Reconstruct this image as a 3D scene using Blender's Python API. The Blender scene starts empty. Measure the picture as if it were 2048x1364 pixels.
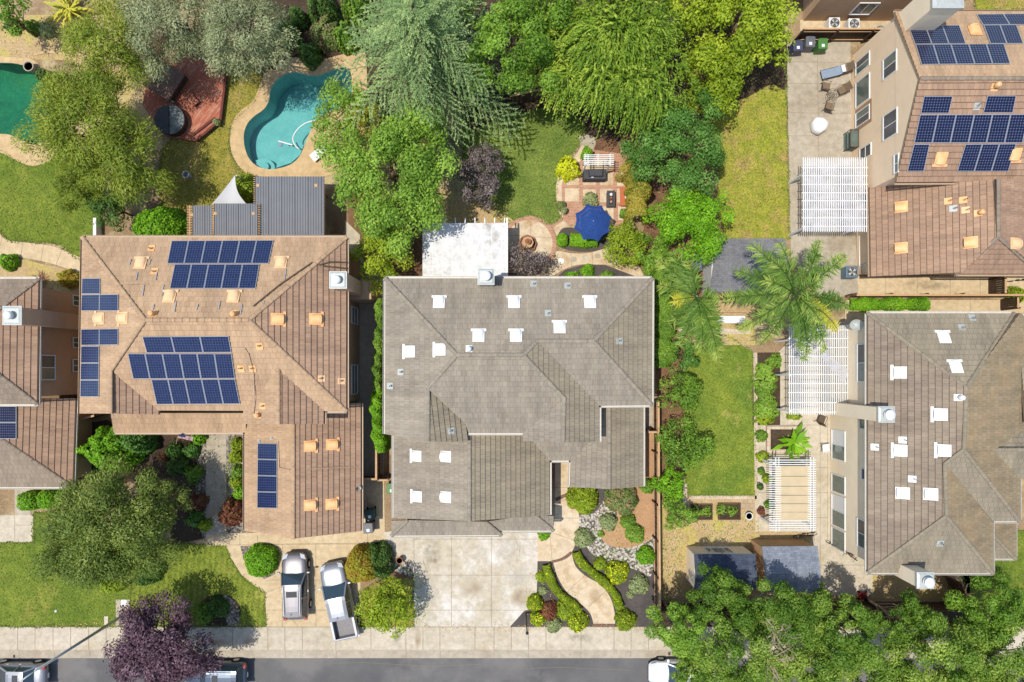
import bpy, bmesh, math, random
import numpy as np
from mathutils import Vector, Matrix
from mathutils.geometry import tessellate_polygon
scene = bpy.context.scene
COL = scene.collection
RNG = random.Random(5)
# the ground is surveyed on a plan of 28 units to the metre; the drone hovers 48.8 m above the point (1024, 740) of that plan
S, H, CX, CY = 28.0, 48.8, 1024.0, 740.0
F = S * H
def P(px, py, z=0.0):
    k = (H - z) / F
    return Vector(((px - CX) * k, (CY - py) * k, z))
def R(d): return math.radians(d)
def lin(c):
    c /= 255.0
    return c / 12.92 if c <= 0.04045 else ((c + 0.055) / 1.055) ** 2.4
KA = 0.64
def rgb(r, g, b, k=None):
    k = KA if k is None else k
    return tuple(min(0.85, lin(v) * k) for v in (r, g, b)) + (1.0,)

# ---------------------------------------------------------------- materials
class NT:
    def __init__(s, name):
        s.m = bpy.data.materials.new(name); s.m.use_nodes = True
        s.t = s.m.node_tree; s.t.nodes.clear()
        s.out = s.n('ShaderNodeOutputMaterial')
    def n(s, typ, **kw):
        nd = s.t.nodes.new(typ)
        for k, v in kw.items(): setattr(nd, k, v)
        return nd
    def l(s, a, b): s.t.links.new(a, b)
    def setv(s, sock, v):
        if hasattr(v, 'is_output'): s.l(v, sock)
        else: sock.default_value = v
    def math(s, op, a, b=0.0, c=0.0):
        nd = s.n('ShaderNodeMath', operation=op)
        for i, v in enumerate((a, b, c)): s.setv(nd.inputs[i], v)
        return nd.outputs[0]
    def noise(s, vec, scale, detail=3.0, rough=0.55):
        nd = s.n('ShaderNodeTexNoise'); s.l(vec, nd.inputs['Vector'])
        nd.inputs['Scale'].default_value = scale; nd.inputs['Detail'].default_value = detail
        nd.inputs['Roughness'].default_value = rough
        return nd.outputs[0]
    def ramp(s, fac, stops, interp='LINEAR'):
        nd = s.n('ShaderNodeValToRGB'); nd.color_ramp.interpolation = interp
        e = nd.color_ramp.elements
        while len(e) > 1: e.remove(e[-1])
        e[0].position, e[0].color = stops[0]
        for p, c in stops[1:]:
            q = e.new(p); q.color = c
        s.setv(nd.inputs[0], fac); return nd.outputs[0]
    def mix(s, fac, a, b, mode='MIX'):
        nd = s.n('ShaderNodeMix', data_type='RGBA', blend_type=mode)
        s.setv(nd.inputs[0], fac); s.setv(nd.inputs[6], a); s.setv(nd.inputs[7], b)
        return nd.outputs[2]
    def scale(s, col, v):
        nd = s.n('ShaderNodeVectorMath', operation='SCALE')
        s.setv(nd.inputs[0], col); s.setv(nd.inputs[3], v); return nd.outputs[0]
    def bump(s, h, strength=0.3, dist=0.02):
        nd = s.n('ShaderNodeBump'); s.l(h, nd.inputs['Height'])
        nd.inputs['Strength'].default_value = strength; nd.inputs['Distance'].default_value = dist
        return nd.outputs[0]
    def bsdf(s, col, rough=0.8, spec=0.3, metal=0.0, normal=None, **kw):
        b = s.n('ShaderNodeBsdfPrincipled')
        s.setv(b.inputs['Base Color'], col); s.setv(b.inputs['Roughness'], rough)
        b.inputs['Specular IOR Level'].default_value = spec; b.inputs['Metallic'].default_value = metal
        if normal is not None: s.l(normal, b.inputs['Normal'])
        for k, v in kw.items(): s.setv(b.inputs[k.replace('_', ' ')], v)
        s.l(b.outputs[0], s.out.inputs[0]); return b
    def pos(s): return s.n('ShaderNodeNewGeometry').outputs['Position']
    def uv(s): return s.n('ShaderNodeUVMap').outputs[0]
    def mapv(s, vec, scale=(1, 1, 1), rot=(0, 0, 0)):
        nd = s.n('ShaderNodeMapping'); s.l(vec, nd.inputs[0])
        nd.inputs['Scale'].default_value = scale; nd.inputs['Rotation'].default_value = rot
        return nd.outputs[0]
BLK = (0, 0, 0, 1); WHT = (1, 1, 1, 1)
def gv(a, b): return ((0.0, (a, a, a, 1)), (1.0, (b, b, b, 1)))

def m_plain(name, c, rough=0.6, spec=0.4, metal=0.0, var=0.12, sc=6.0, bump=0.0):
    t = NT(name); p = t.n('ShaderNodeTexCoord').outputs['Object']
    n1 = t.noise(p, sc, 4)
    col = t.mix(1.0, c, t.ramp(n1, ((0.25, (1 - var,) * 3 + (1,)), (0.75, (1 + var,) * 3 + (1,)))), 'MULTIPLY')
    t.bsdf(col, rough, spec, metal, t.bump(t.noise(p, sc * 6, 3), bump) if bump else None)
    return t.m
def m_ground(name, c1, c2, s1=0.5, s2=9.0, fine=0.25, rough=0.9, bump=0.3, c3=None, s3=0.25, thr=(0.5, 0.62), spec=0.2, d1=5.0):
    """two colours in large patches, optional third in blotches, fine grain on top"""
    t = NT(name); p = t.pos()
    col = t.mix(t.ramp(t.noise(p, s1, d1, 0.6), ((0.36, BLK), (0.64, WHT))), c1, c2)
    if c3: col = t.mix(t.ramp(t.noise(p, s3, 6, 0.65), ((thr[0], BLK), (thr[1], WHT))), col, c3)
    g = t.noise(p, s2, 4, 0.65)
    col = t.mix(1.0, col, t.ramp(g, ((0.28, (1 - fine,) * 3 + (1,)), (0.72, (1 + fine,) * 3 + (1,)))), 'MULTIPLY')
    t.bsdf(col, rough, spec, 0, t.bump(g, bump, 0.03))
    return t.m
def m_lawn(name, c1, c2, c3, s1=0.45, s3=0.35, thr=(0.52, 0.68), stripes=0.0):
    t = NT(name); p = t.pos()
    col = t.mix(t.ramp(t.noise(p, s1, 5, 0.6), ((0.35, BLK), (0.65, WHT))), c1, c2)
    col = t.mix(t.ramp(t.noise(p, s3, 6, 0.7), ((thr[0], BLK), (thr[1], WHT))), col, c3)
    g = t.noise(p, 8.0, 6, 0.8); g2 = t.noise(p, 1.3, 7, 0.8)
    col = t.mix(1.0, col, t.ramp(g, ((0.38, (0.62, 0.66, 0.56, 1)), (0.62, (1.5, 1.42, 1.36, 1)))), 'MULTIPLY')
    col = t.mix(1.0, col, t.ramp(g2, ((0.38, (0.8, 0.84, 0.76, 1)), (0.62, (1.3, 1.22, 1.18, 1)))), 'MULTIPLY')
    if stripes:
        w = t.n('ShaderNodeTexWave', wave_type='BANDS'); t.l(t.mapv(p, (1, 0.25, 1), (0, 0, 0.25)), w.inputs[0])
        w.inputs['Scale'].default_value = 0.8; w.inputs['Distortion'].default_value = 1.5
        col = t.mix(stripes, col, t.mix(1.0, col, t.ramp(w.outputs[1], gv(0.75, 1.3)), 'MULTIPLY'))
    t.bsdf(col, 0.9, 0.15, 0, t.bump(g, 0.6, 0.06))
    return t.m
def m_concrete(name, c1, c2, stain, thr=(0.55, 0.75), s3=0.3, fine=0.07):
    t = NT(name); p = t.pos()
    col = t.mix(t.ramp(t.noise(p, 0.35, 6, 0.65), ((0.35, BLK), (0.66, WHT))), c1, c2)
    col = t.mix(t.ramp(t.noise(t.mapv(p, (1, 1, 1), (0.3, 0, 1.0)), s3, 7, 0.7), ((thr[0], BLK), (thr[1], WHT))), col, stain)
    g = t.noise(p, 22, 4, 0.7); g2 = t.noise(p, 2.4, 5, 0.7)
    col = t.mix(1.0, col, t.ramp(g, ((0.3, (1 - fine,) * 3 + (1,)), (0.7, (1 + fine,) * 3 + (1,)))), 'MULTIPLY')
    col = t.mix(1.0, col, t.ramp(g2, ((0.36, (0.85, 0.84, 0.82, 1)), (0.62, (1.09, 1.08, 1.07, 1)))), 'MULTIPLY')
    t.bsdf(col, 0.85, 0.25, 0, t.bump(g, 0.15, 0.01))
    return t.m
def m_tile(name, c1, c2, c3, joint_or_shade, w=0.31, h=0.36, var=0.10, msize=0.011, moss=None):
    c1, c2, c3, joint_or_shade = [tuple(min(.8, v * 1.16) for v in c[:3]) + (1,) for c in (c1, c2, c3, joint_or_shade)]
    joint_or_shade = tuple(joint_or_shade[i] * .6 + c2[i] * .4 for i in range(3)) + (1,)  # tile joints, darkened to paint in the shadow under each course
    if moss: moss = tuple(min(.8, v * 1.16) for v in moss[:3]) + (1,)
    t = NT(name); uv = t.uv()
    b = t.n('ShaderNodeTexBrick'); t.l(uv, b.inputs['Vector'])
    b.inputs['Color1'].default_value = c1; b.inputs['Color2'].default_value = c2; b.inputs['Mortar'].default_value = joint_or_shade
    b.inputs['Scale'].default_value = 1; b.inputs['Mortar Size'].default_value = msize; b.inputs['Mortar Smooth'].default_value = 0.3
    b.inputs['Bias'].default_value = -0.1; b.inputs['Brick Width'].default_value = w; b.inputs['Row Height'].default_value = h
    col = b.outputs[0]
    col = t.mix(t.ramp(t.noise(uv, 0.35, 6, 0.7), ((0.45, BLK), (0.72, (0.75,) * 3 + (1,)))), col, c3)
    if moss: col = t.mix(t.ramp(t.noise(t.mapv(uv, (0.6, 1.6, 1)), 0.8, 6, 0.7), ((0.52, BLK), (0.74, (0.4,) * 3 + (1,)))), col, moss)
    g = t.noise(t.mapv(uv, (7, 1.6, 1)), 2.2, 4, 0.7)
    col = t.mix(1.0, col, t.ramp(g, ((0.3, (1 - var,) * 3 + (1,)), (0.7, (1 + var,) * 3 + (1,)))), 'MULTIPLY')
    st = t.noise(t.mapv(uv, (1.5, 0.13, 1)), 1.0, 6, 0.7); bl = t.noise(uv, 0.16, 5, 0.6)
    col = t.mix(1.0, col, t.ramp(st, ((0.36, (0.8, 0.8, 0.81, 1)), (0.6, (1.07, 1.06, 1.05, 1)))), 'MULTIPLY')
    col = t.mix(1.0, col, t.ramp(bl, ((0.4, (0.92, 0.92, 0.93, 1)), (0.6, (1.07, 1.07, 1.06, 1)))), 'MULTIPLY')
    t.bsdf(col, 0.85, 0.25, 0, t.bump(b.outputs[1], -0.2, 0.02))
    return t.m
def m_brick(name, c1, c2, c3, joint_or_shade, w=0.22, h=0.11, rot=0.0):
    t = NT(name); p = t.mapv(t.pos(), (1, 1, 1), (0, 0, rot))
    b = t.n('ShaderNodeTexBrick'); t.l(p, b.inputs['Vector'])
    b.inputs['Color1'].default_value = c1; b.inputs['Color2'].default_value = c2; b.inputs['Mortar'].default_value = joint_or_shade
    b.inputs['Scale'].default_value = 1; b.inputs['Mortar Size'].default_value = 0.012; b.inputs['Brick Width'].default_value = w
    b.inputs['Row Height'].default_value = h; b.inputs['Bias'].default_value = 0.0
    col = t.mix(t.ramp(t.noise(p, 1.2, 5, 0.7), ((0.45, BLK), (0.65, WHT))), b.outputs[0], c3)
    t.bsdf(t.mix(0.6, col, b.outputs[0]), 0.85, 0.25, 0, t.bump(t.noise(p, 20, 3), 0.2, 0.01))
    return t.m
def m_solar(name, c1, c2, line, lw=0.055, dots=False):
    t = NT(name); sx = t.n('ShaderNodeSeparateXYZ'); t.l(t.uv(), sx.inputs[0])
    fu, fv = t.math('FRACT', sx.outputs[0]), t.math('FRACT', sx.outputs[1])
    du = t.math('ABSOLUTE', t.math('SUBTRACT', fu, 0.5)); dv = t.math('ABSOLUTE', t.math('SUBTRACT', fv, 0.5))
    ln = t.math('GREATER_THAN', t.math('MAXIMUM', du, dv), 0.5 - lw)
    if dots: ln = t.math('MAXIMUM', t.math('MULTIPLY', ln, 0.35), t.math('GREATER_THAN', t.math('ADD', du, dv), 0.83))
    cell = t.n('ShaderNodeTexWhiteNoise', noise_dimensions='2D')
    fl = t.n('ShaderNodeVectorMath', operation='FLOOR'); t.l(t.uv(), fl.inputs[0]); t.l(fl.outputs[0], cell.inputs[0])
    col = t.mix(cell.outputs[0], c1, c2)
    col = t.mix(t.ramp(t.noise(t.pos(), 0.7, 4), ((0.4, BLK), (0.7, (0.5,) * 3 + (1,)))), col, c2)
    t.bsdf(t.mix(ln, col, line), 0.22, 0.5)
    return t.m
def m_leaf(name, c0, c1, c2, trans=0.28, rough=0.55):
    t = NT(name); a = t.n('ShaderNodeAttribute', attribute_name='tint')
    col = t.ramp(a.outputs['Fac'], ((0.0, c0), (0.5, c1), (1.0, c2)))
    b = t.bsdf(col, rough, 0.25)
    tr = t.n('ShaderNodeBsdfTranslucent'); t.l(t.scale(col, 1.25), tr.inputs[0])
    mx = t.n('ShaderNodeMixShader'); mx.inputs[0].default_value = trans
    t.l(b.outputs[0], mx.inputs[1]); t.l(tr.outputs[0], mx.inputs[2]); t.l(mx.outputs[0], t.out.inputs[0])
    return t.m
def m_water(name, tintc, rough=0.03):
    t = NT(name); p = t.pos()
    tr = t.n('ShaderNodeBsdfTransparent'); tr.inputs[0].default_value = tintc
    gl = t.n('ShaderNodeBsdfGlossy'); gl.inputs['Roughness'].default_value = rough
    t.l(t.bump(t.noise(p, 3.2, 4), 0.35, 0.06), gl.inputs['Normal'])
    fr = t.n('ShaderNodeFresnel'); fr.inputs[0].default_value = 1.33
    mx = t.n('ShaderNodeMixShader'); t.l(fr.outputs[0], mx.inputs[0]); t.l(tr.outputs[0], mx.inputs[1]); t.l(gl.outputs[0], mx.inputs[2])
    t.l(mx.outputs[0], t.out.inputs[0]); return t.m
def m_paint(name, c, metal=0.5, rough=0.28, coat=0.6):
    t = NT(name); p = t.n('ShaderNodeTexCoord').outputs['Object']
    col = t.mix(1.0, c, t.ramp(t.noise(p, 1.8, 4), gv(0.9, 1.1)), 'MULTIPLY')
    t.bsdf(col, rough, 0.5, metal, None, Coat_Weight=coat); return t.m
def m_pebble(name, cols, sc=7.0):
    t = NT(name); p = t.pos()
    v = t.n('ShaderNodeTexVoronoi'); t.l(p, v.inputs['Vector']); v.inputs['Scale'].default_value = sc
    sp = t.n('ShaderNodeSeparateColor'); t.l(v.outputs['Color'], sp.inputs[0])
    col = t.ramp(sp.outputs[0], tuple((i / (len(cols) - 1), c) for i, c in enumerate(cols)))
    col = t.mix(t.ramp(v.outputs['Distance'], ((0.45, BLK), (0.75, WHT))), col, rgb(90, 84, 74))
    t.bsdf(col, 0.8, 0.3, 0, t.bump(v.outputs['Distance'], -0.9, 0.06)); return t.m
def m_wood(name, c1, c2, c3, w=0.14, rot=0.0, grain=1.0):
    """boards side by side along x after the rotation"""
    t = NT(name); p = t.mapv(t.pos(), (1, 1, 1), (0, 0, rot))
    sx = t.n('ShaderNodeSeparateXYZ'); t.l(p, sx.inputs[0])
    q = t.math('DIVIDE', sx.outputs[0], w)
    wn = t.n('ShaderNodeTexWhiteNoise', noise_dimensions='1D'); t.l(t.math('FLOOR', q), wn.inputs['W'])
    col = t.mix(wn.outputs[0], c1, c2)
    col = t.mix(t.ramp(t.noise(t.mapv(p, (3, 0.5, 3)), 2, 5, 0.7), ((0.5, BLK), (0.72, WHT))), col, c3)
    gap = t.math('LESS_THAN', t.math('FRACT', q), 0.09)
    t.bsdf(t.mix(gap, col, t.scale(col, 0.35)), 0.85, 0.2); return t.m

# ---------------------------------------------------------------- mesh helpers
def world_off(par):
    o = Vector((0, 0, 0))
    while par is not None: o += Vector(par.location); par = par.parent
    return o
def finish(o, parent, base=True):
    COL.objects.link(o)
    if parent is not None: o.parent = parent
    return o
class MB:
    def __init__(s): s.v = []; s.f = []; s.mi = []; s.uvs = {}
    def face(s, pts, m=0, uv=None):
        i = len(s.v); s.v += [tuple(p) for p in pts]; s.f.append(tuple(range(i, i + len(pts)))); s.mi.append(m)
        if uv: s.uvs[len(s.f) - 1] = uv
        return s
    def hexa(s, b, t, m=0):
        i = len(s.v); n = len(b); s.v += [tuple(p) for p in b] + [tuple(p) for p in t]
        s.f.append(tuple(range(i + n - 1, i - 1, -1))); s.mi.append(m)
        s.f.append(tuple(range(i + n, i + 2 * n))); s.mi.append(m)
        for k in range(n):
            j = (k + 1) % n; s.f.append((i + k, i + j, i + n + j, i + n + k)); s.mi.append(m)
        return s
    def box(s, c, d, m=0, rz=0.0, tap=1.0):
        hx, hy = d[0] / 2, d[1] / 2; ca, sa = math.cos(rz), math.sin(rz)
        q = [(-hx, -hy), (hx, -hy), (hx, hy), (-hx, hy)]
        f = lambda k, z: [(c[0] + (x * ca - y * sa) * k, c[1] + (x * sa + y * ca) * k, z) for x, y in q]
        return s.hexa(f(1, c[2]), f(tap, c[2] + d[2]), m)
    def prism(s, poly, z0, z1, m=0):
        a = sum(poly[i][0] * poly[(i + 1) % len(poly)][1] - poly[(i + 1) % len(poly)][0] * poly[i][1] for i in range(len(poly)))
        if a < 0: poly = poly[::-1]
        return s.hexa([(p[0], p[1], z0) for p in poly], [(p[0], p[1], z1) for p in poly], m)
    def tube(s, pts, r, n=8, m=0, r1=None, cap=True):
        pts = [Vector(p) for p in pts]; i0 = len(s.v); k = len(pts)
        for a, p in enumerate(pts):
            d = (pts[min(a + 1, k - 1)] - pts[max(a - 1, 0)]).normalized()
            u = d.cross(Vector((0, 0, 1)) if abs(d.z) < 0.95 else Vector((1, 0, 0))).normalized(); w = d.cross(u)
            rr = r if r1 is None else r + (r1 - r) * a / (k - 1)
            for j in range(n):
                t = 2 * math.pi * j / n; s.v.append(tuple(p + (u * math.cos(t) + w * math.sin(t)) * rr))
        for a in range(k - 1):
            for j in range(n):
                x, y = i0 + a * n + j, i0 + a * n + (j + 1) % n
                s.f.append((x, y, y + n, x + n)); s.mi.append(m)
        if cap:
            s.f.append(tuple(range(i0 + n - 1, i0 - 1, -1))); s.mi.append(m)
            s.f.append(tuple(range(i0 + (k - 1) * n, i0 + k * n))); s.mi.append(m)
        return s
    def bar(s, a, b, w, h, m=0):
        """box beam between two points; w across, h up"""
        a, b = Vector(a), Vector(b); d = (b - a).normalized()
        u = d.cross(Vector((0, 0, 1)))
        u = u.normalized() if u.length > 1e-4 else Vector((1, 0, 0)); w2 = u * (w / 2); h2 = u.cross(d) * (h / 2)
        q = lambda p: [p - w2 - h2, p + w2 - h2, p + w2 + h2, p - w2 + h2]
        return s.hexa(q(a), q(b), m)
    def lathe(s, prof, c=(0, 0, 0), n=24, m=0, jit=None, sx=1.0, sy=1.0):
        i0 = len(s.v)
        for r, z in prof:
            for j in range(n):
                t = 2 * math.pi * j / n; q = r * (jit(t) if jit else 1)
                s.v.append((c[0] + q * math.cos(t) * sx, c[1] + q * math.sin(t) * sy, c[2] + z))
        for a in range(len(prof) - 1):
            for j in range(n):
                x, y = i0 + a * n + j, i0 + a * n + (j + 1) % n
                s.f.append((x, y, y + n, x + n)); s.mi.append(m)
        s.f.append(tuple(range(i0 + n - 1, i0 - 1, -1))); s.mi.append(m)
        k = i0 + (len(prof) - 1) * n; s.f.append(tuple(range(k, k + n))); s.mi.append(m)
        return s
    def build(s, name, mats, parent=None, world=True, smooth=False, bevel=0.0, origin=None):
        me = bpy.data.meshes.new(name)
        v = s.v
        off = Vector((0, 0, 0)); loc = None
        if world:
            if parent is not None: off = world_off(parent)
            else:
                xs = [p[0] for p in v]; ys = [p[1] for p in v]; zs = [p[2] for p in v]
                off = Vector(((min(xs) + max(xs)) / 2, (min(ys) + max(ys)) / 2, min(zs))); loc = off
        v = [(p[0] - off[0], p[1] - off[1], p[2] - off[2]) for p in v]
        me.from_pydata(v, [], s.f)
        for m in (mats if isinstance(mats, (list, tuple)) else [mats]): me.materials.append(m)
        me.polygons.foreach_set('material_index', s.mi)
        if s.uvs:
            L = me.uv_layers.new(name='UVMap')
            for fi, uv in s.uvs.items():
                for li, c in zip(me.polygons[fi].loop_indices, uv): L.data[li].uv = c
        if smooth: me.polygons.foreach_set('use_smooth', [True] * len(s.f))
        o = bpy.data.objects.new(name, me)
        if loc is not None: o.location = loc
        finish(o, parent)
        if bevel:
            b = o.modifiers.new('bevel', 'BEVEL'); b.width = bevel; b.segments = 2; b.limit_method = 'ANGLE'
        return o
def thing(name, label, cat, loc=(0, 0, 0), rz=0.0, group=None):
    o = bpy.data.objects.new(name, None); o.empty_display_size = 0.3
    COL.objects.link(o); o.location = loc; o.rotation_euler = (0, 0, rz)
    return tag(o, label, cat, group)
def tag(o, label, cat, group=None):
    o['label'] = label; o['category'] = cat
    if group: o['group'] = group
    return o
def kids(o): return [c for c in COL.objects if c.parent == o]
def dup(o, loc, rz=0.0, label=None, parent=None):
    def cp(x, par):
        c = x.copy(); COL.objects.link(c); c.parent = par
        for ch in kids(x): cp(ch, c)
        return c
    c = cp(o, parent); c.location = loc; c.rotation_euler = (0, 0, rz)
    if label: c['label'] = label
    return c
def sm(pts, n=5, closed=True):
    out = []; k = len(pts)
    for i in range(k if closed else k - 1):
        g = lambda j: Vector(pts[j % k] if closed else pts[max(0, min(k - 1, j))]).to_2d() if len(pts[0]) > 2 else Vector(pts[j % k] if closed else pts[max(0, min(k - 1, j))])
        p0, p1, p2, p3 = g(i - 1), g(i), g(i + 1), g(i + 2)
        for a in range(n):
            t = a / n
            q = 0.5 * ((2 * p1) + (p2 - p0) * t + (2 * p0 - 5 * p1 + 4 * p2 - p3) * t * t + (3 * p1 - p0 - 3 * p2 + p3) * t ** 3)
            out.append((q[0], q[1]))
    if not closed: out.append(tuple(pts[-1][:2]))
    return out
def pw(pts, z=0.0): return [P(a, b, z) for a, b in pts]
def sheet(name, pts, z, mat, holes=(), kind='structure', joints=(), jm=None, jw=0.024, thick=0.0):
    """flat ground patch from plan points; holes cut out; joints are thin strips laid 3 mm higher"""
    bm = bmesh.new(); edges = []
    for loop in [pts] + list(holes):
        vs = [bm.verts.new(P(a, b, 0) + Vector((0, 0, z))) for a, b in loop]
        for i in range(len(vs)): edges.append(bm.edges.new((vs[i], vs[(i + 1) % len(vs)])))
    bmesh.ops.triangle_fill(bm, use_beauty=True, use_dissolve=False, edges=edges)
    for f in bm.faces:
        if f.normal.z < 0: f.normal_flip()
    if thick:
        es = [e for e in bm.edges if len(e.link_faces) == 1]
        r = bmesh.ops.extrude_edge_only(bm, edges=es)
        for v in r['geom']:
            if isinstance(v, bmesh.types.BMVert): v.co.z -= thick
    for a, b in joints:
        A, B = P(*a), P(*b); d = (B - A).normalized(); u = Vector((-d.y, d.x, 0)) * jw / 2; zz = Vector((0, 0, z + 0.003))
        f = bm.faces.new([bm.verts.new(q + zz) for q in (A - u, B - u, B + u, A + u)]); f.material_index = 1
        if f.normal.z < 0: f.normal_flip()
    me = bpy.data.meshes.new(name); bm.to_mesh(me); bm.free(); me.materials.append(mat)
    if joints: me.materials.append(jm)
    o = bpy.data.objects.new(name, me); COL.objects.link(o)
    if kind: o['kind'] = kind
    return o
def inset(poly, d):
    """move every edge of a polygon inwards by d"""
    n = len(poly); a = sum(poly[i][0] * poly[(i + 1) % n][1] - poly[(i + 1) % n][0] * poly[i][1] for i in range(n))
    sg = 1 if a > 0 else -1; out = []
    for i in range(n):
        p0, p1, p2 = (Vector(poly[j % n][:2]) for j in (i - 1, i, i + 1))
        e1, e2 = (p1 - p0).normalized(), (p2 - p1).normalized()
        n1, n2 = Vector((-e1.y, e1.x)) * sg, Vector((-e2.y, e2.x)) * sg
        b = n1 + n2; L = b.length
        q = p1 + n1 * d if L < 0.2 else p1 + b * (d / (1 + n1.dot(n2)))
        out.append((q.x, q.y))
    return out
def ell(cx, cy, rx, ry, n=28, a0=0, a1=2 * math.pi):
    return [(cx + rx * math.cos(a0 + (a1 - a0) * i / n), cy + ry * math.sin(a0 + (a1 - a0) * i / n)) for i in range(n if abs(a1 - a0 - 2 * math.pi) < 1e-6 else n + 1)]
# ---------------------------------------------------------------- palette
M = {}
M['soil'] = m_ground('soil', rgb(186, 160, 124), rgb(150, 122, 92), 0.35, 9, 0.3, c3=rgb(205, 186, 142), s3=0.5)
M['soil_or_shade'] = m_ground('dark_soil_or_shade', rgb(92, 76, 60), rgb(70, 56, 44), 0.8, 8, 0.4)  # dark soil, also laid where tree shade is painted on the ground
M['dry'] = m_ground('dry_grass_soil', rgb(212, 184, 142), rgb(196, 168, 118), 0.5, 7, 0.28, c3=rgb(206, 188, 112), s3=0.6)
M['mulch'] = m_ground('dark_mulch', rgb(104, 96, 92), rgb(86, 80, 76), 1.0, 16, 0.35)
M['bark'] = m_ground('bark_mulch', rgb(150, 112, 84), rgb(120, 88, 66), 0.9, 13, 0.45)
M['tanmulch'] = m_ground('tan_gravel', rgb(206, 164, 124), rgb(194, 150, 110), 0.6, 18, 0.22)
M['pebble'] = m_pebble('pebbles', [rgb(236, 230, 220), rgb(190, 176, 160), rgb(225, 214, 196), rgb(160, 146, 132), rgb(244, 240, 232)])
M['pebble_dark'] = m_pebble('grey_pebbles', [rgb(170, 160, 146), rgb(120, 108, 96), rgb(196, 184, 166), rgb(140, 126, 110)])
M['lawn_a'] = m_lawn('lush_lawn', rgb(98, 122, 44), rgb(124, 140, 56), rgb(154, 148, 76), 0.3, 0.22, (0.55, 0.7))
M['lawn_b'] = m_lawn('mid_green_lawn', rgb(102, 126, 58), rgb(126, 144, 70), rgb(162, 154, 100), 0.4, 0.3, (0.6, 0.75))  # mid green with paler dry patches
M['lawn_dry'] = m_lawn('dry_lawn', rgb(150, 142, 66), rgb(136, 136, 58), rgb(178, 156, 100), 0.5, 0.5, (0.48, 0.66))
M['lawn_y'] = m_lawn('yellow_lawn', rgb(160, 158, 72), rgb(150, 158, 60), rgb(178, 152, 104), 0.4, 0.7, (0.5, 0.68))
M['lawn_r'] = m_lawn('patchy_lawn', rgb(104, 132, 52), rgb(138, 152, 60), rgb(180, 164, 104), 0.28, 0.35, (0.58, 0.72))
M['lawn_f'] = m_lawn('striped_lawn', rgb(132, 144, 58), rgb(112, 130, 48), rgb(170, 164, 92), 0.35, 0.3, (0.55, 0.7), 0.5)
M['conc'] = m_concrete('pale_concrete', rgb(226, 214, 192), rgb(208, 196, 172), rgb(196, 176, 142))
M['conc_w'] = m_concrete('bleached_concrete', rgb(222, 211, 190), rgb(208, 196, 170), rgb(240, 234, 224), (0.48, 0.64), 0.45)
M['conc_y'] = m_concrete('warm_concrete', rgb(232, 210, 172), rgb(220, 196, 156), rgb(196, 166, 124), (0.6, 0.8))
M['conc_g'] = m_concrete('grey_concrete', rgb(204, 192, 172), rgb(188, 176, 154), rgb(168, 154, 130))
M['conc_p'] = m_concrete('stained_cream_concrete', rgb(240, 222, 192), rgb(228, 204, 168), rgb(206, 170, 126), (0.5, 0.7), 0.8)
M['deckc'] = m_concrete('pool_deck_concrete', rgb(226, 196, 148), rgb(214, 182, 134), rgb(190, 154, 110), (0.58, 0.8))
M['joint'] = m_plain('joint_dirt', rgb(150, 136, 114), 0.95, 0.1)
M['road'] = m_ground('asphalt', rgb(120, 118, 116), rgb(104, 102, 102), 0.35, 26, 0.22, c3=rgb(134, 130, 126), s3=0.16, bump=0.2)
M['brickp'] = m_brick('patio_brick', rgb(206, 150, 118), rgb(180, 118, 90), rgb(218, 176, 146), rgb(210, 186, 160))
M['brickp2'] = m_brick('patio_brick_turned', rgb(206, 150, 118), rgb(180, 118, 90), rgb(218, 176, 146), rgb(210, 186, 160), rot=R(55))
M['brickd'] = m_brick('dark_brick_edging', rgb(134, 92, 76), rgb(110, 78, 66), rgb(150, 112, 92), rgb(150, 134, 116), 0.11, 0.22)
M['paver'] = m_brick('stone_pavers', rgb(206, 184, 150), rgb(186, 160, 124), rgb(226, 206, 176), rgb(150, 124, 92), 0.34, 0.34)
M['stone'] = m_brick('pale_stone_edging', rgb(232, 214, 190), rgb(214, 190, 160), rgb(240, 228, 210), rgb(186, 162, 134), 0.3, 0.3)
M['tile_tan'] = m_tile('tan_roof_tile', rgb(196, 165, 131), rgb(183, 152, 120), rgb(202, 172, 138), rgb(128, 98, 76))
M['tile_grey'] = m_tile('taupe_roof_tile', rgb(163, 153, 136), rgb(150, 140, 123), rgb(171, 161, 143), rgb(104, 97, 86))
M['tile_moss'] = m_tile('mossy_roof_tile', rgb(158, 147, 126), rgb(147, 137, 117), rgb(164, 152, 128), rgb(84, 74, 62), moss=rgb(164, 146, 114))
M['tile_warm'] = m_tile('warm_grey_roof_tile', rgb(158, 142, 124), rgb(142, 127, 110), rgb(154, 140, 118), rgb(92, 80, 68), moss=rgb(160, 148, 122))
M['tile_orange'] = m_tile('ochre_lichen_roof_tile', rgb(158, 142, 114), rgb(142, 128, 102), rgb(168, 142, 106), rgb(100, 86, 66), moss=rgb(182, 144, 94))
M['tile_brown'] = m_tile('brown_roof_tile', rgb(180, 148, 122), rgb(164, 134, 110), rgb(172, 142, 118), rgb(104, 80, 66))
M['shingle'] = m_tile('grey_shingle', rgb(140, 140, 142), rgb(120, 120, 122), rgb(150, 150, 150), rgb(96, 96, 98), 0.3, 0.14, 0.2, 0.01)
M['shingle_shaded'] = m_tile('shingle_with_painted_shade', rgb(84, 94, 112), rgb(66, 76, 94), rgb(100, 108, 122), rgb(52, 58, 70), 0.3, 0.15, 0.2, 0.01)  # shingle with the grove's shade put into its colour
M['shingle_b'] = m_tile('blue_grey_shingle', rgb(150, 158, 170), rgb(124, 132, 146), rgb(170, 176, 184), rgb(112, 118, 130), 0.3, 0.15, 0.2, 0.01)
M['fascia'] = m_plain('fascia_board', rgb(176, 152, 124), 0.7)
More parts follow.
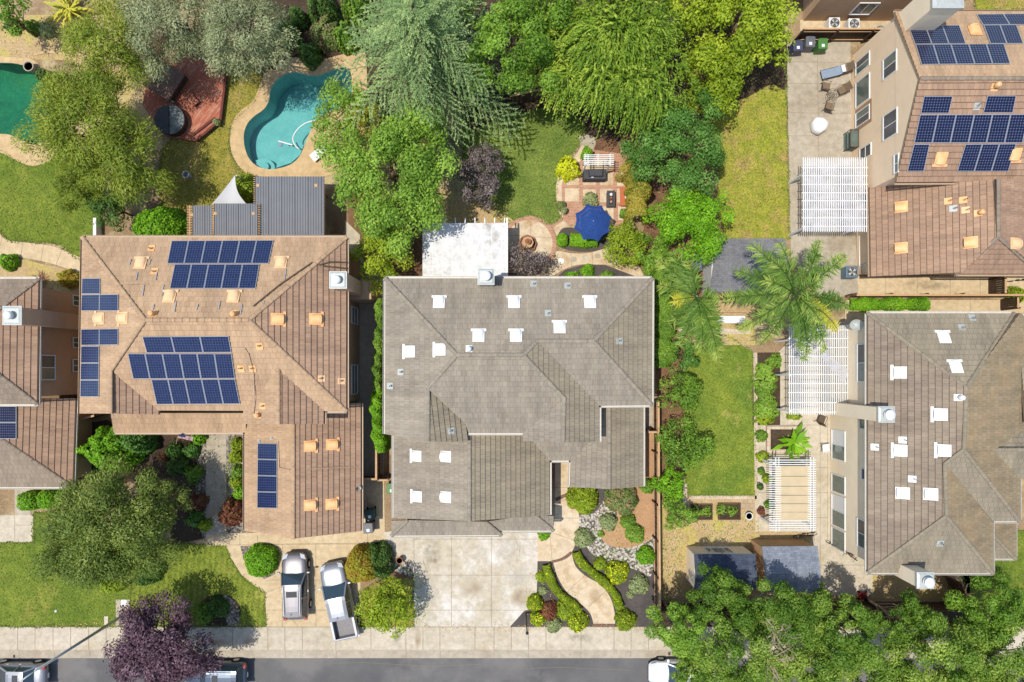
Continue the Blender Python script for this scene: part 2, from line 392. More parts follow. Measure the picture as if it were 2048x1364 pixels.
M['gut_w'] = m_plain('pale_gutter', rgb(232, 226, 214), 0.5)
M['gut_t'] = m_plain('tan_gutter', rgb(206, 178, 148), 0.5)
M['stucco'] = m_plain('cream_stucco', rgb(230, 204, 172, 1.0), 0.95, 0.15, 0, 0.06, 1.2, 0.25)
M['stucco_r'] = m_plain('ivory_stucco', rgb(230, 212, 184, 1.0), 0.95, 0.15, 0, 0.06, 1.0, 0.25)
M['stucco_b'] = m_plain('brown_stucco', rgb(196, 164, 134, .8), 0.95, 0.15, 0, 0.08, 1.2, 0.25)
M['trim_b'] = m_plain('brown_trim', rgb(196, 156, 118), 0.9)
M['white'] = m_plain('white_paint', rgb(248, 248, 246, 0.7), 0.5, 0.4, 0, 0.05)
M['whitemetal'] = m_plain('white_sheet_metal', rgb(252, 252, 250, 0.72), 0.45, 0.4, 0, 0.03)
M['copper'] = m_plain('orange_painted_metal', rgb(255, 196, 134, 0.72), 0.5, 0.4, 0, 0.14, 3)
M['copper_p'] = m_plain('pale_worn_orange_metal', rgb(250, 206, 156, 0.72), 0.5, 0.4, 0, 0.1, 3)
M['galv'] = m_plain('galvanised_metal', rgb(206, 210, 204), 0.5, 0.4, 0.15, 0.12)
M['alu'] = m_plain('bare_aluminium', rgb(210, 212, 214), 0.35, 0.5, 0.4, 0.05)
M['dark'] = m_plain('black_plastic', rgb(46, 46, 48), 0.55)
M['rubber'] = m_plain('black_rubber', rgb(36, 36, 36), 0.9, 0.2)
M['charcoal'] = m_plain('charcoal_cover', rgb(82, 82, 86), 0.75, 0.3, 0, 0.15, 4)
M['solar'] = m_solar('blue_solar_cells', rgb(26, 40, 84, 0.45), rgb(40, 56, 106, 0.45), rgb(96, 110, 146, .5))
M['solar_t'] = m_solar('dark_blue_solar_cells', rgb(22, 30, 66, 0.45), rgb(34, 44, 88, 0.45), rgb(160, 170, 200, .5), 0.045, True)
M['glass'] = m_plain('window_glass', rgb(112, 128, 120), 0.12, 0.8, 0, 0.3, 1.2)
M['glass_d'] = m_plain('dark_screened_glass', rgb(74, 76, 84), 0.25, 0.6, 0, 0.25, 1.5)
M['carglass'] = m_plain('car_glass', rgb(52, 72, 84), 0.06, 0.9, 0, 0.1)
M['bluecloth'] = m_plain('navy_canvas', rgb(50, 82, 148), 0.9, 0.1, 0, 0.1, 2)
M['beige'] = m_plain('beige_canvas', rgb(224, 204, 166), 0.95, 0.1, 0, 0.08, 1.5)
M['sail'] = m_plain('pale_grey_sailcloth', rgb(222, 222, 222), 0.95, 0.1, 0, 0.05, 1.0)
M['wood_l'] = m_plain('pale_timber', rgb(218, 178, 134), 0.8, 0.2, 0, 0.15, 3)
M['wood_d'] = m_plain('weathered_fence_wood', rgb(126, 100, 80), 0.9, 0.15, 0, 0.3, 2.5)
M['wood_dk'] = m_plain('dark_or_shaded_wood', rgb(92, 74, 60), 0.9, 0.15, 0, 0.3, 2.5)
M['bark_t'] = m_plain('tree_bark', rgb(128, 108, 86), 0.95, 0.1, 0, 0.25, 4, 0.5)
M['bark_p'] = m_plain('pale_bark', rgb(190, 172, 146), 0.95, 0.1, 0, 0.2, 4, 0.4)
M['terracotta'] = m_plain('terracotta', rgb(176, 116, 86), 0.85, 0.2)
M['reddeck'] = m_wood('red_deck_boards', rgb(202, 124, 96), rgb(186, 108, 84), rgb(224, 176, 150), 0.14, R(38))
M['redrim'] = m_plain('dark_red_timber', rgb(112, 56, 48), 0.8)
M['orange'] = m_plain('orange_stain_timber', rgb(206, 112, 66), 0.7)
M['green_b'] = m_plain('green_bin_plastic', rgb(84, 138, 66), 0.55)
M['green_d'] = m_plain('dark_green_bin_plastic', rgb(42, 82, 68), 0.55)
M['grey_b'] = m_plain('grey_bin_plastic', rgb(112, 114, 120), 0.55)
M['navy_b'] = m_plain('navy_bin_plastic', rgb(74, 80, 104), 0.55)
M['pool_a'] = m_ground('aqua_plaster', rgb(168, 214, 210, 0.8), rgb(150, 200, 198, 0.8), 1.0, 6, 0.08, 0.7, 0.05)
M['pool_b'] = m_ground('algae_plaster', rgb(64, 146, 122, 0.9), rgb(50, 124, 106, 0.9), 0.7, 5, 0.2, 0.7, 0.05, c3=rgb(86, 150, 112, 0.9))
M['water_a'] = m_water('clear_pool_water', (0.62, 0.85, 0.85, 1))
M['water_b'] = m_water('green_pool_water', (0.5, 0.75, 0.62, 1))
M['red'] = m_plain('red_plastic', rgb(196, 40, 32), 0.4)
M['rust'] = m_plain('rusty_steel', rgb(176, 110, 62), 0.8)
M['bluemetal'] = m_plain('blue_grey_steel', rgb(96, 124, 142), 0.45, 0.5)
M['lounge'] = m_plain('blue_grey_sling', rgb(150, 166, 186), 0.8)
M['brownmetal'] = m_plain('brown_metal', rgb(96, 80, 60), 0.5, 0.5)
M['sling'] = m_plain('brown_sling', rgb(138, 116, 92), 0.9)
def leafc(n, a, b, c, tr=0.36, k=1.22): M[n] = m_leaf(n, rgb(*a, k), rgb(*b, k), rgb(*c, k), tr)
leafc('lf_green', (70, 100, 32), (104, 138, 44), (150, 178, 70))
leafc('lf_ash', (80, 110, 36), (118, 150, 52), (160, 186, 80))
leafc('lf_yel', (92, 112, 24), (132, 152, 36), (178, 188, 60))
leafc('lf_weep', (74, 100, 30), (114, 142, 42), (186, 194, 80))
leafc('lf_dark', (52, 78, 30), (76, 106, 44), (112, 142, 66))
leafc('lf_mag', (56, 92, 34), (84, 124, 48), (132, 166, 88))
leafc('lf_olive', (92, 102, 70), (130, 138, 98), (178, 182, 140), 0.3)
leafc('lf_feather', (84, 102, 30), (122, 138, 46), (166, 170, 70))
leafc('lf_cedar', (72, 98, 58), (112, 138, 84), (170, 186, 122), 0.25)
leafc('lf_purple', (54, 36, 44), (84, 60, 70), (126, 104, 114), 0.15)
leafc('lf_purpleb', (62, 54, 50), (96, 86, 82), (140, 128, 124), 0.15)
leafc('lf_birch', (60, 78, 26), (94, 112, 42), (140, 148, 74), 0.2)
leafc('lf_bright', (74, 116, 20), (106, 154, 28), (150, 190, 48))
leafc('lf_gold', (156, 164, 20), (196, 200, 36), (224, 222, 80))
leafc('lf_bamboo', (100, 116, 34), (152, 142, 56), (192, 170, 80))
leafc('lf_redgreen', (158, 92, 44), (140, 140, 40), (170, 182, 58))
leafc('lf_maroon', (94, 48, 40), (128, 78, 56), (134, 120, 60))
leafc('lf_grove', (54, 84, 24), (92, 124, 38), (156, 172, 78))
leafc('lf_palm', (48, 76, 24), (82, 112, 38), (146, 160, 74), 0.2)
leafc('lf_palmy', (120, 132, 36), (168, 164, 52), (206, 190, 80), 0.2)
leafc('lf_flower', (96, 120, 24), (132, 146, 34), (250, 226, 40))
leafc('lf_sage', (110, 124, 80), (140, 150, 100), (176, 184, 140))
leafc('lf_grass', (84, 106, 40), (114, 134, 52), (156, 160, 84), .2, .9)
leafc('lf_pink', (84, 112, 52), (120, 136, 76), (200, 110, 120))
# ---------------------------------------------------------------- houses: roofs, walls, windows, vents, panels
PITCH = 0.46
class Plane:
    """one slope: eave point A, eave direction e, upslope horizontal direction n, height ze, pitch k"""
    def at(s, px, py, off=0.0):
        a0, b0 = (px - CX) / F, (CY - py) / F
        al = (a0 * H - s.A.x) * s.n.x + (b0 * H - s.A.y) * s.n.y; be = -(a0 * s.n.x + b0 * s.n.y)
        z = (s.ze + off + s.k * al) / (1 - s.k * be)
        return P(px, py, z)
    def frame(s):
        N = Vector((-s.k * s.n.x, -s.k * s.n.y, 1)).normalized()
        D = Vector((-s.n.x, -s.n.y, -s.k)).normalized()          # downslope
        return D, N.cross(D), N
def clip(poly, w0, w1):
    for sgn, lim in ((1, w0), (-1, w1)):
        out = []
        for i in range(len(poly)):
            a, b = poly[i - 1], poly[i]; da, db = sgn * (a[1] - lim), sgn * (b[1] - lim)
            if (da >= 0) != (db >= 0):
                t = da / (da - db); out.append((a[0] + (b[0] - a[0]) * t, a[1] + (b[1] - a[1]) * t))
            if db >= 0: out.append(b)
        poly = out
        if len(poly) < 3: return []
    return poly
def roof(root, ze, nodes, faces, ridges=(), gutters=(), mats=None, cap=None, gmat='gut_w', pitch=PITCH, course=0.36, step=0.05):
    mats = mats or ['tile_tan']; eave = set()
    for f in faces: eave |= set(f[0][:2])
    pos = {}
    for k, v in nodes.items():
        if len(v) == 3: pos[k] = P(*v)
        elif k in eave: pos[k] = P(v[0], v[1], ze)
    def mkplane(f):
        A, B = pos[f[0][0]], pos[f[0][1]]
        pl = Plane(); pl.A = A.copy(); pl.ze = (A.z + B.z) / 2; pl.k = pitch
        e = (B - A); e.z = 0; pl.e = e.normalized(); pl.n = Vector((-pl.e.y, pl.e.x, 0))
        c = Vector((0, 0, 0))
        for q in f[0]: c += pos.get(q, P(nodes[q][0], nodes[q][1], ze + 1))
        if (c / len(f[0]) - A).dot(pl.n) < 0: pl.n = -pl.n
        return pl
    planes = [mkplane(f) for f in faces]
    for k, v in nodes.items():
        if k in pos: continue
        zz = [pl.at(*v).z for f, pl in zip(faces, planes) if k in f[0]] or [ze]
        pos[k] = P(v[0], v[1], sum(zz) / len(zz))
    mb = MB(); fas = len(mats)
    for f, pl in zip(faces, planes):
        pts = [pos[q] for q in f[0]]; W = [(p - pl.A).dot(pl.n) for p in pts]
        sw = sum(w * w for w in W)
        if sw > 0.01: pl.k = sum(w * (p.z - pl.ze) for w, p in zip(W, pts)) / sw
        q2 = [((p - pl.A).dot(pl.e), w) for p, w in zip(pts, W)]
        hc = course / math.sqrt(1 + pl.k ** 2); mi = f[1] if len(f) > 1 else 0
        back = lambda u, w, dz=0.0: pl.A + pl.e * u + pl.n * w + Vector((0, 0, pl.ze - pl.A.z + pl.k * w + dz))
        wmin, wmax = min(W), max(W); i0 = math.floor(wmin / hc); sl = math.sqrt(1 + pl.k ** 2)
        for tri in tessellate_polygon([[Vector((a, b, 0)) for a, b in q2]]):
            t3 = [q2[i] for i in tri]
            for i in range(i0, math.ceil(wmax / hc)):
                pc = clip(t3, i * hc, (i + 1) * hc)
                if len(pc) < 3: continue
                ar = sum(pc[j - 1][0] * pc[j][1] - pc[j][0] * pc[j - 1][1] for j in range(len(pc)))
                if abs(ar) < 1e-5: continue
                lift = lambda w: 0.012 + step * (1.45 if mi else 1.0) * (1 - (w - i * hc) / hc)
                v3 = [back(u, w, lift(w)) for u, w in pc]; uv = [(u, w * sl) for u, w in pc]
                if (v3[1] - v3[0]).cross(v3[2] - v3[0]).z < 0: v3.reverse(); uv.reverse()
                mb.face(v3, mi, uv)
                lo = [(u, w) for u, w in pc if abs(w - i * hc) < 1e-6]
                if len(lo) >= 2:
                    a, b = min(lo), max(lo)
                    mb.face([back(a[0], a[1], -0.01), back(b[0], b[1], -0.01), back(b[0], b[1], lift(b[1])), back(a[0], a[1], lift(a[1]))], mi, [(a[0], a[1] * sl - .02), (b[0], b[1] * sl - .02), (b[0], b[1] * sl), (a[0], a[1] * sl)])
        n = len(q2); lowv = [back(u, w, -0.17) for u, w in q2]; hiv = [back(u, w, 0.0) for u, w in q2]
        mb.face(lowv, fas)
        for j in range(n): mb.face([lowv[j], lowv[(j + 1) % n], hiv[(j + 1) % n], hiv[j]], fas)
    o = mb.build('roof', [M[m] for m in mats] + [M['fascia']], root)
    for r in ridges:
        cm = MB()
        a, b = pos[r[0]], pos[r[1]]
        if a.z < b.z: a, b = b, a
        d = b - a; L = d.length; d.normalize(); u = d.cross(Vector((0, 0, 1))).normalized(); w = u.cross(d)
        nseg = max(1, int(L / 0.42))
        for i in range(nseg):
            q0, q1 = a + d * (L * i / nseg), a + d * (L * (i + 1) / nseg + 0.02)
            ring = lambda q, rr, up: [q + u * (math.cos(t) * rr) + w * (math.sin(t) * rr * 0.55 + up) for t in [math.pi * j / 5 for j in range(6)]]
            r0, r1 = ring(q0, 0.115, 0.04), ring(q1, 0.135, 0.062)
            for j in range(5):
                cm.face([r0[j], r1[j], r1[j + 1], r0[j + 1]], 0, [(i, j * .1), (i + 1, j * .1), (i + 1, j * .1 + .1), (i, j * .1 + .1)])
            cm.face(r1 + [q1 - w * .02], 0)
        cm.build('ridge_cap', M[cap or mats[0]], o)
    for g in gutters:
        a, b = pos[g[0]], pos[g[1]]; e = (b - a).normalized(); out = Vector((e.y, -e.x, 0))
        ctr = sum((p for p in pos.values()), Vector()) / len(pos)
        for f, pl in zip(faces, planes):
            if set(g[:2]) <= set(f[0][:2]) or (g[1] == f[0][1] and g[0] == 'bb'): out = -pl.n
        gb = MB(); z = Vector((0, 0, 1))
        for (o0, z0, w_, h_) in ((0.075, -0.12, 0.11, 0.02), (0.135, -0.05, 0.018, 0.13)):
            gb.bar(a + out * o0 + z * z0, b + out * o0 + z * z0, w_, h_)
        gb.build('gutter', M[gmat], o)
    return o, planes, pos
def walls(root, px, z_eave, d=0.45, mat='stucco', z0=-0.05, name='wall'):
    poly = inset([tuple(P(a, b, z_eave))[:2] for a, b in px], d)
    mb = MB().prism(poly, z0, z_eave - 0.14)
    mb.build(name, M[mat], root); return poly
def local(pl, p):
    D, Y, N = pl.frame()
    return lambda x, y, z: p + D * x + Y * y + N * z
def vent(ro, pl, px, py, mat='whitemetal', bar=True, sc=1.0):
    """half-barrel attic vent hood with a flat apron on its downslope side"""
    L = local(pl, pl.at(px, py, 0.085)); mb = MB(); n = 9
    r0 = [(-0.34, 0.27 * math.cos(math.pi * j / n), 0.02 + 0.07 * math.sin(math.pi * j / n)) for j in range(n + 1)]
    r1 = [(0.30, 0.33 * math.cos(math.pi * j / n), 0.02 + 0.24 * math.sin(math.pi * j / n)) for j in range(n + 1)]
    T = lambda q: L(q[0] * sc, q[1] * sc, q[2] * sc)
    for j in range(n): mb.face([T(r0[j]), T(r1[j]), T(r1[j + 1]), T(r0[j + 1])])
    mb.face([T(q) for q in r0])
    mb.face([T((q[0] - 0.1, q[1] * .96, q[2] * .95)) for q in r1][::-1], 1)
    for x0, x1, hw, z1 in (((-0.42, 0.32, 0.36, 0.022), (0.30, 0.46, 0.47, 0.035)) if bar else ((-0.42, 0.36, 0.36, 0.022),)):
        c = [(x0, -hw), (x1, -hw), (x1, hw), (x0, hw)]
        mb.hexa([T((a, b, -.03)) for a, b in c], [T((a, b, z1)) for a, b in c])
    return mb.build('roof_vent', [M[mat], M['dark']], ro)
def pipe(ro, pl, px, py, mat='galv', r=0.06, h=0.35, cowl=False, fl=0.2):
    p = pl.at(px, py, 0.04); L = local(pl, p); mb = MB()
    c = [(-fl, -fl), (fl * 1.2, -fl), (fl * 1.2, fl), (-fl, fl)]
    mb.hexa([L(a, b, -.03) for a, b in c], [L(a, b, .03) for a, b in c])
    q = p + Vector((0, 0, h))
    if cowl:
        mb.tube([p, q], 0.1, 10); mb.lathe([(0.02, .28), (.14, .2), (.17, .08), (.17, 0), (.12, -.02)][::-1], tuple(q - Vector((0, 0, .1))), 12)
    else:
        mb.tube([p, q], r, 10, 0); mb.tube([q - Vector((0, 0, .01)), q + Vector((0, 0, .006))], r * .72, 10, 1)
    return mb.build('roof_cowl' if cowl else 'vent_pipe', [M[mat], M['dark']], ro, smooth=False)
def array(root, pl, quad, cols, rows, cells, mat='solar', gap=0.02, off=0.13):
    q = [pl.at(a, b, off) for a, b in quad]            # TL TR BR BL
    N = pl.frame()[2]; ar = thing_part('solar_array', root, (q[0] + q[2]) / 2)
    for r in range(rows):
        for c in range(cols):
            def B(u, v): return q[0] * (1 - u) * (1 - v) + q[1] * u * (1 - v) + q[2] * u * v + q[3] * (1 - u) * v
            u0, u1, v0, v1 = c / cols, (c + 1) / cols, r / rows, (r + 1) / rows
            lu, lv = (q[1] - q[0]).length / cols, (q[3] - q[0]).length / rows
            gu, gw = gap / 2 / lu / cols, gap / 2 / lv / rows
            o = [B(u0 + gu, v0 + gw), B(u1 - gu, v0 + gw), B(u1 - gu, v1 - gw), B(u0 + gu, v1 - gw)]
            fu, fv = 0.028 / lu / cols, 0.028 / lv / rows
            i = [B(u0 + gu + fu, v0 + gw + fv), B(u1 - gu - fu, v0 + gw + fv), B(u1 - gu - fu, v1 - gw - fv), B(u0 + gu + fu, v1 - gw - fv)]
            mb = MB().hexa([p - N * .04 for p in o[::-1]], o[::-1], 1)
            mb.face([p + N * .003 for p in i[::-1]], 0, [(0, 0), (cells[0], 0), (cells[0], cells[1]), (0, cells[1])][::-1])
            mb.build('solar_panel', [M[mat], M['alu']], ar)
    return ar
def thing_part(name, root, loc):
    o = bpy.data.objects.new(name, None); o.empty_display_size = 0.2
    COL.objects.link(o); o.parent = root; o.location = Vector(loc) - world_off(root); return o
def win_x(root, X, pl_, ph_, ya, yb, side=-1, mull='h', pane='glass', pane2=None, fmat='white'):
    """window in a wall standing at x = X; plan columns pl_ (sill) and ph_ (head) fix the heights, ya..yb read at the sill"""
    zl, zh = sorted((H - F * X / (pl_ - CX), H - F * X / (ph_ - CX)))
    k = (H - (H - F * X / (pl_ - CX))) / F; y0, y1 = sorted(((CY - ya) * k, (CY - yb) * k))
    return window(root, 'x', X, y0, y1, zl, zh, side, mull, pane, pane2, fmat)
def window(root, ax, X, y0, y1, z0, z1, side, mull='h', pane='glass', pane2=None, fmat='white'):
    T = (lambda d, y, z: (X + side * d, y, z)) if ax == 'x' else (lambda d, y, z: (y, X + side * d, z))
    fr = MB(); w = 0.07
    def b(ya, yb, za, zb, d): fr.hexa([T(0.0, ya, za), T(d, ya, za), T(d, yb, za), T(0.0, yb, za)], [T(0.0, ya, zb), T(d, ya, zb), T(d, yb, zb), T(0.0, yb, zb)])
    b(y0 - w, y1 + w, z0 - w, z0, .07); b(y0 - w, y1 + w, z1, z1 + w, .06); b(y0 - w, y0, z0, z1, .055); b(y1, y1 + w, z0, z1, .055)
    ym, zm = (y0 + y1) / 2, (z0 + z1) / 2
    if mull == 'v': b(ym - .025, ym + .025, z0, z1, .045)
    if mull == 'h': b(y0, y1, zm - .025, zm + .025, .045)
    f = fr.build('window', M[fmat], root)
    def pn(ya, yb, mt):
        m = MB(); m.face([T(.02, ya, z0), T(.02, yb, z0), T(.02, yb, z1), T(.02, ya, z1)]); m.build('pane', M[mt], f)
    if pane2: pn(y0, ym, pane); pn(ym, y1, pane2)
    else: pn(y0, y1, pane)
    return f
def chimney(root, base, top_px, z_top, w, wy, mat, cap='galv', capsz=0.16, cowl='dome', z0=0.0):
    """shaft from the ground, sheet metal cap and round cowl; base in world xy or taken from the cap's plan point"""
    c = P(top_px[0], top_px[1], z_top); x, y = (c.x, c.y) if base is None else base
    sh = MB().box((x, y, z0), (w, wy, z_top - .08 - z0)).build('chimney', M[mat], root)
    cp = MB().box((x, y, z_top - .1), (w + .14, wy + .14, .1)).box((x, y, z_top), (w + .06, wy + .06, .05), 0, 0, .8)
    cp.build('chimney_cap', M[cap], sh)
    cw = MB()
    if cowl == 'dome': cw.lathe([(.13, 0), (.13, .12), (.24, .14), (.25, .3), (.2, .4), (.08, .46)], (x, y, z_top + .04), 20)
    else: cw.lathe([(.2, 0), (.2, .12), (.28, .14), (.28, .2), (.2, .24), (.2, .34), (.3, .36), (.3, .42), (.05, .46)], (x, y, z_top + .04), 20)
    cw.build('chimney_cowl', M['whitemetal'], sh, smooth=True)
    return sh
def gable_x(root, X, ya, yb, yr, z, zr, mat, t=0.2):
    MB().hexa([(X, ya, z - .16), (X, yb, z - .16), (X, yr, zr - .2)], [(X + t, ya, z - .16), (X + t, yb, z - .16), (X + t, yr, zr - .2)]).build('gable_wall', M[mat], root)
def gable_y(root, Y, xa, xb, xr, z, zr, mat, t=0.2):
    MB().hexa([(xa, Y, z - .16), (xb, Y, z - .16), (xr, Y, zr - .2)], [(xa, Y + t, z - .16), (xb, Y + t, z - .16), (xr, Y + t, zr - .2)]).build('gable_wall', M[mat], root)
def conduit(ro, pls, r=0.03, mat='gut_t'):
    MB().tube([pl.at(a, b, .1) for pl, a, b in pls], r, 6).build('conduit', M[mat], ro)

E2, E1 = 5.7, 2.75
# ======= tan house with solar panels
hL = thing('house', 'tan tiled two-storey house carrying several blue solar arrays and orange roof vents', 'house', P(430, 690))
nd = dict(tl=(165, 475), tr=(693, 475), br=(693, 822), bl=(160, 827), r0=(291, 640), r1=(498, 640), g0=(222, 741), g1=(222, 827, E2 + .02 + 1.15),
          va=(318, 821, E2), vb=(487, 821, E2), vc=(487, 800), w0=(557, 717), w1=(557, 848), wl=(487, 848), wr=(648, 848, E2), wv=(648, 803), bb=(650, 822, E2))
nd['g1'] = (222, 827); 
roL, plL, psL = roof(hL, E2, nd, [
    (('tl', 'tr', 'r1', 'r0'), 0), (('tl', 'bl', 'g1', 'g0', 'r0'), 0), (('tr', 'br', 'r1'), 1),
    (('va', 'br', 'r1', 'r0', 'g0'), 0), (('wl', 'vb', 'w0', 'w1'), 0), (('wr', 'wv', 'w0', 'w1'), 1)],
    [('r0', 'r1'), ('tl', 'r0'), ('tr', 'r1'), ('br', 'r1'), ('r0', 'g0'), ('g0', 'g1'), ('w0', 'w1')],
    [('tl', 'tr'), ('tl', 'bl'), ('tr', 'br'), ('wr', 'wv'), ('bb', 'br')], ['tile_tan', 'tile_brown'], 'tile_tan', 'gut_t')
# the small slope that runs down to the eave beside the wing, and the little valley slope of the gable
roof(hL, E2, dict(a=(318, 829), b=(318, 818), c=(222, 741), d=(222, 827)), [(('a', 'b', 'c', 'd'), 0)], (), (), ['tile_brown'], None, 'gut_t')
roof(hL, E1, dict(a=(228, 865), b=(492, 865), c=(492, 826), d=(222, 826)), [(('a', 'b', 'c', 'd'), 0)], (), [('a', 'b')], ['tile_tan'], None, 'gut_t')
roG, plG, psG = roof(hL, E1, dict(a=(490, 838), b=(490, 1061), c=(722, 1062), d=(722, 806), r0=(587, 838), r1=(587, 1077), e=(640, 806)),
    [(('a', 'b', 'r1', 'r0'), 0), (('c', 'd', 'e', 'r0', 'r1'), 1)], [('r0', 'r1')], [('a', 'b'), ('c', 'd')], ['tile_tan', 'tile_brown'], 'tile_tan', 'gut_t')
wpL = walls(hL, [(165, 475), (693, 475), (693, 822), (648, 822), (648, 848), (487, 848), (487, 822), (320, 822), (320, 827), (160, 827)], E2, mat='stucco_b')
walls(hL, [(492, 830), (722, 806), (722, 1062), (490, 1062)], E1, mat='stucco_b', name='garage_wall')
XL = max(p[0] for p in wpL)
for a, b, c, d in ((714, 703, 618, 648), (714, 703, 731, 786)): win_x(hL, XL, a, b, c, d, 1, 'h', 'glass')
for quad, c, r, cells in [
    ([(343, 481), (547, 480), (537, 527), (334, 527)], 6, 1, (6, 10)), ([(349, 528), (519, 528), (511, 577), (339, 577)], 5, 1, (6, 10))]:
    array(hL, plL[0], quad, c, r, cells)
for quad, c, r, cells in [([(284, 673), (457, 672), (463, 705), (293, 706)], 3, 1, (10, 6)), ([(255, 707), (463, 707), (470, 757), (266, 758)], 6, 1, (6, 10)),
    ([(302, 759), (470, 758), (480, 808), (313, 809)], 5, 1, (6, 10))]:
    array(hL, plL[3], quad, c, r, cells)
for quad, c, r, cells in [([(164, 556), (200, 556), (200, 588), (163, 588)], 1, 1, (10, 6)), ([(163, 589), (236, 588), (236, 622), (162, 622)], 2, 1, (10, 6)),
    ([(162, 658), (236, 657), (236, 690), (162, 691)], 2, 1, (10, 6)), ([(162, 692), (198, 692), (197, 794), (160, 794)], 1, 3, (10, 6))]:
    array(hL, plL[1], quad, c, r, cells)
array(hL, plG[0], [(515, 886), (554, 887), (554, 1017), (514, 1016)], 1, 4, (10, 6))
for x, y in ((281, 526), (339, 593), (467, 593), (562, 525)): vent(roL, plL[0], x, y, 'copper_p')
for x, y in ((199, 637), (246, 636)): vent(roL, plL[1], x, y, 'copper_p')
for x, y in ((556, 638), (632, 638)): vent(roL, plL[2], x, y, 'copper')
for x, y in ((621, 892), (665, 889), (621, 1010), (664, 1008)): vent(roG, plG[1], x, y, 'copper')
for x, y, cw in ((308, 627, 1), (470, 628, 1), (303, 497, 0), (309, 543, 0)): pipe(roL, plL[0], x, y, 'copper', cowl=bool(cw))
for x, y in ((482, 737), (505, 737), (519, 692)): pipe(roL, plL[3], x, y, 'copper')
for x, y in ((526, 812), (517, 830)): pipe(roL, plL[4], x, y, 'copper', cowl=(y > 820))
for x, y in ((642, 757), (682, 762)): pipe(roL, plL[2], x, y, 'copper_p')
for x, y in ((544, 876), (519, 882)): pipe(roG, plG[0], x, y, 'galv', r=.05, h=.15, fl=.1)
for i in range(26):                                     # bare mounting feet left on the rear slope
    r, c = i // 9, i % 9
    x = (262 + c * 13, 268 + c * 44, 520 + c * 12)[r] - r * 4; y = (518 + (c % 3) * 26, 602 + (c % 2) * 6, 512 + (c % 4) * 26)[r]
    if 330 < x < 545 and y < 585: continue
    if x > 600 - (y - 500) * 1.0 + 40: continue
    q0, q1 = plL[0].at(x, y, .09), plL[0].at(x - 3, y + 11 + (i % 3) * 5, .09)
    MB().bar(q0, q1, .05, .03).build('mounting_rail', M['alu'], roL)
conduit(roL, [(plL[3], 463, 697), (plL[3], 490, 697), (plL[3], 497, 708), (plL[3], 507, 745), (plL[3], 508, 770), (plL[4], 507, 830)])
conduit(roL, [(plL[1], 200, 568), (plL[1], 255, 568), (plL[0], 300, 567), (plL[0], 340, 567)], .02)
conduit(roL, [(plL[0], 507, 612), (plL[0], 560, 569), (plL[0], 624, 525), (plL[2], 640, 530), (plL[2], 660, 524), (plL[2], 694, 525)], .05, 'brownmetal')
conduit(roL, [(plL[2], 646, 532), (plL[2], 694, 537)], .05, 'brownmetal')
conduit(roG, [(plG[0], 556, 882), (plG[0], 558, 935), (plG[0], 580, 940), (plG[1], 640, 937), (plG[1], 715, 933)], .03)
cL = P(676, 560, 7.7)
chimney(hL, (cL.x, cL.y), (676, 560), 7.7, .92, .9, 'stucco_b')
MB().box((XL + .75, P(0, 585, 1.5).y, -.05), (1.5, 1.3, 3.2), 0, 0, .97).build('chimney_base', M['stucco_b'], hL)
gable_y(hL, P(0, 1062, E1).y + .4, P(490, 0, E1).x + .5, P(722, 0, E1).x - .5, psG['r1'].x, E1, psG['r1'].z, 'stucco_b')
gable_y(hL, P(0, 848, E2).y + .4, P(487, 0, E2).x + .4, P(648, 0, E2).x - .4, psL['w1'].x, E2, psL['w1'].z, 'stucco_b')
gable_y(hL, P(0, 827, E2).y + .4, P(160, 0, E2).x + .4, P(318, 0, E2).x - .4, psL['g1'].x, E2, psL['g1'].z, 'stucco_b')

# ======= taupe house in the middle
hM = thing('house', 'large taupe tiled house in the middle, white roof vents, no solar panels', 'house', P(1035, 800))
nd = dict(tl=(771, 557), tr=(1304, 557), br=(1303, 810), bl=(770, 868), a=(914, 710), b=(1047, 710), c=(1074, 682), d=(1187, 682), e=(856, 777), f=(856, 883),
          g=(936, 883), h=(932, 847), i=(1128, 796), j=(1126, 885), k=(1046, 882), l=(1046, 866, E2), m=(937, 866, E2), n=(1198, 811), o=(1198, 884))
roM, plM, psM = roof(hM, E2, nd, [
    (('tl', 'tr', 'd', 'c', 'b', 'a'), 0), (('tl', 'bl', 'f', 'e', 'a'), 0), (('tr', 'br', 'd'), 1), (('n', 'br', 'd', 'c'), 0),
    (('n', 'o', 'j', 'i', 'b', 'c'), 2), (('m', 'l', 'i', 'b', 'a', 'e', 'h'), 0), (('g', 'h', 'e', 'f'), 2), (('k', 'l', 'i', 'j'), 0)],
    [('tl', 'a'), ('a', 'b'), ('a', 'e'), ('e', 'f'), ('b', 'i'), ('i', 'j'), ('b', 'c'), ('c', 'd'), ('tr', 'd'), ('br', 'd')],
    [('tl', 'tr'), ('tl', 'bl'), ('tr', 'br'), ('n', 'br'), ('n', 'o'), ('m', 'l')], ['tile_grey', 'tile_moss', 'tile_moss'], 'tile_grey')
nd = dict(a=(787, 846), b=(787, 1036), r0=(939, 840), r1=(939, 1042), c=(1099, 1030), d=(1099, 921), e=(1064, 878), f=(1064, 840), g=(1142, 921), h=(1180, 878), i=(1046, 855), j=(1200, 855))
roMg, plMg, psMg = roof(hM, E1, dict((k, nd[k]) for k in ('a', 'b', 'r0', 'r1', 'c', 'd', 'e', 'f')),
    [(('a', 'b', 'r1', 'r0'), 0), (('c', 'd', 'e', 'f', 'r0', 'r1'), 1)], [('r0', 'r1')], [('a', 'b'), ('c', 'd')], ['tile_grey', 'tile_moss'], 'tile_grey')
roof(hM, E1, dict(d=(1099, 921), g=(1142, 921), h=(1200, 860), i=(1046, 860)), [(('d', 'g', 'h', 'i'), 0)], (), [('d', 'g')], ['tile_grey'])
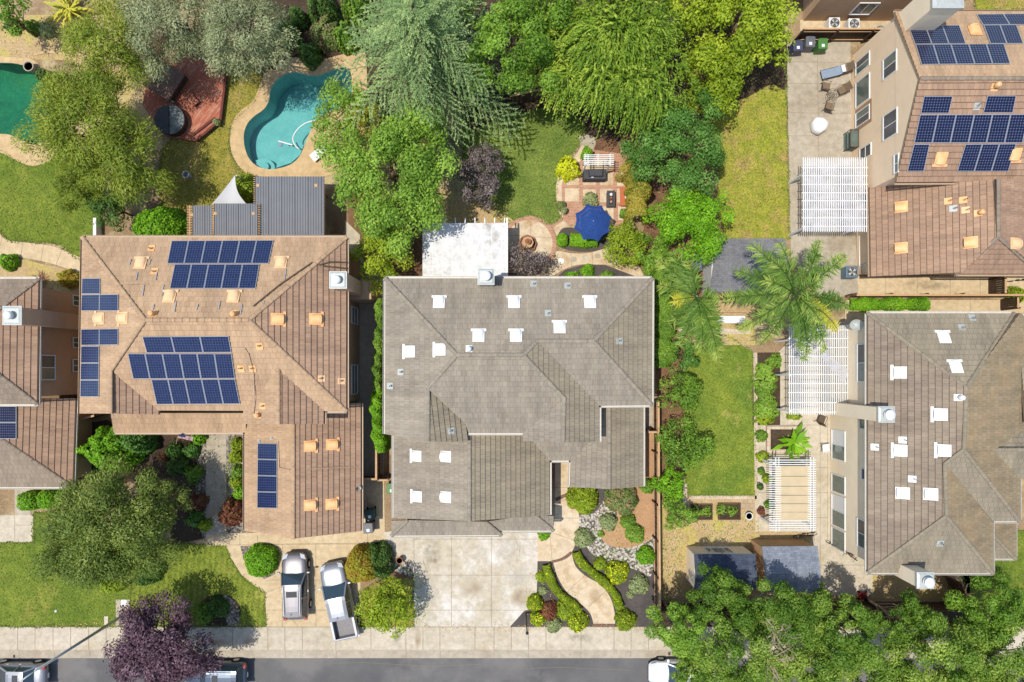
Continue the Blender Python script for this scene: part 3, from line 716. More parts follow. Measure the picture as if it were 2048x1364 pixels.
roMw, plMw, psMw = roof(hM, E1, dict(a=(1142, 915), b=(1140, 974), r0=(1218, 798), r1=(1218, 978), c=(1286, 973), d=(1286, 798), e=(1194, 798), g=(1194, 868)),
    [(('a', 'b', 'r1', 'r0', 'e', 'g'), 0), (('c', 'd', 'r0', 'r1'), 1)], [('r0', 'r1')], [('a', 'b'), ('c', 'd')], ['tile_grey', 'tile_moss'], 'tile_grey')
for nn, ff, rr in ((dict(a=(783, 1071), b=(1003, 1070), c=(970, 1043), d=(816, 1040), e=(783, 1041)), (('a', 'b', 'c', 'd'), ('a', 'e', 'd')), [('a', 'd'), ('b', 'c')]),
               (dict(a=(986, 1061), b=(1107, 1061), c=(1068, 1029), d=(972, 1043), e=(1107, 1032)), (('a', 'b', 'c', 'd'), ('b', 'e', 'c')), [('b', 'c')])):
    roof(hM, E1 - .25, nn, [(f, 0) for f in ff], rr, [('a', 'b')], ['tile_grey'], None, 'gut_w')
wpM = walls(hM, [(771, 557), (1304, 557), (1303, 810), (1198, 811), (1198, 884), (1046, 882), (1046, 866), (937, 866), (936, 883), (770, 868)], E2, mat='stucco_b')
walls(hM, [(787, 850), (1099, 850), (1099, 1036), (787, 1036)], E1, mat='stucco_b', name='garage_wall')
walls(hM, [(1142, 850), (1286, 810), (1286, 974), (1142, 974)], E1, mat='stucco_b', name='wing_wall')
walls(hM, [(1085, 870), (1160, 870), (1160, 925), (1085, 925)], E1, mat='stucco_b', name='porch_wall')
for x, y in ((878, 604), (1028, 604), (1180, 604), (1119, 654), (957, 671), (1032, 671)): vent(roM, plM[0], x, y)
for x, y in ((818, 703), (879, 699)): vent(roM, plM[1], x, y)
for x, y in ((832, 912), (891, 913), (833, 993), (891, 994)): vent(roMg, plMg[0], x, y, bar=(x < 850))
for x, y in ((1067, 568), (1135, 572), (1096, 627)): pipe(roM, plM[0], x, y, r=.07)
for x, y in ((802, 744), (781, 772)): pipe(roM, plM[1], x, y, r=.07)
pipe(roM, plM[0], 938, 698, 'whitemetal', cowl=True)
pipe(roM, plM[6], 901, 862, r=.07); pipe(roMg, plMg[0], 815, 866, 'whitemetal', r=.1, fl=.28); pipe(roM, plM[2], 1238, 682, r=.08)
cM = P(972, 553, 7.4)
chimney(hM, None, (972, 553), 7.4, .88, .86, 'galv', cowl='tall', z0=5.0)
gable_y(hM, P(0, 1042, E1).y + .5, P(787, 0, E1).x + .5, P(1099, 0, E1).x - .5, psMg['r1'].x, E1, psMg['r1'].z, 'stucco_b')
gable_y(hM, P(0, 974, E1).y + .4, P(1142, 0, E1).x + .4, P(1286, 0, E1).x - .4, psMw['r1'].x, E1, psMw['r1'].z, 'stucco_b')
gable_y(hM, P(0, 883, E2).y + .4, P(770, 0, E2).x + .4, P(936, 0, E2).x - .4, psM['f'].x, E2, psM['f'].z, 'stucco_b')
gable_y(hM, P(0, 884, E2).y + .4, P(1046, 0, E2).x + .4, P(1198, 0, E2).x - .4, psM['j'].x, E2, psM['j'].z, 'stucco_b')
MB().box((P(893, 0, 1).x, P(0, 1041, E1).y + .47, .05), (4.8, .06, 2.2)).build('garage_door', M['white'], hM)
MB().box((P(1118, 0, 1).x, P(0, 925, E1).y + .4, .05), (1.0, .06, 2.1)).build('front_door', M['wood_d'], hM)

# ======= two-storey house cut by the image's edge, brown tiles, west side
hB = thing('house', 'brown tiled house with tall brown chimney shaft, cut off by the picture edge', 'house', P(20, 760))
roB, plB, psB = roof(hB, E2, dict(tr=(78, 558), br=(75, 808), tl=(-420, 558), bl=(-420, 808), r1=(-88, 683), r0=(-420, 683)),
    [(('tr', 'br', 'r1'), 0), (('tl', 'tr', 'r1', 'r0'), 1), (('bl', 'br', 'r1', 'r0'), 1)], [('tr', 'r1'), ('br', 'r1')], [('tr', 'br'), ('tl', 'tr'), ('bl', 'br')], ['tile_brown', 'tile_warm'], 'tile_warm')
roB2, plB2, psB2 = roof(hB, E1, dict(a=(152, 797), b=(146, 974), c=(-20, 862), d=(-20, 797), e=(-220, 974), f=(-220, 862)),
    [(('a', 'b', 'c', 'd'), 0), (('e', 'b', 'c', 'f'), 1)], [('b', 'c')], [('a', 'b'), ('e', 'b')], ['tile_brown', 'tile_warm'], 'tile_warm')
wpB = walls(hB, [(-420, 558), (78, 558), (75, 808), (-420, 808)], E2, mat='stucco_b'); XB = max(p[0] for p in wpB)
walls(hB, [(-220, 800), (149, 800), (146, 974), (-220, 974)], E1, mat='stucco_b', name='lower_wall')
win_x(hB, XB, 108, 82, 712, 758, 1, 'v', 'glass', 'glass_d')
for a, b in ((594, 612), (677, 695), (720, 742)): win_x(hB, XB, 163, 146, a, b, 1, 'v', 'glass')
chimney(hB, None, (24, 631), 8.1, 1.0, 1.0, 'stucco_b')
array(hB, plB2[0], [(-8, 812), (33, 812), (33, 878), (-8, 878)], 1, 2, (10, 6), 'solar_t')

# ======= north-east house: gable end towards the patio
hT = thing('house', 'pale stucco house, brown tiles, wide gable end over a patio, dark solar arrays', 'house', P(1900, 300))
nd = dict(a=(1789, 24), b=(2300, 24), r0=(1839, 157), r1=(2300, 157), c=(1791, 365), d=(2300, 362))
roT, plT, psT = roof(hT, E2, nd, [(('a', 'b', 'r1', 'r0'), 0), (('c', 'd', 'r1', 'r0'), 1)], [('r0', 'r1')], [('a', 'b'), ('c', 'd')], ['tile_tan', 'tile_brown'], 'tile_warm', 'gut_t')
nd = dict(a=(1738, 372), b=(1741, 554), r0=(1996, 330), r1=(1996, 474), c=(1911, 548), d=(2046, 548), e=(2246, 548), f=(2250, 372), g=(1760, 330))
roT2, plT2, psT2 = roof(hT, E1, dict(a=(1738, 374), b=(1741, 553), r0=(1996, 356), r1=(1996, 474), c=(1911, 548, 5.1), d=(2078, 548, 5.1), f=(2250, 356), e=(2250, 553)),
    [(('a', 'b', 'c', 'r1', 'r0'), 0), (('f', 'e', 'd', 'r1', 'r0'), 0), (('c', 'd', 'r1'), 1)], [('r0', 'r1'), ('c', 'r1'), ('d', 'r1')], [('a', 'b'), ('c', 'd')], ['tile_brown', 'tile_brown'], 'tile_warm', 'gut_t')
XT = 24.25
yT0, yT1 = P(0, 365, E2).y + .4, P(0, 24, E2).y - .4
MB().prism([(XT, yT0), (XT + 16, yT0), (XT + 16, yT1), (XT, yT1)], -.05, E2 - .14).build('wall', M['stucco'], hT)
gable_x(hT, XT, yT0, yT1, psT['r0'].y, E2, psT['r0'].z, 'stucco')
walls(hT, [(1738, 380), (2250, 380), (2250, 553), (1741, 553)], E1, mat='stucco', name='lower_wall', d=.5)
for a, b, c, d, mu, p1, p2 in ((1713, 1739, 127, 151, 'v', 'glass', 'glass_d'), (1713, 1739, 168, 215, '', 'glass', None), (1713, 1739, 229, 255, 'v', 'glass_d', 'glass'), (1721, 1742, 300, 321, 'h', 'glass_d', None),
    (1768, 1793, 121, 159, 'v', 'glass_d', 'glass'), (1768, 1794, 234, 281, 'v', 'glass_d', None), (1790, 1797, 312, 346, 'v', 'glass', None)):
    win_x(hT, XT, a, b, c, d, -1, mu, p1, p2)
tz0, tz1 = 0.55, 2.75; ty0, ty1 = P(0, 258, .7).y, P(0, 225, .7).y
MB().hexa([(XT - .012, ty0 - .2, tz0), (XT, ty0 - .2, tz0), (XT, ty1 + .2, tz0), (XT - .012, ty1 + .2, tz0)], [(XT - .012, ty0 - .2, tz1), (XT, ty0 - .2, tz1), (XT, ty1 + .2, tz1), (XT - .012, ty1 + .2, tz1)]).build('stucco_trim', M['trim_b'], hT)
xT2 = P(1741, 0, E1).x + .5
window(hT, 'x', xT2, P(0, 527, 1.3).y, P(0, 467, 1.3).y, .4, 2.1, -1, 'v', 'glass', 'glass_d')
q = [(1815, 52), (1920, 50), (1933, 87), (1829, 88)]
array(hT, plT[0], [(1816, 51), (1919, 50), (1932, 87), (1830, 88)], 3, 1, (8, 9), 'solar_t')
array(hT, plT[0], [(1831, 89), (2008, 87), (2021, 127), (1843, 129)], 5, 1, (6, 9), 'solar_t')
array(hT, plT[0], [(1953, 28), (2060, 27), (2074, 49), (1966, 49)], 2, 1, (10, 6), 'solar_t')
array(hT, plT[0], [(1967, 50), (2033, 49), (2047, 87), (1981, 87)], 2, 1, (6, 9), 'solar_t')
array(hT, plT[1], [(1848, 192), (1906, 192), (1898, 227), (1841, 227)], 1, 1, (10, 6), 'solar_t')
array(hT, plT[1], [(1975, 191), (2033, 191), (2026, 226), (1966, 226)], 1, 1, (10, 6), 'solar_t')
array(hT, plT[1], [(1840, 229), (2058, 228), (2045, 286), (1828, 286)], 6, 1, (6, 10), 'solar_t')
array(hT, plT[1], [(1828, 288), (1860, 288), (1848, 343), (1814, 343)], 1, 1, (6, 10), 'solar_t')
array(hT, plT[1], [(1931, 288), (2033, 287), (2017, 343), (1914, 343)], 3, 1, (6, 10), 'solar_t')
vent(roT, plT[0], 1950, 60, 'copper', False)
for x, y in ((1882, 318), (2030, 310)): vent(roT, plT[1], x, y, 'copper')
for x, y, cw in ((1989, 174, 1), (1954, 212, 0)): pipe(roT, plT[1], x, y, 'copper' if cw else 'galv', cowl=bool(cw))
for x, y in ((1801, 414), (1801, 496), (1940, 485)): vent(roT2, plT2[0], x, y, 'copper', False)
vent(roT2, plT2[1], 2031, 487, 'copper_p', False)
for x, y, m_, cw in ((1897, 402, 'copper', 0), (1927, 400, 'copper', 0), (1907, 417, 'galv', 0), (1932, 420, 'copper_p', 0), (1957, 426, 'copper', 1)): pipe(roT2, plT2[0], x, y, m_, cowl=bool(cw))
chimney(hT, (P(1890, 10, 9).x, P(0, -12, 9.3).y), (0, 0), 9.3, 1.7, 1.5, 'stucco_r')

# ======= north neighbour: only its shaded side wall reaches into the picture
hN = thing('house', 'shaded stucco side wall with one slim window behind two air conditioners', 'house', P(1720, -40))
yN = P(0, 42, 0).y; x0N, x1N = P(1606, 0, 0).x, P(1880, 0, 0).x
MB().prism([(x0N, yN), (x1N, yN), (x1N, yN + 9), (x0N, yN + 9)], -.05, 5.6).build('wall', M['stucco_b'], hN)
kN = lambda py: H - F * yN / (CY - py)
window(hN, 'y', yN, P(1730, 0, 3).x, P(1768, 0, 3).x, 1.0, 2.4, -1, 'v', 'glass_d', 'glass')
roof(hN, 5.7, dict(a=(1565, -62), b=(1990, -62), c=(1990, -380), d=(1565, -380), r0=(1690, -220), r1=(1860, -220)),
    [(('a', 'b', 'r1', 'r0'), 0), (('c', 'd', 'r0', 'r1'), 0), (('a', 'd', 'r0'), 0), (('b', 'c', 'r1'), 0)], [('r0', 'r1')], [('a', 'b')], ['tile_brown'])

# ======= south-east house
E3 = 6.1
hR = thing('house', 'ivory stucco house with ochre-stained tiles, two broad chimneys, row of patio windows', 'house', P(1880, 880))
nd = dict(tl=(1735, 627), tr=(2028, 627), bl=(1735, 1145), br=(1985, 1146), a=(1932, 775), b=(1927, 899), c=(1889, 928), d=(1892, 1032),
          e=(2038, 1042), f=(1984, 1042), g=(1935, 982), h=(2038, 956), i=(1982, 899), j=(2250, 899), k=(2250, 957, E3), l=(2033, 843), m=(2250, 840, E3), n=(1984, 1043))
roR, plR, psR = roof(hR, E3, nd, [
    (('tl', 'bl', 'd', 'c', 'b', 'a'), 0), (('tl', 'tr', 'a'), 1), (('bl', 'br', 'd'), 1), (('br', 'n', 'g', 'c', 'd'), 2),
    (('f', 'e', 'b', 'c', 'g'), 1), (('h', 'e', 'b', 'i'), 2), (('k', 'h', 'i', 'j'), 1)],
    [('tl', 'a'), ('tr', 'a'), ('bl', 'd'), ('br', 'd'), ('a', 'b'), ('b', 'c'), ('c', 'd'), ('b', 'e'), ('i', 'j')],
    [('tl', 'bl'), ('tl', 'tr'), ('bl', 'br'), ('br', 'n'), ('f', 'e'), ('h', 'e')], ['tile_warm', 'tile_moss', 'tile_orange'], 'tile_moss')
zA, zB, zI = psR['a'].z, psR['b'].z, psR['i'].z
roof(hR, E3, dict(p=(2060, 850, E3 + .1), q=(2060, 640, E3 + .1), a=(1932, 775, zA), b=(1927, 899, zB), i=(1982, 899, zI), t=(2029, 627, E3)), [(('p', 'q', 't', 'a', 'b', 'i'), 2)], (), (), ['tile_warm', 'tile_moss', 'tile_orange'])
roof(hR, E3, dict(a=(2250, 632), b=(2032, 632), c=(2052, 846), d=(2250, 846)), [(('a', 'b', 'c', 'd'), 0)], (), [('a', 'b')], ['tile_moss'], pitch=.13)
roof(hR, E3, dict(a=(2250, 842), b=(2030, 842), c=(1982, 899), d=(2250, 899)), [(('a', 'b', 'c', 'd'), 0)], (), (), ['tile_moss'])
roof(hR, E1, dict(a=(1960, 1117), b=(2030, 1117), c=(2030, 1000), d=(1978, 1062), e=(1978, 1000)), [(('a', 'b', 'd'), 0), (('b', 'c', 'e', 'd'), 1)], [('b', 'd')], [('a', 'b'), ('b', 'c')], ['tile_moss', 'tile_orange'])
XR = 22.68
yR0, yR1 = P(0, 1146, E3).y + .45, P(0, 627, E3).y - .45; xR1 = P(1985, 0, E3).x - .45
MB().prism([(XR, yR0), (xR1, yR0), (xR1, yR1), (XR, yR1)], -.05, E3 - .14).build('wall', M['stucco_r'], hR)
MB().prism([(xR1, P(0, 1040, E3).y + .45), (P(2038, 0, E3).x - .45, P(0, 1040, E3).y + .45), (P(2038, 0, E3).x - .45, yR1), (xR1, yR1)], -.05, E3 - .14).build('wall', M['stucco_r'], hR)
MB().prism([(xR1, P(0, 1117, E1).y + .4), (P(2030, 0, E1).x - .4, P(0, 1117, E1).y + .4), (P(2030, 0, E1).x - .4, 0 - 9), (xR1, -9)], -.05, E1 - .14).build('lower_wall', M['stucco_r'], hR)
MB().prism([(P(2038, 0, E3).x - .45, P(0, 957, E3).y + .4), (P(2250, 0, E3).x, P(0, 957, E3).y + .4), (P(2250, 0, E3).x, yR1), (P(2038, 0, E3).x - .45, yR1)], -.05, E3 - .14).build('wall', M['stucco_r'], hR)
for a, b, c, d, mu, p1, p2 in ((1665, 1690, 860, 915, 'v', 'glass', 'white'), (1665, 1690, 948, 980, '', 'glass', None), (1665, 1690, 988, 1047, 'v', 'glass', 'white'), (1665, 1690, 1054, 1090, '', 'glass', None),
    (1721, 1732, 838, 856, '', 'glass', None), (1725, 1733, 937, 957, '', 'glass_d', None), (1716, 1733, 1037, 1090, 'v', 'glass', 'glass_d'), (1716, 1733, 690, 762, 'v', 'glass', 'glass_d')):
    win_x(hR, XR, a, b, c, d, -1, mu, p1, p2)
for x, y in ((1798, 745), (1879, 829), (1799, 901), (1886, 901), (1804, 986), (1860, 988)): vent(roR, plR[0], x, y, bar=(y < 920))
for x, y in ((1888, 674), (1912, 733)): vent(roR, plR[1], x, y)
for x, y in ((1750, 894), (1806, 880), (1825, 958)): pipe(roR, plR[0], x, y, 'whitemetal', r=.05)
pipe(roR, plR[0], 1917, 795, 'whitemetal', cowl=True)
for x, y in ((1923, 655), (1944, 636)): pipe(roR, plR[1], x, y)
pipe(roR, plR[2], 1880, 1086)
c1 = P(1773, 829, 8.2); chimney(hR, (c1.x, c1.y), (0, 0), 8.2, .86, .84, 'stucco_r', cowl='tall')
MB().box((XR - .02 + .3, c1.y, -.05), (.9, .84, 6.6)).build('chimney_flank', M['stucco_r'], hR)
c2 = P(1851, 1161, 8.2); chimney(hR, (c2.x, c2.y), (0, 0), 8.2, .9, .86, 'stucco_r', cowl='tall')
MB().box((c2.x, c2.y + .45, -.05), (1.0, .9, 5.8)).build('chimney_flank', M['stucco_r'], hR)
# ---------------------------------------------------------------- ground, paving, pools, road
JM = M['joint']
pool1 = sm([(700, 138), (660, 143), (640, 151), (615, 150), (595, 145), (575, 147), (558, 157), (546, 170), (540, 186), (538, 202), (528, 219), (510, 232), (495, 248), (488, 270), (490, 295), (498, 316), (512, 331), (532, 338), (552, 338), (580, 330), (598, 315), (608, 295), (616, 273), (630, 248), (645, 232), (670, 218), (700, 205)], 3)
pool2 = sm([(-60, 127), (0, 126), (35, 128), (62, 138), (80, 158), (103, 180), (124, 208), (128, 238), (114, 262), (95, 280), (68, 290), (45, 280), (20, 270), (0, 268), (-60, 266)], 3)
big = 9000
YB = 1300
g = sheet('ground', [(-big, -big), (big, -big), (big, big), (-big, big)], -0.34, M['soil'], [pool1, pool2])
sheet('yard_ground', [(-2500, -2500), (4600, -2500), (4600, YB), (-2500, YB)], 0.0, M['soil'], [pool1, pool2])
def pool(nm, loop, dp0, dp1, mat, wmat):
    ys = [b for a, b in loop]; y0, y1 = min(ys), max(ys); mb = MB()
    dep = lambda b: dp0 + (dp1 - dp0) * (b - y0) / (y1 - y0)
    top = [P(a, b) + Vector((0, 0, .03)) for a, b in loop]; bot = [P(a, b) - Vector((0, 0, dep(b))) for a, b in loop]
    for i in range(len(loop)):
        j = (i + 1) % len(loop); mb.face([top[i], top[j], bot[j], bot[i]])
    mb.face(bot)
    o = mb.build(nm, M[mat]); o['kind'] = 'structure'
    w = sheet('pool_water', loop, -0.13, M[wmat]); return o
pool('pool_basin', pool1, 2.1, 0.9, 'pool_a', 'water_a')
pool('pool_basin', pool2, 1.8, 1.6, 'pool_b', 'water_b')
for nm, r, z, hgt in (('pool_step', 24, -.6, .5), ('pool_step', 14, -.35, .75)):
    o = MB().prism([tuple(P(a, b))[:2] for a, b in ell(520, 330, r, r * .75, 20)], z - hgt, z).build(nm, M['pool_a']); o['kind'] = 'structure'
o = MB().prism([tuple(P(a, b))[:2] for a, b in [(548, 332), (578, 322), (596, 306), (604, 286), (588, 280), (566, 296), (552, 312)]], -1.3, -.45).build('pool_shelf', M['pool_a']); o['kind'] = 'structure'
cop1 = sm([(730, 100), (690, 108), (650, 118), (615, 122), (592, 116), (565, 124), (540, 140), (524, 160), (516, 182), (505, 204), (482, 222), (466, 245), (461, 275), (463, 302), (474, 326), (492, 346), (520, 353), (650, 353), (690, 330), (730, 300)], 4)
sheet('pool_deck', cop1, .05, M['deckc'], [pool1], thick=.06)
cop2 = sm([(-60, 110), (0, 114), (38, 116), (70, 122), (92, 145), (118, 172), (142, 205), (150, 240), (140, 270), (120, 300), (100, 322), (66, 332), (35, 322), (0, 305), (-60, 298)], 4)
sheet('pool_deck', cop2, .05, M['deckc'], [pool2], thick=.06)
sheet('path', sm([(70, 108), (100, 101), (130, 107), (152, 118), (148, 121), (128, 112), (100, 107), (72, 111)], 3), .06, M['deckc'])
# lawns
LAWNS = []
def L(pts, m, z=.012, n=4, nm='lawn'):
    q = sm(pts, n) if n else pts; LAWNS.append(q); return sheet(nm, q, z, M[m])
L([(-80, 300), (0, 303), (40, 322), (100, 318), (150, 300), (200, 335), (200, 476), (165, 477), (160, 520), (120, 490), (60, 484), (20, 480), (-10, 460), (-80, 440)], 'lawn_a')
sheet('path', sm([(-80, 450), (-10, 462), (14, 480), (60, 486), (110, 494), (165, 518), (190, 545), (190, 570), (163, 549), (110, 529), (50, 516), (0, 512), (-80, 508)], 4), .03, M['conc_y'], joints=[((46, 485), (42, 517)), ((88, 488), (82, 524)), ((125, 497), (112, 532)), ((6, 472), (-4, 512))], jm=JM)
L([(440, 120), (480, 120), (525, 150), (512, 200), (470, 240), (458, 280), (474, 335), (515, 352), (520, 420), (330, 430), (325, 300), (360, 275), (430, 262), (440, 160)], 'lawn_dry', n=2)
L([(930, 200), (1000, 190), (1080, 190), (1160, 240), (1168, 272), (1140, 315), (1117, 360), (1112, 400), (1126, 426), (1098, 448), (1060, 430), (1015, 442), (985, 430), (940, 395), (925, 300)], 'lawn_b')
L([(1380, 120), (1572, 120), (1575, 300), (1578, 478), (1450, 480), (1435, 400), (1440, 300), (1400, 220)], 'lawn_y', n=0)
L([(1368, 640), (1400, 640), (1507, 705), (1512, 990), (1378, 992), (1366, 940), (1368, 800)], 'lawn_r', n=0)
L([(-80, 1085), (67, 1085), (67, 1026), (150, 1015), (260, 1100), (262, 1253), (-80, 1253)], 'lawn_a', n=0)
L([(262, 1253), (262, 1100), (330, 1085), (452, 1091), (462, 1115), (484, 1150), (508, 1170), (530, 1186), (532, 1253)], 'lawn_f', n=0)
L([(770, 1150), (800, 1132), (826, 1150), (828, 1253), (720, 1253), (716, 1190)], 'lawn_dry', n=0)
L([(1960, 1060), (2400, 1060), (2400, 1253), (1930, 1253), (1925, 1150)], 'lawn_a', n=0)
L([(1950, -20), (2300, -20), (2300, 20), (1950, 20)], 'lawn_y', n=0)
# beds, and dark patches painted in as tree shade
B = lambda pts, m, z=.02, n=4: sheet('bed_or_shade_patch', sm(pts, n) if n else pts, z, M[m])
B([(1470, 100), (1572, 70), (1574, 140), (1570, 180), (1540, 170), (1480, 200), (1400, 200)], 'soil_or_shade', .021)  # tree shade painted over the lawn as a dark patch
B([(540, -20), (720, -20), (720, 110), (640, 118), (590, 114), (555, 126), (520, 150), (500, 110)], 'soil_or_shade', .0085)  # shade along the top edge, put into the ground colour
B([(700, -20), (1500, -20), (1420, 190), (1380, 260), (1230, 285), (1160, 268), (1085, 200), (930, 190), (760, 240), (700, 150)], 'soil_or_shade', .0065, 0)  # dark ground paints the tree belt's shade under the crowns
B([(930, 180), (1080, 180), (1085, 215), (1000, 235), (945, 260), (930, 240)], 'soil_or_shade', .018)  # deep shade at the lawn's top end, painted as dark ground
B([(860, 380), (940, 395), (1010, 430), (1015, 446), (850, 446)], 'dry', .021)
B([(1170, 280), (1230, 280), (1235, 312), (1165, 312)], 'bark', .022)
B([(690, 360), (770, 380), (845, 440), (845, 560), (730, 560), (700, 470)], 'bark', .012, 0)
B([(1240, 270), (1450, 200), (1450, 480), (1480, 560), (1420, 700), (1370, 700), (1365, 1000), (1320, 1000), (1306, 555), (1270, 545), (1290, 440)], 'bark', .01, 0)
B([(1120, 462), (1140, 455), (1200, 466), (1232, 468), (1222, 490), (1200, 500), (1170, 504), (1135, 500), (1113, 488)], 'mulch', .045)
B([(1110, 556), (1130, 540), (1165, 530), (1210, 530), (1250, 545), (1285, 558)], 'mulch', .045, 0)
B([(1112, 1032), (1100, 1080), (1075, 1085), (1075, 1062), (1100, 1062)], 'mulch', .02, 0)
B([(1075, 1122), (1105, 1120), (1150, 1080), (1158, 1030), (1140, 985), (1140, 970), (1310, 965), (1310, 1253), (1020, 1253), (1048, 1222), (1073, 1212)], 'mulch', .018, 0)
B([(1157, 1032), (1192, 1022), (1214, 990), (1240, 975), (1306, 975), (1306, 1140), (1280, 1142), (1245, 1130), (1195, 1114), (1174, 1095), (1163, 1065)], 'pebble', .026)
B([(1200, 1062), (1226, 1048), (1240, 1010), (1258, 985), (1308, 950), (1308, 1058), (1290, 1084), (1250, 1096), (1212, 1087)], 'tanmulch', .034)
B([(1284, 812), (1310, 812), (1310, 985), (1284, 985)], 'tanmulch', .016, 0)
sheet('path', [(1287, 812), (1309, 812), (1309, 858), (1287, 858)], .024, M['conc_g'])
B([(744, 1086), (772, 1088), (790, 1112), (826, 1132), (826, 1152), (800, 1146), (775, 1132), (760, 1112)], 'pebble', .03)
B([(738, 1086), (748, 1086), (770, 1130), (826, 1152), (826, 1160), (770, 1150), (730, 1120)], 'bark', .022, 0)
B([(330, 866), (414, 868), (416, 1075), (345, 1090), (330, 1000)], 'soil_or_shade', .02, 0)  # bed by the entry walk, coloured dark in place of shade
B([(398, 900), (414, 900), (415, 1060), (404, 1070), (392, 1000)], 'pebble_dark', .026)
B([(452, 866), (492, 866), (492, 1064), (455, 1070)], 'pebble_dark', .02, 0)
B([(481, 1092), (549, 1090), (551, 1148), (530, 1158), (503, 1142), (487, 1118)], 'pebble_dark', .042, 0)
B(ell(440, 1222, 42, 34, 24), 'soil_or_shade', .022, 0)
B([(446, 1190), (466, 1200), (478, 1222), (476, 1250), (458, 1252), (450, 1225)], 'pebble_dark', .028)
B([(215, 840), (330, 866), (330, 960), (150, 970), (150, 850)], 'soil_or_shade', .014, 0)
B([(160, 545), (163, 640), (60, 640), (0, 560), (-60, 560), (-60, 512), (50, 520), (110, 534)], 'dry', .012, 0)
B([(-60, 30), (270, 30), (330, 300), (150, 300), (150, 120), (-60, 118)], 'dry', .008, 0)
B([(260, 60), (640, 90), (560, 120), (500, 150), (460, 110), (300, 120)], 'bark', .009, 0)
B([(1320, 1000), (1520, 995), (1640, 1070), (1640, 1215), (1318, 1215)], 'dry', .014, 0)
B([(1640, 1150), (1940, 1150), (1940, 1225), (1640, 1225)], 'dry', .012, 0)
B([(1316, 1215), (2400, 1232), (2400, 1290), (1316, 1298)], 'soil_or_shade', .013, 0)  # grove floor darkened to paint the shade between crowns
B([(1505, 705), (1560, 705), (1560, 850), (1505, 850)], 'soil_or_shade', .04, 0)
B([(1360, 600), (1510, 600), (1510, 690), (1366, 690)], 'dry', .02, 0)
# paving
def grid_j(x0, x1, y0, y1, xs, ys): return [((x, y0), (x, y1)) for x in xs] + [((x0, y), (x1, y)) for y in ys]
sheet('driveway', [(412, 1068), (722, 1060), (722, 1120), (720, 1253), (533, 1253), (531, 1186), (508, 1170), (484, 1150), (462, 1115), (452, 1091), (412, 1091)], .03, M['conc_y'],
      joints=grid_j(533, 720, 1088, 1253, (565, 632), (1088, 1160, 1220)) + [((450, 1090), (722, 1086)), ((480, 1070), (480, 1090)), ((515, 1070), (515, 1090)), ((575, 1228), (597, 1252)), ((530, 1186), (565, 1172))], jm=JM)
sheet('path', [(413, 866), (453, 866), (453, 1070), (412, 1070)], .032, M['conc_g'], joints=[((413, y), (453, y)) for y in (890, 930, 970, 1030)], jm=JM)
sheet('path', [(722, 960), (768, 960), (770, 1062), (776, 1086), (722, 1090)], .03, M['conc_y'], joints=[((722, 1030), (768, 1030)), ((735, 990), (735, 1086))], jm=JM)
sheet('path', [(696, 490), (770, 560), (768, 955), (696, 955)], .016, M['conc_g'], joints=[((696, y), (770, y)) for y in range(590, 950, 60)], jm=JM)
sheet('path', [(690, 440), (720, 470), (720, 500), (690, 495)], .02, M['conc'])
sheet('driveway', [(783, 1062), (1075, 1060), (1075, 1122), (1073, 1212), (1048, 1222), (1020, 1253), (828, 1253), (826, 1130), (796, 1112), (776, 1088), (768, 1064)], .032, M['conc_w'],
      joints=grid_j(828, 1074, 1066, 1253, (903, 983), (1078, 1150, 1220)) + [((828, 1066), (828, 1253)), ((840, 1240), (860, 1253))], jm=JM)
wk = sm([(1142, 985), (1150, 1005), (1158, 1030), (1157, 1060), (1150, 1090), (1138, 1110), (1120, 1119), (1105, 1122)], 4, False)
sheet('path', wk + [(1075, 1122), (1075, 1068), (1106, 1062), (1110, 1030), (1110, 920), (1142, 920)], .036, M['conc_p'], joints=[((1100, 1068), (1104, 1120)), ((1108, 1066), (1152, 1082)), ((1112, 1036), (1158, 1036)), ((1100, 975), (1142, 975))], jm=JM)
lf = sm([(1106, 1124), (1116, 1155), (1134, 1184), (1160, 1206), (1180, 1226), (1187, 1248)], 5, False); rt = sm([(1144, 1108), (1151, 1132), (1172, 1152), (1202, 1170), (1221, 1196), (1229, 1225), (1230, 1248)], 5, False)
sheet('path', lf + rt[::-1], .036, M['conc_p'], joints=[((1134, 1184), (1170, 1150)), ((1178, 1212), (1214, 1180))], jm=JM)
arc = sm([(1104, 1126), (1120, 1122), (1134, 1116), (1146, 1106)], 5, False); arc2 = sm([(1102, 1121), (1118, 1117), (1130, 1111), (1141, 1102)], 5, False)
sheet('path', arc + arc2[::-1], .042, M['brickd']); sheet('path', [(1187, 1247), (1230, 1247), (1230, 1253), (1187, 1253)], .042, M['brickd'])
sheet('path', [(1110, 996), (1134, 985), (1138, 990), (1112, 1003)], .042, M['brickd'])
sheet('path', [(-80, 1030), (67, 1030), (67, 1084), (-80, 1084)], .03, M['conc'], joints=[((30, 1030), (30, 1084)), ((30, 1050), (67, 1050))], jm=JM)
sheet('path', [(30, 960), (62, 960), (62, 1030), (30, 1030)], .03, M['conc_g'])
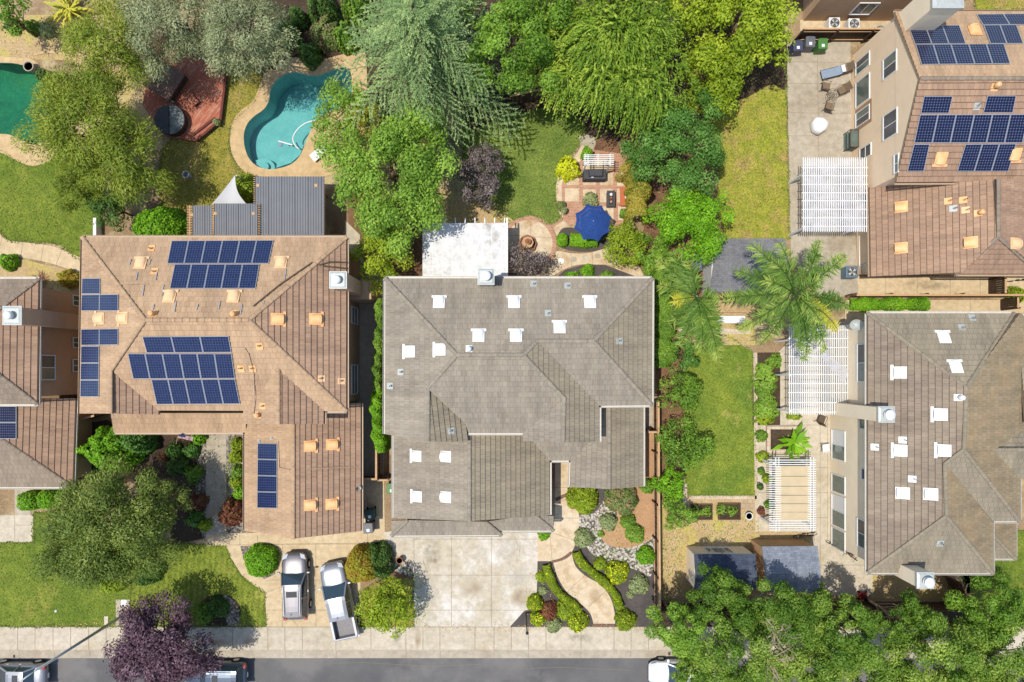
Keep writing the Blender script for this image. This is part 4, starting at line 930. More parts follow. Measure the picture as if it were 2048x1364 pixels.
# sidewalk, kerb, gutter, road
xs = [36, 70.7, 106.7, 142, 178, 213, 250, 285] + [465, 536, 570, 605, 672, 742, 812, 846, 880, 950, 988, 1022.6, 1057, 1092, 1162, 1228, 1262, 1297] + list(range(1365, 2400, 69))
sheet('sidewalk', [(-2500, 1253), (4600, 1253), (4600, 1299), (-2500, 1299)], .034, M['conc'], joints=[((x, 1253), (x, 1299)) for x in xs] + [((-400, 1253.6), (2600, 1253.6))], jm=JM, jw=.035)
k = MB().prism([tuple(P(a, b))[:2] for a, b in [(-2500, 1297), (4600, 1297), (4600, 1301.5), (-2500, 1301.5)]], -.3, .03); o = k.build('kerb', M['conc_g'], bevel=.02); o['kind'] = 'structure'
sheet('gutter_strip', [(-2500, 1301), (4600, 1301), (4600, 1317.5), (-2500, 1317.5)], -.10, M['conc_g'], joints=[((x, 1301), (x, 1317)) for x in xs[::2]], jm=JM, thick=.2)
sheet('road', [(-2500, 1317), (4600, 1317), (4600, 1640), (-2500, 1640)], -.115, M['road'])
# middle garden patio
cx, cy = 1058, 487
sheet('patio', ell(cx, cy, 55, 55, 44), .034, M['brickp'], thick=.04); sheet('patio', ell(cx, cy, 47, 47, 44), .04, M['conc_p'], joints=[((1012, 470), (1104, 476)), ((1062, 440), (1058, 534))], jm=JM)
sheet('patio', ell(1055, 487, 18, 18, 24), .046, M['conc_g'])
pt = sm([(1165, 290), (1146, 318), (1120, 345), (1112, 375), (1113, 400), (1118, 425), (1128, 440)], 4, False)
sheet('patio', pt + [(1102, 452), (1112, 470), (1135, 452), (1150, 448), (1232, 468), (1260, 450), (1260, 310), (1190, 300)], .03, M['brickp'], thick=.04)
sq = [(1130, 377, 1158, 403), (1133, 340, 1158, 370), (1166, 345, 1192, 370), (1200, 345, 1226, 371), (1200, 378, 1226, 405), (1205, 413, 1227, 450), (1234, 345, 1258, 372), (1236, 412, 1258, 440), (1166, 379, 1192, 392), (1234, 378, 1250, 405), (1166, 320, 1226, 340)]
for a, b, c, d in sq: sheet('patio', [(a, b), (c, b), (c, d), (a, d)], .036, M['conc_p'])
sheet('patio', pt + [(1126, 440), (1124, 400), (1123, 372), (1128, 352), (1160, 322), (1178, 300)], .037, M['conc_p'])
sheet('patio', [(1107, 455), (1127, 441), (1142, 455), (1114, 474)], .037, M['conc_p'])
sheet('path', sm([(1095, 545), (1110, 520), (1113, 503), (1140, 506), (1170, 507), (1196, 501), (1215, 490), (1232, 480), (1240, 490), (1236, 528), (1205, 529), (1160, 529), (1130, 538), (1105, 552)], 4), .033, M['conc_p'], joints=[((1142, 505), (1143, 533)), ((1184, 505), (1186, 529))], jm=JM)
sheet('path', sm([(1228, 532), (1272, 530), (1290, 555), (1288, 562), (1265, 558)], 4), .033, M['conc_p'])
for i, (x, y, m) in enumerate(((1122, 522, 'white'), (1147, 518, 'conc_g'), (1170, 515, 'conc_w'), (1195, 512, 'conc_g'))):
    o = MB().prism([tuple(P(a, b))[:2] for a, b in (ell(x, y, 6.5, 5.5, 7))], .03, .055).build('stepping_stone', M[m])
    tag(o, ['white heart-like stepping stone at the bend of the garden path', 'round grey stepping stone with a faint pattern, second along the path', 'pale oval stepping stone in the middle of the garden path', 'faint grey stepping stone nearest the big green bush'][i], 'stepping stone', 'stepping stones in the garden path')
sheet('path', sm([(1160, 270), (1190, 276), (1186, 300), (1165, 315), (1148, 330), (1142, 322), (1160, 296)], 4), .028, M['conc_g'])
# east patios
sheet('patio', [(1573, 84), (1700, 84), (1706, 350), (1716, 590), (1690, 592), (1640, 590), (1582, 520), (1577, 300)], .03, M['conc_g'], joints=[((1573, 124), (1700, 125)), ((1574, 167), (1702, 169)), ((1575, 226), (1703, 227)), ((1576, 272), (1640, 272)), ((1577, 360), (1603, 360)), ((1634, 84), (1638, 360)), ((1590, 531), (1716, 531))], jm=JM)
sheet('path', [(1640, 553), (2400, 553), (2400, 593), (1640, 593)], .026, M['conc_y'], joints=[((x, 553), (x, 593)) for x in (1710, 1770, 1834, 1900, 1960)], jm=JM)
sheet('path', [(1690, 600), (2400, 600), (2400, 650), (1690, 650)], .024, M['conc_y'], joints=[((1760, 618), (1760, 650)), ((1940, 600), (1940, 650))], jm=JM)
sheet('patio', [(1556, 705), (1600, 660), (1700, 640), (1700, 1110), (1745, 1110), (1745, 1190), (1640, 1190), (1620, 1085), (1628, 1065), (1515, 1062), (1513, 705)], .028, M['conc'], joints=[((1513, y), (1656, y)) for y in (760, 850, 935, 985, 1035)] + [((1640, 800), (1640, 1180)), ((1655, 830), (1655, 1080)), ((1640, 1130), (1745, 1130))], jm=JM)
sheet('path', [(1378, 991), (1513, 991), (1513, 998), (1378, 998)], .05, M['stone'], thick=.05)
sheet('path', [(1366, 968), (1374, 968), (1374, 1010), (1366, 1010)], .05, M['stone'], thick=.05)
sheet('path', [(1506, 705), (1514, 705), (1516, 1065), (1510, 1065)], .05, M['stone'], thick=.05)
sheet('path', [(1480, 1000), (1513, 1000), (1513, 1024), (1480, 1018)], .02, M['paver'])
sheet('path', [(1355, 655), (1430, 655), (1500, 662), (1500, 668), (1430, 668), (1358, 664)], .04, M['stone'], thick=.04)
sheet('path', [(1600, 40), (1800, 40), (1800, 62), (1600, 62)], .02, M['conc_y'])
for a, b in (((1373, 700), (1368, 980)), ): pass
# ---------------------------------------------------------------- wear on the ground: oil drips, cracks, patches, fallen leaves
def m_stain(name, c, lo, hi, sc):
    t = NT(name); p = t.pos(); tr = t.n('ShaderNodeBsdfTransparent'); df = t.n('ShaderNodeBsdfDiffuse'); df.inputs[0].default_value = c
    uv = t.n('ShaderNodeTexCoord').outputs['Generated']; g = t.n('ShaderNodeTexGradient', gradient_type='SPHERICAL')
    mp = t.n('ShaderNodeMapping'); mp.inputs['Location'].default_value = (-1, -1, 0); mp.inputs['Scale'].default_value = (2, 2, 0); t.l(uv, mp.inputs[0]); t.l(mp.outputs[0], g.inputs[0])
    f = t.math('MULTIPLY', t.ramp(g.outputs[1], ((0.0, BLK), (0.6, WHT))), t.ramp(t.noise(p, sc, 5, .7), ((.38, BLK), (.62, (hi,) * 3 + (1,)))))
    mx = t.n('ShaderNodeMixShader'); t.l(f, mx.inputs[0]); t.l(tr.outputs[0], mx.inputs[1]); t.l(df.outputs[0], mx.inputs[2]); t.l(mx.outputs[0], t.out.inputs[0]); return t.m
MS = [m_stain('oil_stain', rgb(120, 110, 96), 0, .32, 1.6), m_stain('rust_stain', rgb(178, 142, 100), 0, .4, 1.2), m_stain('bleached_patch', rgb(236, 230, 218), 0, .34, .9)]
for x, y, rx, ry, m, z in ((865, 1110, 20, 34, 0, .037), (943, 1175, 26, 18, 1, .037), (1045, 1195, 26, 24, 1, .037), (1020, 1100, 34, 30, 2, .037), (860, 1180, 26, 40, 2, .038), (1040, 1150, 30, 26, 2, .038), (950, 1100, 28, 26, 2, .037),
    (597, 1235, 20, 10, 0, .035), (700, 1265, 26, 10, 1, .038), (795, 1270, 10, 24, 0, .038), (836, 1275, 8, 22, 1, .038), (440, 1285, 26, 9, 1, .038), (500, 1282, 18, 8, 1, .038), (648, 1160, 14, 40, 2, .035), (1160, 1275, 30, 10, 0, .038),
    (1850, 570, 60, 14, 0, .03), (1128, 1090, 16, 14, 1, .04), (1190, 1190, 14, 16, 1, .04)):
    sheet('pavement_stain', ell(x, y, rx, ry, 20), z, MS[m])
for pts, z in ((((846, 1120), (852, 1138), (848, 1150), (856, 1172)), .0365), (((1030, 1080), (1040, 1095), (1038, 1112)), .0365), (((700, 1100), (690, 1125), (696, 1150)), .0345), (((560, 1322), (640, 1330), (720, 1326), (860, 1334), (960, 1330)), -.112), (((1000, 1340), (1120, 1336), (1260, 1342)), -.112)):
    mb = MB()
    for a, b in zip(pts, pts[1:]):
        A, B_ = P(*a), P(*b); d = (B_ - A).normalized(); u = Vector((-d.y, d.x, 0)) * .012; zz = Vector((0, 0, z)); mb.face([A - u + zz, B_ - u + zz, B_ + u + zz, A + u + zz])
    o = mb.build('pavement_crack', M['joint']); o['kind'] = 'structure'
def litter(name, polys, n, mat, seed, size=.07, z=.05):
    rg = np.random.default_rng(seed); pos = []
    for cx_, cy_, rx, ry in polys:
        k = n // len(polys); a = rg.uniform(0, 6.28, k); r = np.sqrt(rg.uniform(0, 1, k)); q = np.c_[cx_ + rx * r * np.cos(a), cy_ + ry * r * np.sin(a)]
        pos.append(np.c_[(q[:, 0] - CX) / S, (CY - q[:, 1]) / S, np.full(k, z) + rg.uniform(0, .01, k)])
    p = np.concatenate(pos); o = leafmesh(name, None, p, np.array([0, 0, 1]) + rg.normal(size=(len(p), 3)) * .25, size * rg.uniform(.5, 1.5, len(p)), .6, rg.uniform(0, 1, len(p)), M[mat], None, rg)
    o['kind'] = 'stuff'; return o
# ---------------------------------------------------------------- plants
def unit(v): return v / np.maximum(1e-9, np.linalg.norm(v, axis=1, keepdims=True))
def leafmesh(name, parent, pos, nrm, size, asp, tint, mat, axis=None, rg=None):
    """one crown = one mesh of small rhombic leaves"""
    n = len(pos); nrm = unit(nrm)
    ax = rg.normal(size=(n, 3)) if axis is None else axis
    t = unit(ax - nrm * np.sum(ax * nrm, axis=1, keepdims=True)); b = np.cross(nrm, t)
    L = np.asarray(size).reshape(-1, 1) * np.ones((n, 1)) / 2; W = L * asp
    off = np.array(world_off(parent)) if parent is not None else np.zeros(3)
    fold = nrm * W * 0.25
    v = np.empty((n, 4, 3)); v[:, 0] = pos + t * L; v[:, 1] = pos + b * W + fold; v[:, 2] = pos - t * L; v[:, 3] = pos - b * W + fold
    v = (v - off).reshape(-1, 3).astype(np.float32)
    me = bpy.data.meshes.new(name); me.vertices.add(n * 4); me.vertices.foreach_set('co', v.ravel())
    me.loops.add(n * 4); me.loops.foreach_set('vertex_index', np.arange(n * 4, dtype=np.int32))
    me.polygons.add(n); me.polygons.foreach_set('loop_start', np.arange(0, n * 4, 4, dtype=np.int32))
    me.update(calc_edges=True)
    a = me.attributes.new('tint', 'FLOAT', 'FACE'); a.data.foreach_set('value', np.clip(tint, 0, 1).astype(np.float32))
    me.materials.append(mat)
    o = bpy.data.objects.new(name, me); COL.objects.link(o); o.parent = parent; return o
def trunk(root, base, top, r, mat, limbs=(), bend=0.0, seed=0):
    rg = random.Random(seed); mb = MB(); base, top = Vector(base), Vector(top); k = 6
    pts = [base.lerp(top, i / k) + Vector((rg.uniform(-1, 1), rg.uniform(-1, 1), 0)) * bend * math.sin(math.pi * i / k) for i in range(k + 1)]
    mb.tube(pts, r, 8, 0, r * .45)
    for e in limbs:
        e = Vector(e); s = pts[rg.randint(2, 5)]; m = s.lerp(e, .5) + Vector((rg.uniform(-.3, .3), rg.uniform(-.3, .3), -.2))
        mb.tube([s, s.lerp(m, .5), m, m.lerp(e, .6), e], r * .4, 6, 0, r * .08)
    return mb.build('trunk', mat, root, smooth=True)
def clumps(rg, R, Rz, nc, flat=0.0):
    d = unit(rg.normal(size=(nc, 3))); d[:, 2] = np.abs(d[:, 2]) * 0.95 - 0.22
    rr = rg.uniform(0.35, 0.92, nc) ** 0.7; th = np.arctan2(d[:, 1], d[:, 0])
    ph = rg.uniform(0, 6.28, 3); out = 1 + .13 * np.sin(3 * th + ph[0]) + .09 * np.sin(5 * th + ph[1]) + .06 * np.sin(8 * th + ph[2])
    c = d * rr[:, None]; c[:, 0] *= R * out; c[:, 1] *= R * out; c[:, 2] *= Rz
    return c
def crown(root, c, R, Rz, mat, seed, nl, leaf=0.2, asp=0.55, nc=46, rc=(.2, .36), mode='leaf', sx=1.0, sy=1.0, tintoff=0.0):
    rg = np.random.default_rng(seed); cc = clumps(rg, R, Rz, nc)
    cc[:, 0] *= sx; cc[:, 1] *= sy
    rr = rg.uniform(rc[0], rc[1], nc) * R; ct = rg.uniform(0, 1, nc)
    w = rr ** 2; idx = rg.choice(nc, nl, p=w / w.sum())
    d = unit(rg.normal(size=(nl, 3)) + np.array([0, 0, .45])); f = rg.uniform(.35, 1.0, nl) ** .5
    p = cc[idx] + d * (rr[idx] * f * rg.uniform(.85, 1.15, nl))[:, None] * np.array([1, 1, .8])
    tint = .06 + .42 * ct[idx] + .46 * rg.uniform(0, 1, nl) + tintoff
    nrm = d * 1.0 + rg.normal(size=(nl, 3)) * .42 + np.array([0, 0, .25]); axis = None
    if mode == 'plume':                                        # leaves combed outwards along their clump
        axis = d + unit(cc[idx] + 1e-6) * .8 + rg.normal(size=(nl, 3)) * .35
    if mode == 'weep':                                         # hanging strands
        k = 10; ns = nl // k; i2 = rg.choice(nc, ns, p=w / w.sum()); dd = unit(rg.normal(size=(ns, 3)) * np.array([1, 1, .5]) + np.array([0, 0, .6]))
        s = cc[i2] + dd * rr[i2][:, None] * .9; out = unit(np.c_[unit(np.c_[s[:, :2], np.zeros(ns)])[:, :2] * .55 + dd[:, :2] * .9, np.zeros(ns)] + rg.normal(size=(ns, 3)) * .35 * np.array([1, 1, 0]))
        ln = rg.uniform(.10, .30, ns) * R; t = np.tile(np.linspace(0, 1, k), ns)[:, None]; q = np.repeat(np.arange(ns), k)
        p = s[q] + out[q] * (ln[q][:, None] * .75 * t) - np.array([0, 0, 1]) * (ln[q][:, None] * 1.5 * t ** 2)
        axis = out[q] * .75 - np.array([0, 0, 1]) * 2.4 * t + rg.normal(size=(len(p), 3)) * .35
        nrm = out[q] * .5 + np.array([0, 0, .8]) + rg.normal(size=(len(p), 3)) * .4
        st = rg.uniform(0, 1, ns); tint = .1 + .45 * st[q] * .6 + .26 * rg.uniform(0, 1, len(p)) + .42 * ct[i2][q] - .08 + tintoff; nl = len(p)
    p = p + np.array(c); p[:, 2] = np.maximum(p[:, 2], .08 + rg.uniform(0, .1, len(p)))
    leafmesh('crown', root, p, nrm, leaf * rg.uniform(.55, 1.5, len(p)), asp, tint, mat, axis, rg)
    return cc + np.array(c)
def tree(label, px, py, rpx, h, mat, seed, kind='tree', cat='tree', leaf=0.22, asp=0.55, dens=1.0, mode='leaf', bark='bark_t', nc=46, sx=1.0, sy=1.0, group=None, zc=None, rc=(.2, .36), to=0.0, thin=False):
    """px,py,rpx: where the crown appears from the drone; h: height of its top"""
    leaf *= .86; zc = zc or h * .62; c = P(px, py, zc); R_ = rpx * (H - zc) / F; Rz = (h - zc) * 1.05
    root = thing(kind, label, cat, (c.x, c.y, 0), 0, group)
    nl = int(dens * 5.6 * math.pi * R_ * R_ * max(sx, .5) * max(sy, .5) / (leaf * leaf * asp) * .9)
    cc = crown(root, c, R_, Rz, M[mat], seed, nl, leaf, asp, nc, rc, mode, sx, sy, to)
    lim = [cc[i] for i in range(0, len(cc), max(1, len(cc) // 14))]
    trunk(root, (c.x, c.y, 0), (c.x, c.y, zc), max(.06, R_ * .06), M[bark], lim, R_ * .1, seed)
    return root
def shrub(label, px, py, rpx, h, mat, seed, leaf=0.13, asp=.6, dens=1.0, sx=1.0, sy=1.0, rz=0.0, kind='shrub', cat='shrub', group=None, boxy=0.0, wild=.2, to=0.0, flowers=None, z=0.0):
    """dense clipped or loose bush: leaves over a lumpy dome"""
    c = P(px, py, z + h * .6); R_ = rpx * (H - h * .6) / F; rg = np.random.default_rng(seed)
    root = thing(kind, label, cat, (c.x, c.y, z), 0, group)
    n = int(dens * 4.6 * math.pi * R_ * R_ * sx * sy * (1 + h / max(R_, .3) * .7) / (leaf * leaf * asp))
    d = unit(rg.normal(size=(n, 3))); d[:, 2] = np.abs(d[:, 2])
    th = np.arctan2(d[:, 1], d[:, 0]); ph = rg.uniform(0, 6.28, 4)
    lump = 1 + wild * (np.sin(3 * th + ph[0]) * .5 + np.sin(5 * th + ph[1] + 3 * d[:, 2]) * .4 + np.sin(9 * th + ph[2] + 7 * d[:, 2]) * .35)
    if boxy: d = d / (np.sum(np.abs(d) ** (2 + boxy), axis=1, keepdims=True) ** (1 / (2 + boxy)))
    f = lump * rg.uniform(.72, 1.0, n) ** .5
    p = d * f[:, None] * np.array([R_ * sx, R_ * sy, h]); ca, sa = math.cos(rz), math.sin(rz)
    p = np.c_[p[:, 0] * ca - p[:, 1] * sa, p[:, 0] * sa + p[:, 1] * ca, p[:, 2]] + np.array([c.x, c.y, z + .03])
    cl = np.sin(p[:, 0] * 5.1 + ph[0]) * np.sin(p[:, 1] * 4.7 + ph[1]) * .14
    tint = .12 + .62 * rg.uniform(0, 1, n) + cl + to
    if flowers: tint = np.where((rg.uniform(0, 1, n) < flowers) & (f > .84), 1.0, tint * .62)
    nrm = d + rg.normal(size=(n, 3)) * .45 + np.array([0, 0, .25])
    leafmesh('foliage', root, p, nrm, leaf * rg.uniform(.55, 1.5, n), asp, tint, M[mat], None, rg)
    MB().tube([(c.x, c.y, z), (c.x, c.y, z + h * .5)], max(.03, R_ * .08), 6, 0, .02).build('stem', M['bark_t'], root)
    return root
def hedge(label, pts, wpx, h, mat, seed, leaf=0.12, asp=.6, dens=1.0, z=0.0, wild=.1, to=0.0, flowers=None, kind='hedge'):
    rg = np.random.default_rng(seed); q = [P(a, b, z + h * .6) for a, b in pts]; w = wpx * (H - h) / F / 2
    L = [(q[i + 1] - q[i]).length for i in range(len(q) - 1)]; tot = sum(L)
    n = int(dens * 4.2 * tot * (2 * w + 2 * h) / (leaf * leaf * asp)); cum = np.cumsum([0] + L)
    s = rg.uniform(0, tot, n); i = np.clip(np.searchsorted(cum, s) - 1, 0, len(L) - 1); A = np.array([tuple(v) for v in q])[:, :2]
    t = ((s - cum[i]) / np.array(L)[i])[:, None]; c = A[i] * (1 - t) + A[i + 1] * t
    d = unit(A[i + 1] - A[i]); nn = np.c_[-d[:, 1], d[:, 0]]
    a = rg.uniform(0, math.pi, n); ca, sa = np.cos(a), np.sin(a); k = (np.abs(ca) ** 3.4 + np.abs(sa) ** 3.4) ** (-1 / 3.4)
    f = (1 + wild * (np.sin(s * 3.1 + seed) + np.sin(s * 7.3 + a * 2) * .7)) * rg.uniform(.75, 1, n) ** .5
    p = np.c_[c + nn * (ca * k * f * w)[:, None], z + .02 + sa * k * f * h]
    nrm = np.c_[nn * ca[:, None], sa] + rg.normal(size=(n, 3)) * .4
    root = thing(kind, label, 'hedge', (float(q[len(q) // 2].x), float(q[len(q) // 2].y), z))
    tint = .15 + .6 * rg.uniform(0, 1, n) + .15 * np.sin(s * 2.3) + to
    if flowers: tint = np.where(rg.uniform(0, 1, n) < flowers, 1.0, tint * .62)
    leafmesh('foliage', root, p, nrm, leaf * rg.uniform(.7, 1.3, n), asp, tint, M[mat], None, rg); return root
def cedar(label, px, py, h, rpx, seed):
    zc = h * .45; c = P(px, py, h * .95); b = Vector((c.x, c.y, 0)); R_ = rpx * (H - zc) / F; rg = np.random.default_rng(seed)
    root = thing('cedar_tree', label, 'tree', b); P_, A_, N_, T_ = [], [], [], []; lim = MB()
    for i in range(84):
        f = (i + .5) / 84; z = h * (.16 + .80 * f ** .8); az = i * 2.399 + rg.uniform(-.3, .3); L = R_ * (1 - f ** 1.3) * rg.uniform(.75, 1.12) + .5
        o = np.array([math.cos(az), math.sin(az), 0]); s = np.array([-o[1], o[0], 0]); m = 22
        bp = lambda t: np.array([b.x, b.y, z]) + o * L * t + np.array([0, 0, 1]) * (L * (.22 * t - .42 * t * t)); bt = rg.uniform(0, 1)
        lim.tube([bp(0), bp(.35), bp(.7), bp(1)], .05, 5, 0, .012)
        for j in range(m):
            t = .12 + .88 * j / (m - 1); sg = 1 if j % 2 else -1
            tl = (L * .30 * (1 - .72 * t) + .22) * rg.uniform(.7, 1.2); dr = unit((o * rg.uniform(.6, 1.0) + s * sg * rg.uniform(.5, .95) + np.array([0, 0, -.12]))[None])[0]; k = max(6, int(tl / .055))
            u = np.linspace(.02, 1, k)[:, None]; pp = bp(t) + dr * tl * u - np.array([0, 0, 1]) * (tl * .38 * u ** 2)
            for _ in range(2):
                P_.append(pp + rg.normal(size=(k, 3)) * .03); A_.append(dr + s * rg.uniform(-.9, .9, (k, 1)) + rg.normal(size=(k, 3)) * .25)
                N_.append(np.array([0, 0, 1]) + rg.normal(size=(k, 3)) * .4); T_.append(-.02 + .35 * bt + .42 * rg.uniform(0, 1, k) + .3 * u[:, 0])
    p, a, n, t = map(np.concatenate, (P_, A_, N_, T_))
    leafmesh('crown', root, p, n, .17 * rg.uniform(.7, 1.3, len(p)), .26, t, M['lf_cedar'], a, rg)
    lim.tube([b, b + Vector((0, 0, h * .95))], .38, 10, 0, .03); lim.build('trunk', M['bark_t'], root); return root
def palm(label, hub, zh, base, tips, seed, leaf=.95, mat='lf_palm', ymix=.12):
    """hub: plan point of the crown heart at height zh; tips: plan points with heights"""
    rg = np.random.default_rng(seed); c = np.array(P(hub[0], hub[1], zh)); b = P(base[0], base[1], 0)
    root = thing('palm_tree', label, 'palm tree', b)
    mb = MB().tube([b, Vector(b).lerp(Vector(c), .5), Vector(c)], .2, 10, 0, .14); mb.build('trunk', M['bark_p'], root, smooth=True)
    for x, y, z in tips:
        e = np.array(P(x, y, z)); m = (c + e) / 2; L0 = np.linalg.norm(e - c); m[2] = max(c[2], e[2]) + L0 * .22
        bez = lambda t: c * (1 - t) ** 2 + m * 2 * t * (1 - t) + e * t * t
        tan = lambda t: unit(((m - c) * (1 - t) + (e - m) * t)[None])[0]
        n = int(L0 * 25); t = rg.uniform(.1, 1, n * 2); bp = np.array([bez(q) for q in t]); tg = np.array([tan(q) for q in t])
        sd = unit(np.cross(tg, np.array([0, 0, 1]))); sg = np.where(np.arange(n * 2) % 2, 1, -1)[:, None]
        lf = leaf * (.45 + .6 * np.sin(math.pi * np.clip(t * .9 + .08, 0, 1))) * rg.uniform(.7, 1.35, n * 2)
        ax = sd * sg * .75 + tg * .6 + np.array([0, 0, -.95]) + rg.normal(size=(n * 2, 3)) * .3; ax = unit(ax)
        p = bp + ax * (lf / 2)[:, None]; nr = np.array([0, 0, 1]) + sd * sg * .3 + rg.normal(size=(n * 2, 3)) * .35
        fr = leafmesh('frond', root, p, nr, lf, .085, .15 + .45 * rg.uniform(0, 1, n * 2) + .3 * (t > .75) + rg.uniform(-.1, .25), M['lf_palmy' if rg.uniform() < ymix else mat], ax, rg)
        MB().tube([bez(q) for q in (0, .25, .5, .75, 1)], .035, 5, 0, .01).build('rib', M['lf_palm'], fr)
    return root
def blades(label, px, py, n, ln, wd, mat, seed, kind='plant', cat='plant', h=.5, spread=1.0, seg=3, group=None, z=0.0):
    """rosette of long blades rising from one point"""
    rg = np.random.default_rng(seed); c = P(px, py, z + .2); root = thing(kind, label, cat, (c.x, c.y, z), 0, group); pos, ax, nr, sz = [], [], [], []
    for i in range(n):
        az = i * 2.399 + rg.uniform(-.3, .3); el = rg.uniform(.25, 1.25); l = ln * rg.uniform(.7, 1.15); o = np.array([math.cos(az) * spread, math.sin(az) * spread, 0])
        for j in range(seg):
            t = (j + .5) / seg; pos.append(np.array([c.x, c.y, z + .1]) + o * math.cos(el) * l * t + np.array([0, 0, 1]) * (math.sin(el) * l * t - .35 * l * t * t)); ax.append(o * math.cos(el) + np.array([0, 0, 1]) * (math.sin(el) - .7 * t))
            nr.append(np.array([0, 0, 1]) - o * .3 + rg.normal(size=3) * .15); sz.append(l / seg * 1.5)
    leafmesh('foliage', root, np.array(pos), np.array(nr), np.array(sz), wd / (ln / seg * 1.5), .2 + .6 * rg.uniform(0, 1, len(pos)), M[mat], np.array(ax), rg)
    return root

# ---- big trees behind the houses
cedar('blue-green cedar with long drooping sprays of needles towering over the pool', 822, 14, 13.0, 222, 3)
tree('big round bright green ash tree between the pool terrace and the lawn', 786, 345, 145, 9.2, 'lf_ash', 11, dens=1.6, nc=90, rc=(.14, .24), leaf=.2)
tree('lower yellow-green tree squeezed between the two roofs below the big ash', 762, 500, 62, 5.2, 'lf_yel', 12, dens=1.1, leaf=.17, sy=1.15, nc=40)
tree('mid green broadleaf tree between the cedar and the weeping tree', 1020, 108, 98, 11.0, 'lf_green', 13, leaf=.2, dens=1.4, nc=60, rc=(.16, .26))
tree('green tree filling the gap at the top between the cedar and weeping tree', 1080, 20, 90, 9.0, 'lf_green', 14, leaf=.2, dens=1.4, nc=50)
tree('large weeping yellow-green tree with long hanging strands above the lawn', 1216, 96, 160, 9.6, 'lf_weep', 15, mode='weep', leaf=.26, asp=.36, dens=1.7, nc=90, rc=(.13, .24))
tree('yellow-green leafy tree in front of the grey neighbouring wall', 1475, 48, 118, 8.5, 'lf_yel', 16, leaf=.22, dens=1.4, nc=60, rc=(.15, .27))
tree('smaller bright green tree beneath the leafy yellow-green one, beside the dry lawn', 1428, 150, 74, 6.5, 'lf_yel', 17, leaf=.2, dens=1.4, nc=44, to=-.12)
tree('yellow-green tree at the top edge behind the weeping tree', 1395, 18, 72, 8.0, 'lf_yel', 31, leaf=.22, dens=1.4, nc=50)
tree('dark glossy dense tree at the edge of the yellow lawn', 1362, 290, 98, 7.2, 'lf_mag', 18, leaf=.18, dens=1.5, nc=70, rc=(.16, .26), sy=1.1)
tree('bright green round tree above the grey shingle shed', 1380, 446, 84, 5.5, 'lf_bright', 19, leaf=.18, dens=1.4, nc=60, rc=(.18, .3))
tree('olive grey fluffy tree at the top, the one nearer the palm', 345, 40, 100, 8.0, 'lf_olive', 20, mode='plume', leaf=.2, asp=.28, dens=1.1, nc=54, rc=(.2, .32))
tree('olive grey fluffy tree beside the curved pool terrace', 490, 62, 100, 8.5, 'lf_olive', 21, mode='plume', leaf=.2, asp=.28, dens=1.1, nc=54, rc=(.2, .32))
tree('wispy mustard-green tree whose crown reaches over the green pool', 172, 240, 118, 8.0, 'lf_feather', 22, mode='plume', leaf=.24, asp=.26, dens=1.35, nc=60, rc=(.2, .32))
tree('wispy mustard-green tree between the yucca and the red deck', 222, 88, 84, 8.0, 'lf_feather', 23, mode='plume', leaf=.24, asp=.26, dens=1.35, nc=50)
tree('wispy mustard-green tree with a brown tinge beside the round hot tub', 250, 322, 84, 7.0, 'lf_feather', 24, mode='plume', leaf=.24, asp=.26, dens=1.35, nc=50, to=-.05)
tree('small dark wispy tree over the lawn corner', 160, 385, 52, 5.0, 'lf_feather', 25, mode='plume', leaf=.22, asp=.24, dens=1.0, nc=30, to=-.2)
tree('dark green leafy tree beside the clipped bright green ball', 222, 414, 42, 4.2, 'lf_dark', 26, leaf=.2, nc=34)
tree('loose green shrub tree with pale leaves hanging over the clear pool', 690, 240, 62, 5.0, 'lf_ash', 27, leaf=.18, nc=44, sy=1.35, dens=.9)
tree('brownish tinged small tree between the pool tree and the ash', 742, 248, 42, 5.5, 'lf_redgreen', 28, leaf=.16, nc=30, sx=1.2)
tree('dark purple-leaved tree on the lawn edge beside the white patio cover', 958, 355, 50, 4.6, 'lf_purpleb', 29, leaf=.17, nc=40, sy=1.3, dens=1.4, bark='bark_t')
tree('brown-purple leafy tree overhanging the fountain circle', 1052, 527, 48, 3.6, 'lf_purpleb', 30, leaf=.16, nc=34, sy=.62, dens=1.0)
for i, (x, y, r, lb) in enumerate(((650, 62, 32, 'dark green bush with a few pink flowers beside the cedar'), (594, 30, 17, 'small dark round bush at the top of the curved terrace'), (616, 105, 22, 'low dark shrub in the shade at the end of the clear pool'))):
    shrub(lb, x, y, r, 1.8, ('lf_pink', 'lf_dark', 'lf_dark')[i], 40 + i, leaf=.15)
blades('yellow-green spiky yucca rising at the very top beside the olive tree', 142, 22, 60, 2.0, .16, 'lf_palmy', 43, 'yucca_plant', 'yucca', seg=4)
shrub('clipped bright green ball against the tan house wall', 311, 452, 56, 2.6, 'lf_bright', 44, leaf=.16, dens=1.1, sy=.82, wild=.06)
shrub('lime green bush between the white shade sail and the slatted cover', 488, 374, 30, 2.2, 'lf_yel', 45, leaf=.16, sx=.8)
shrub('yellow-green bush in the gap below the hip of the small tan house', 136, 556, 26, 1.2, 'lf_redgreen', 46, sy=.7)
shrub('small round green bush beside the curved path corner', 12, 522, 17, 1.1, 'lf_bright', 47)
blades('dry brown spiky plant beside the curved path', 80, 560, 40, .7, .05, 'lf_maroon', 48, 'plant', 'plant')
for i, (x, y, r) in enumerate(((22, 48, 16), (60, 52, 14), (92, 58, 14), (84, 150, 13))):
    shrub(('dark little bush in the dry bed at the top corner', 'green little bush second along the dry bed', 'grey-green little bush at the end of the dry bed', 'dark bush leaning over the urn of the green pool')[i], x, y, r, .9, ('lf_dark', 'lf_green', 'lf_sage', 'lf_dark')[i], 50 + i)
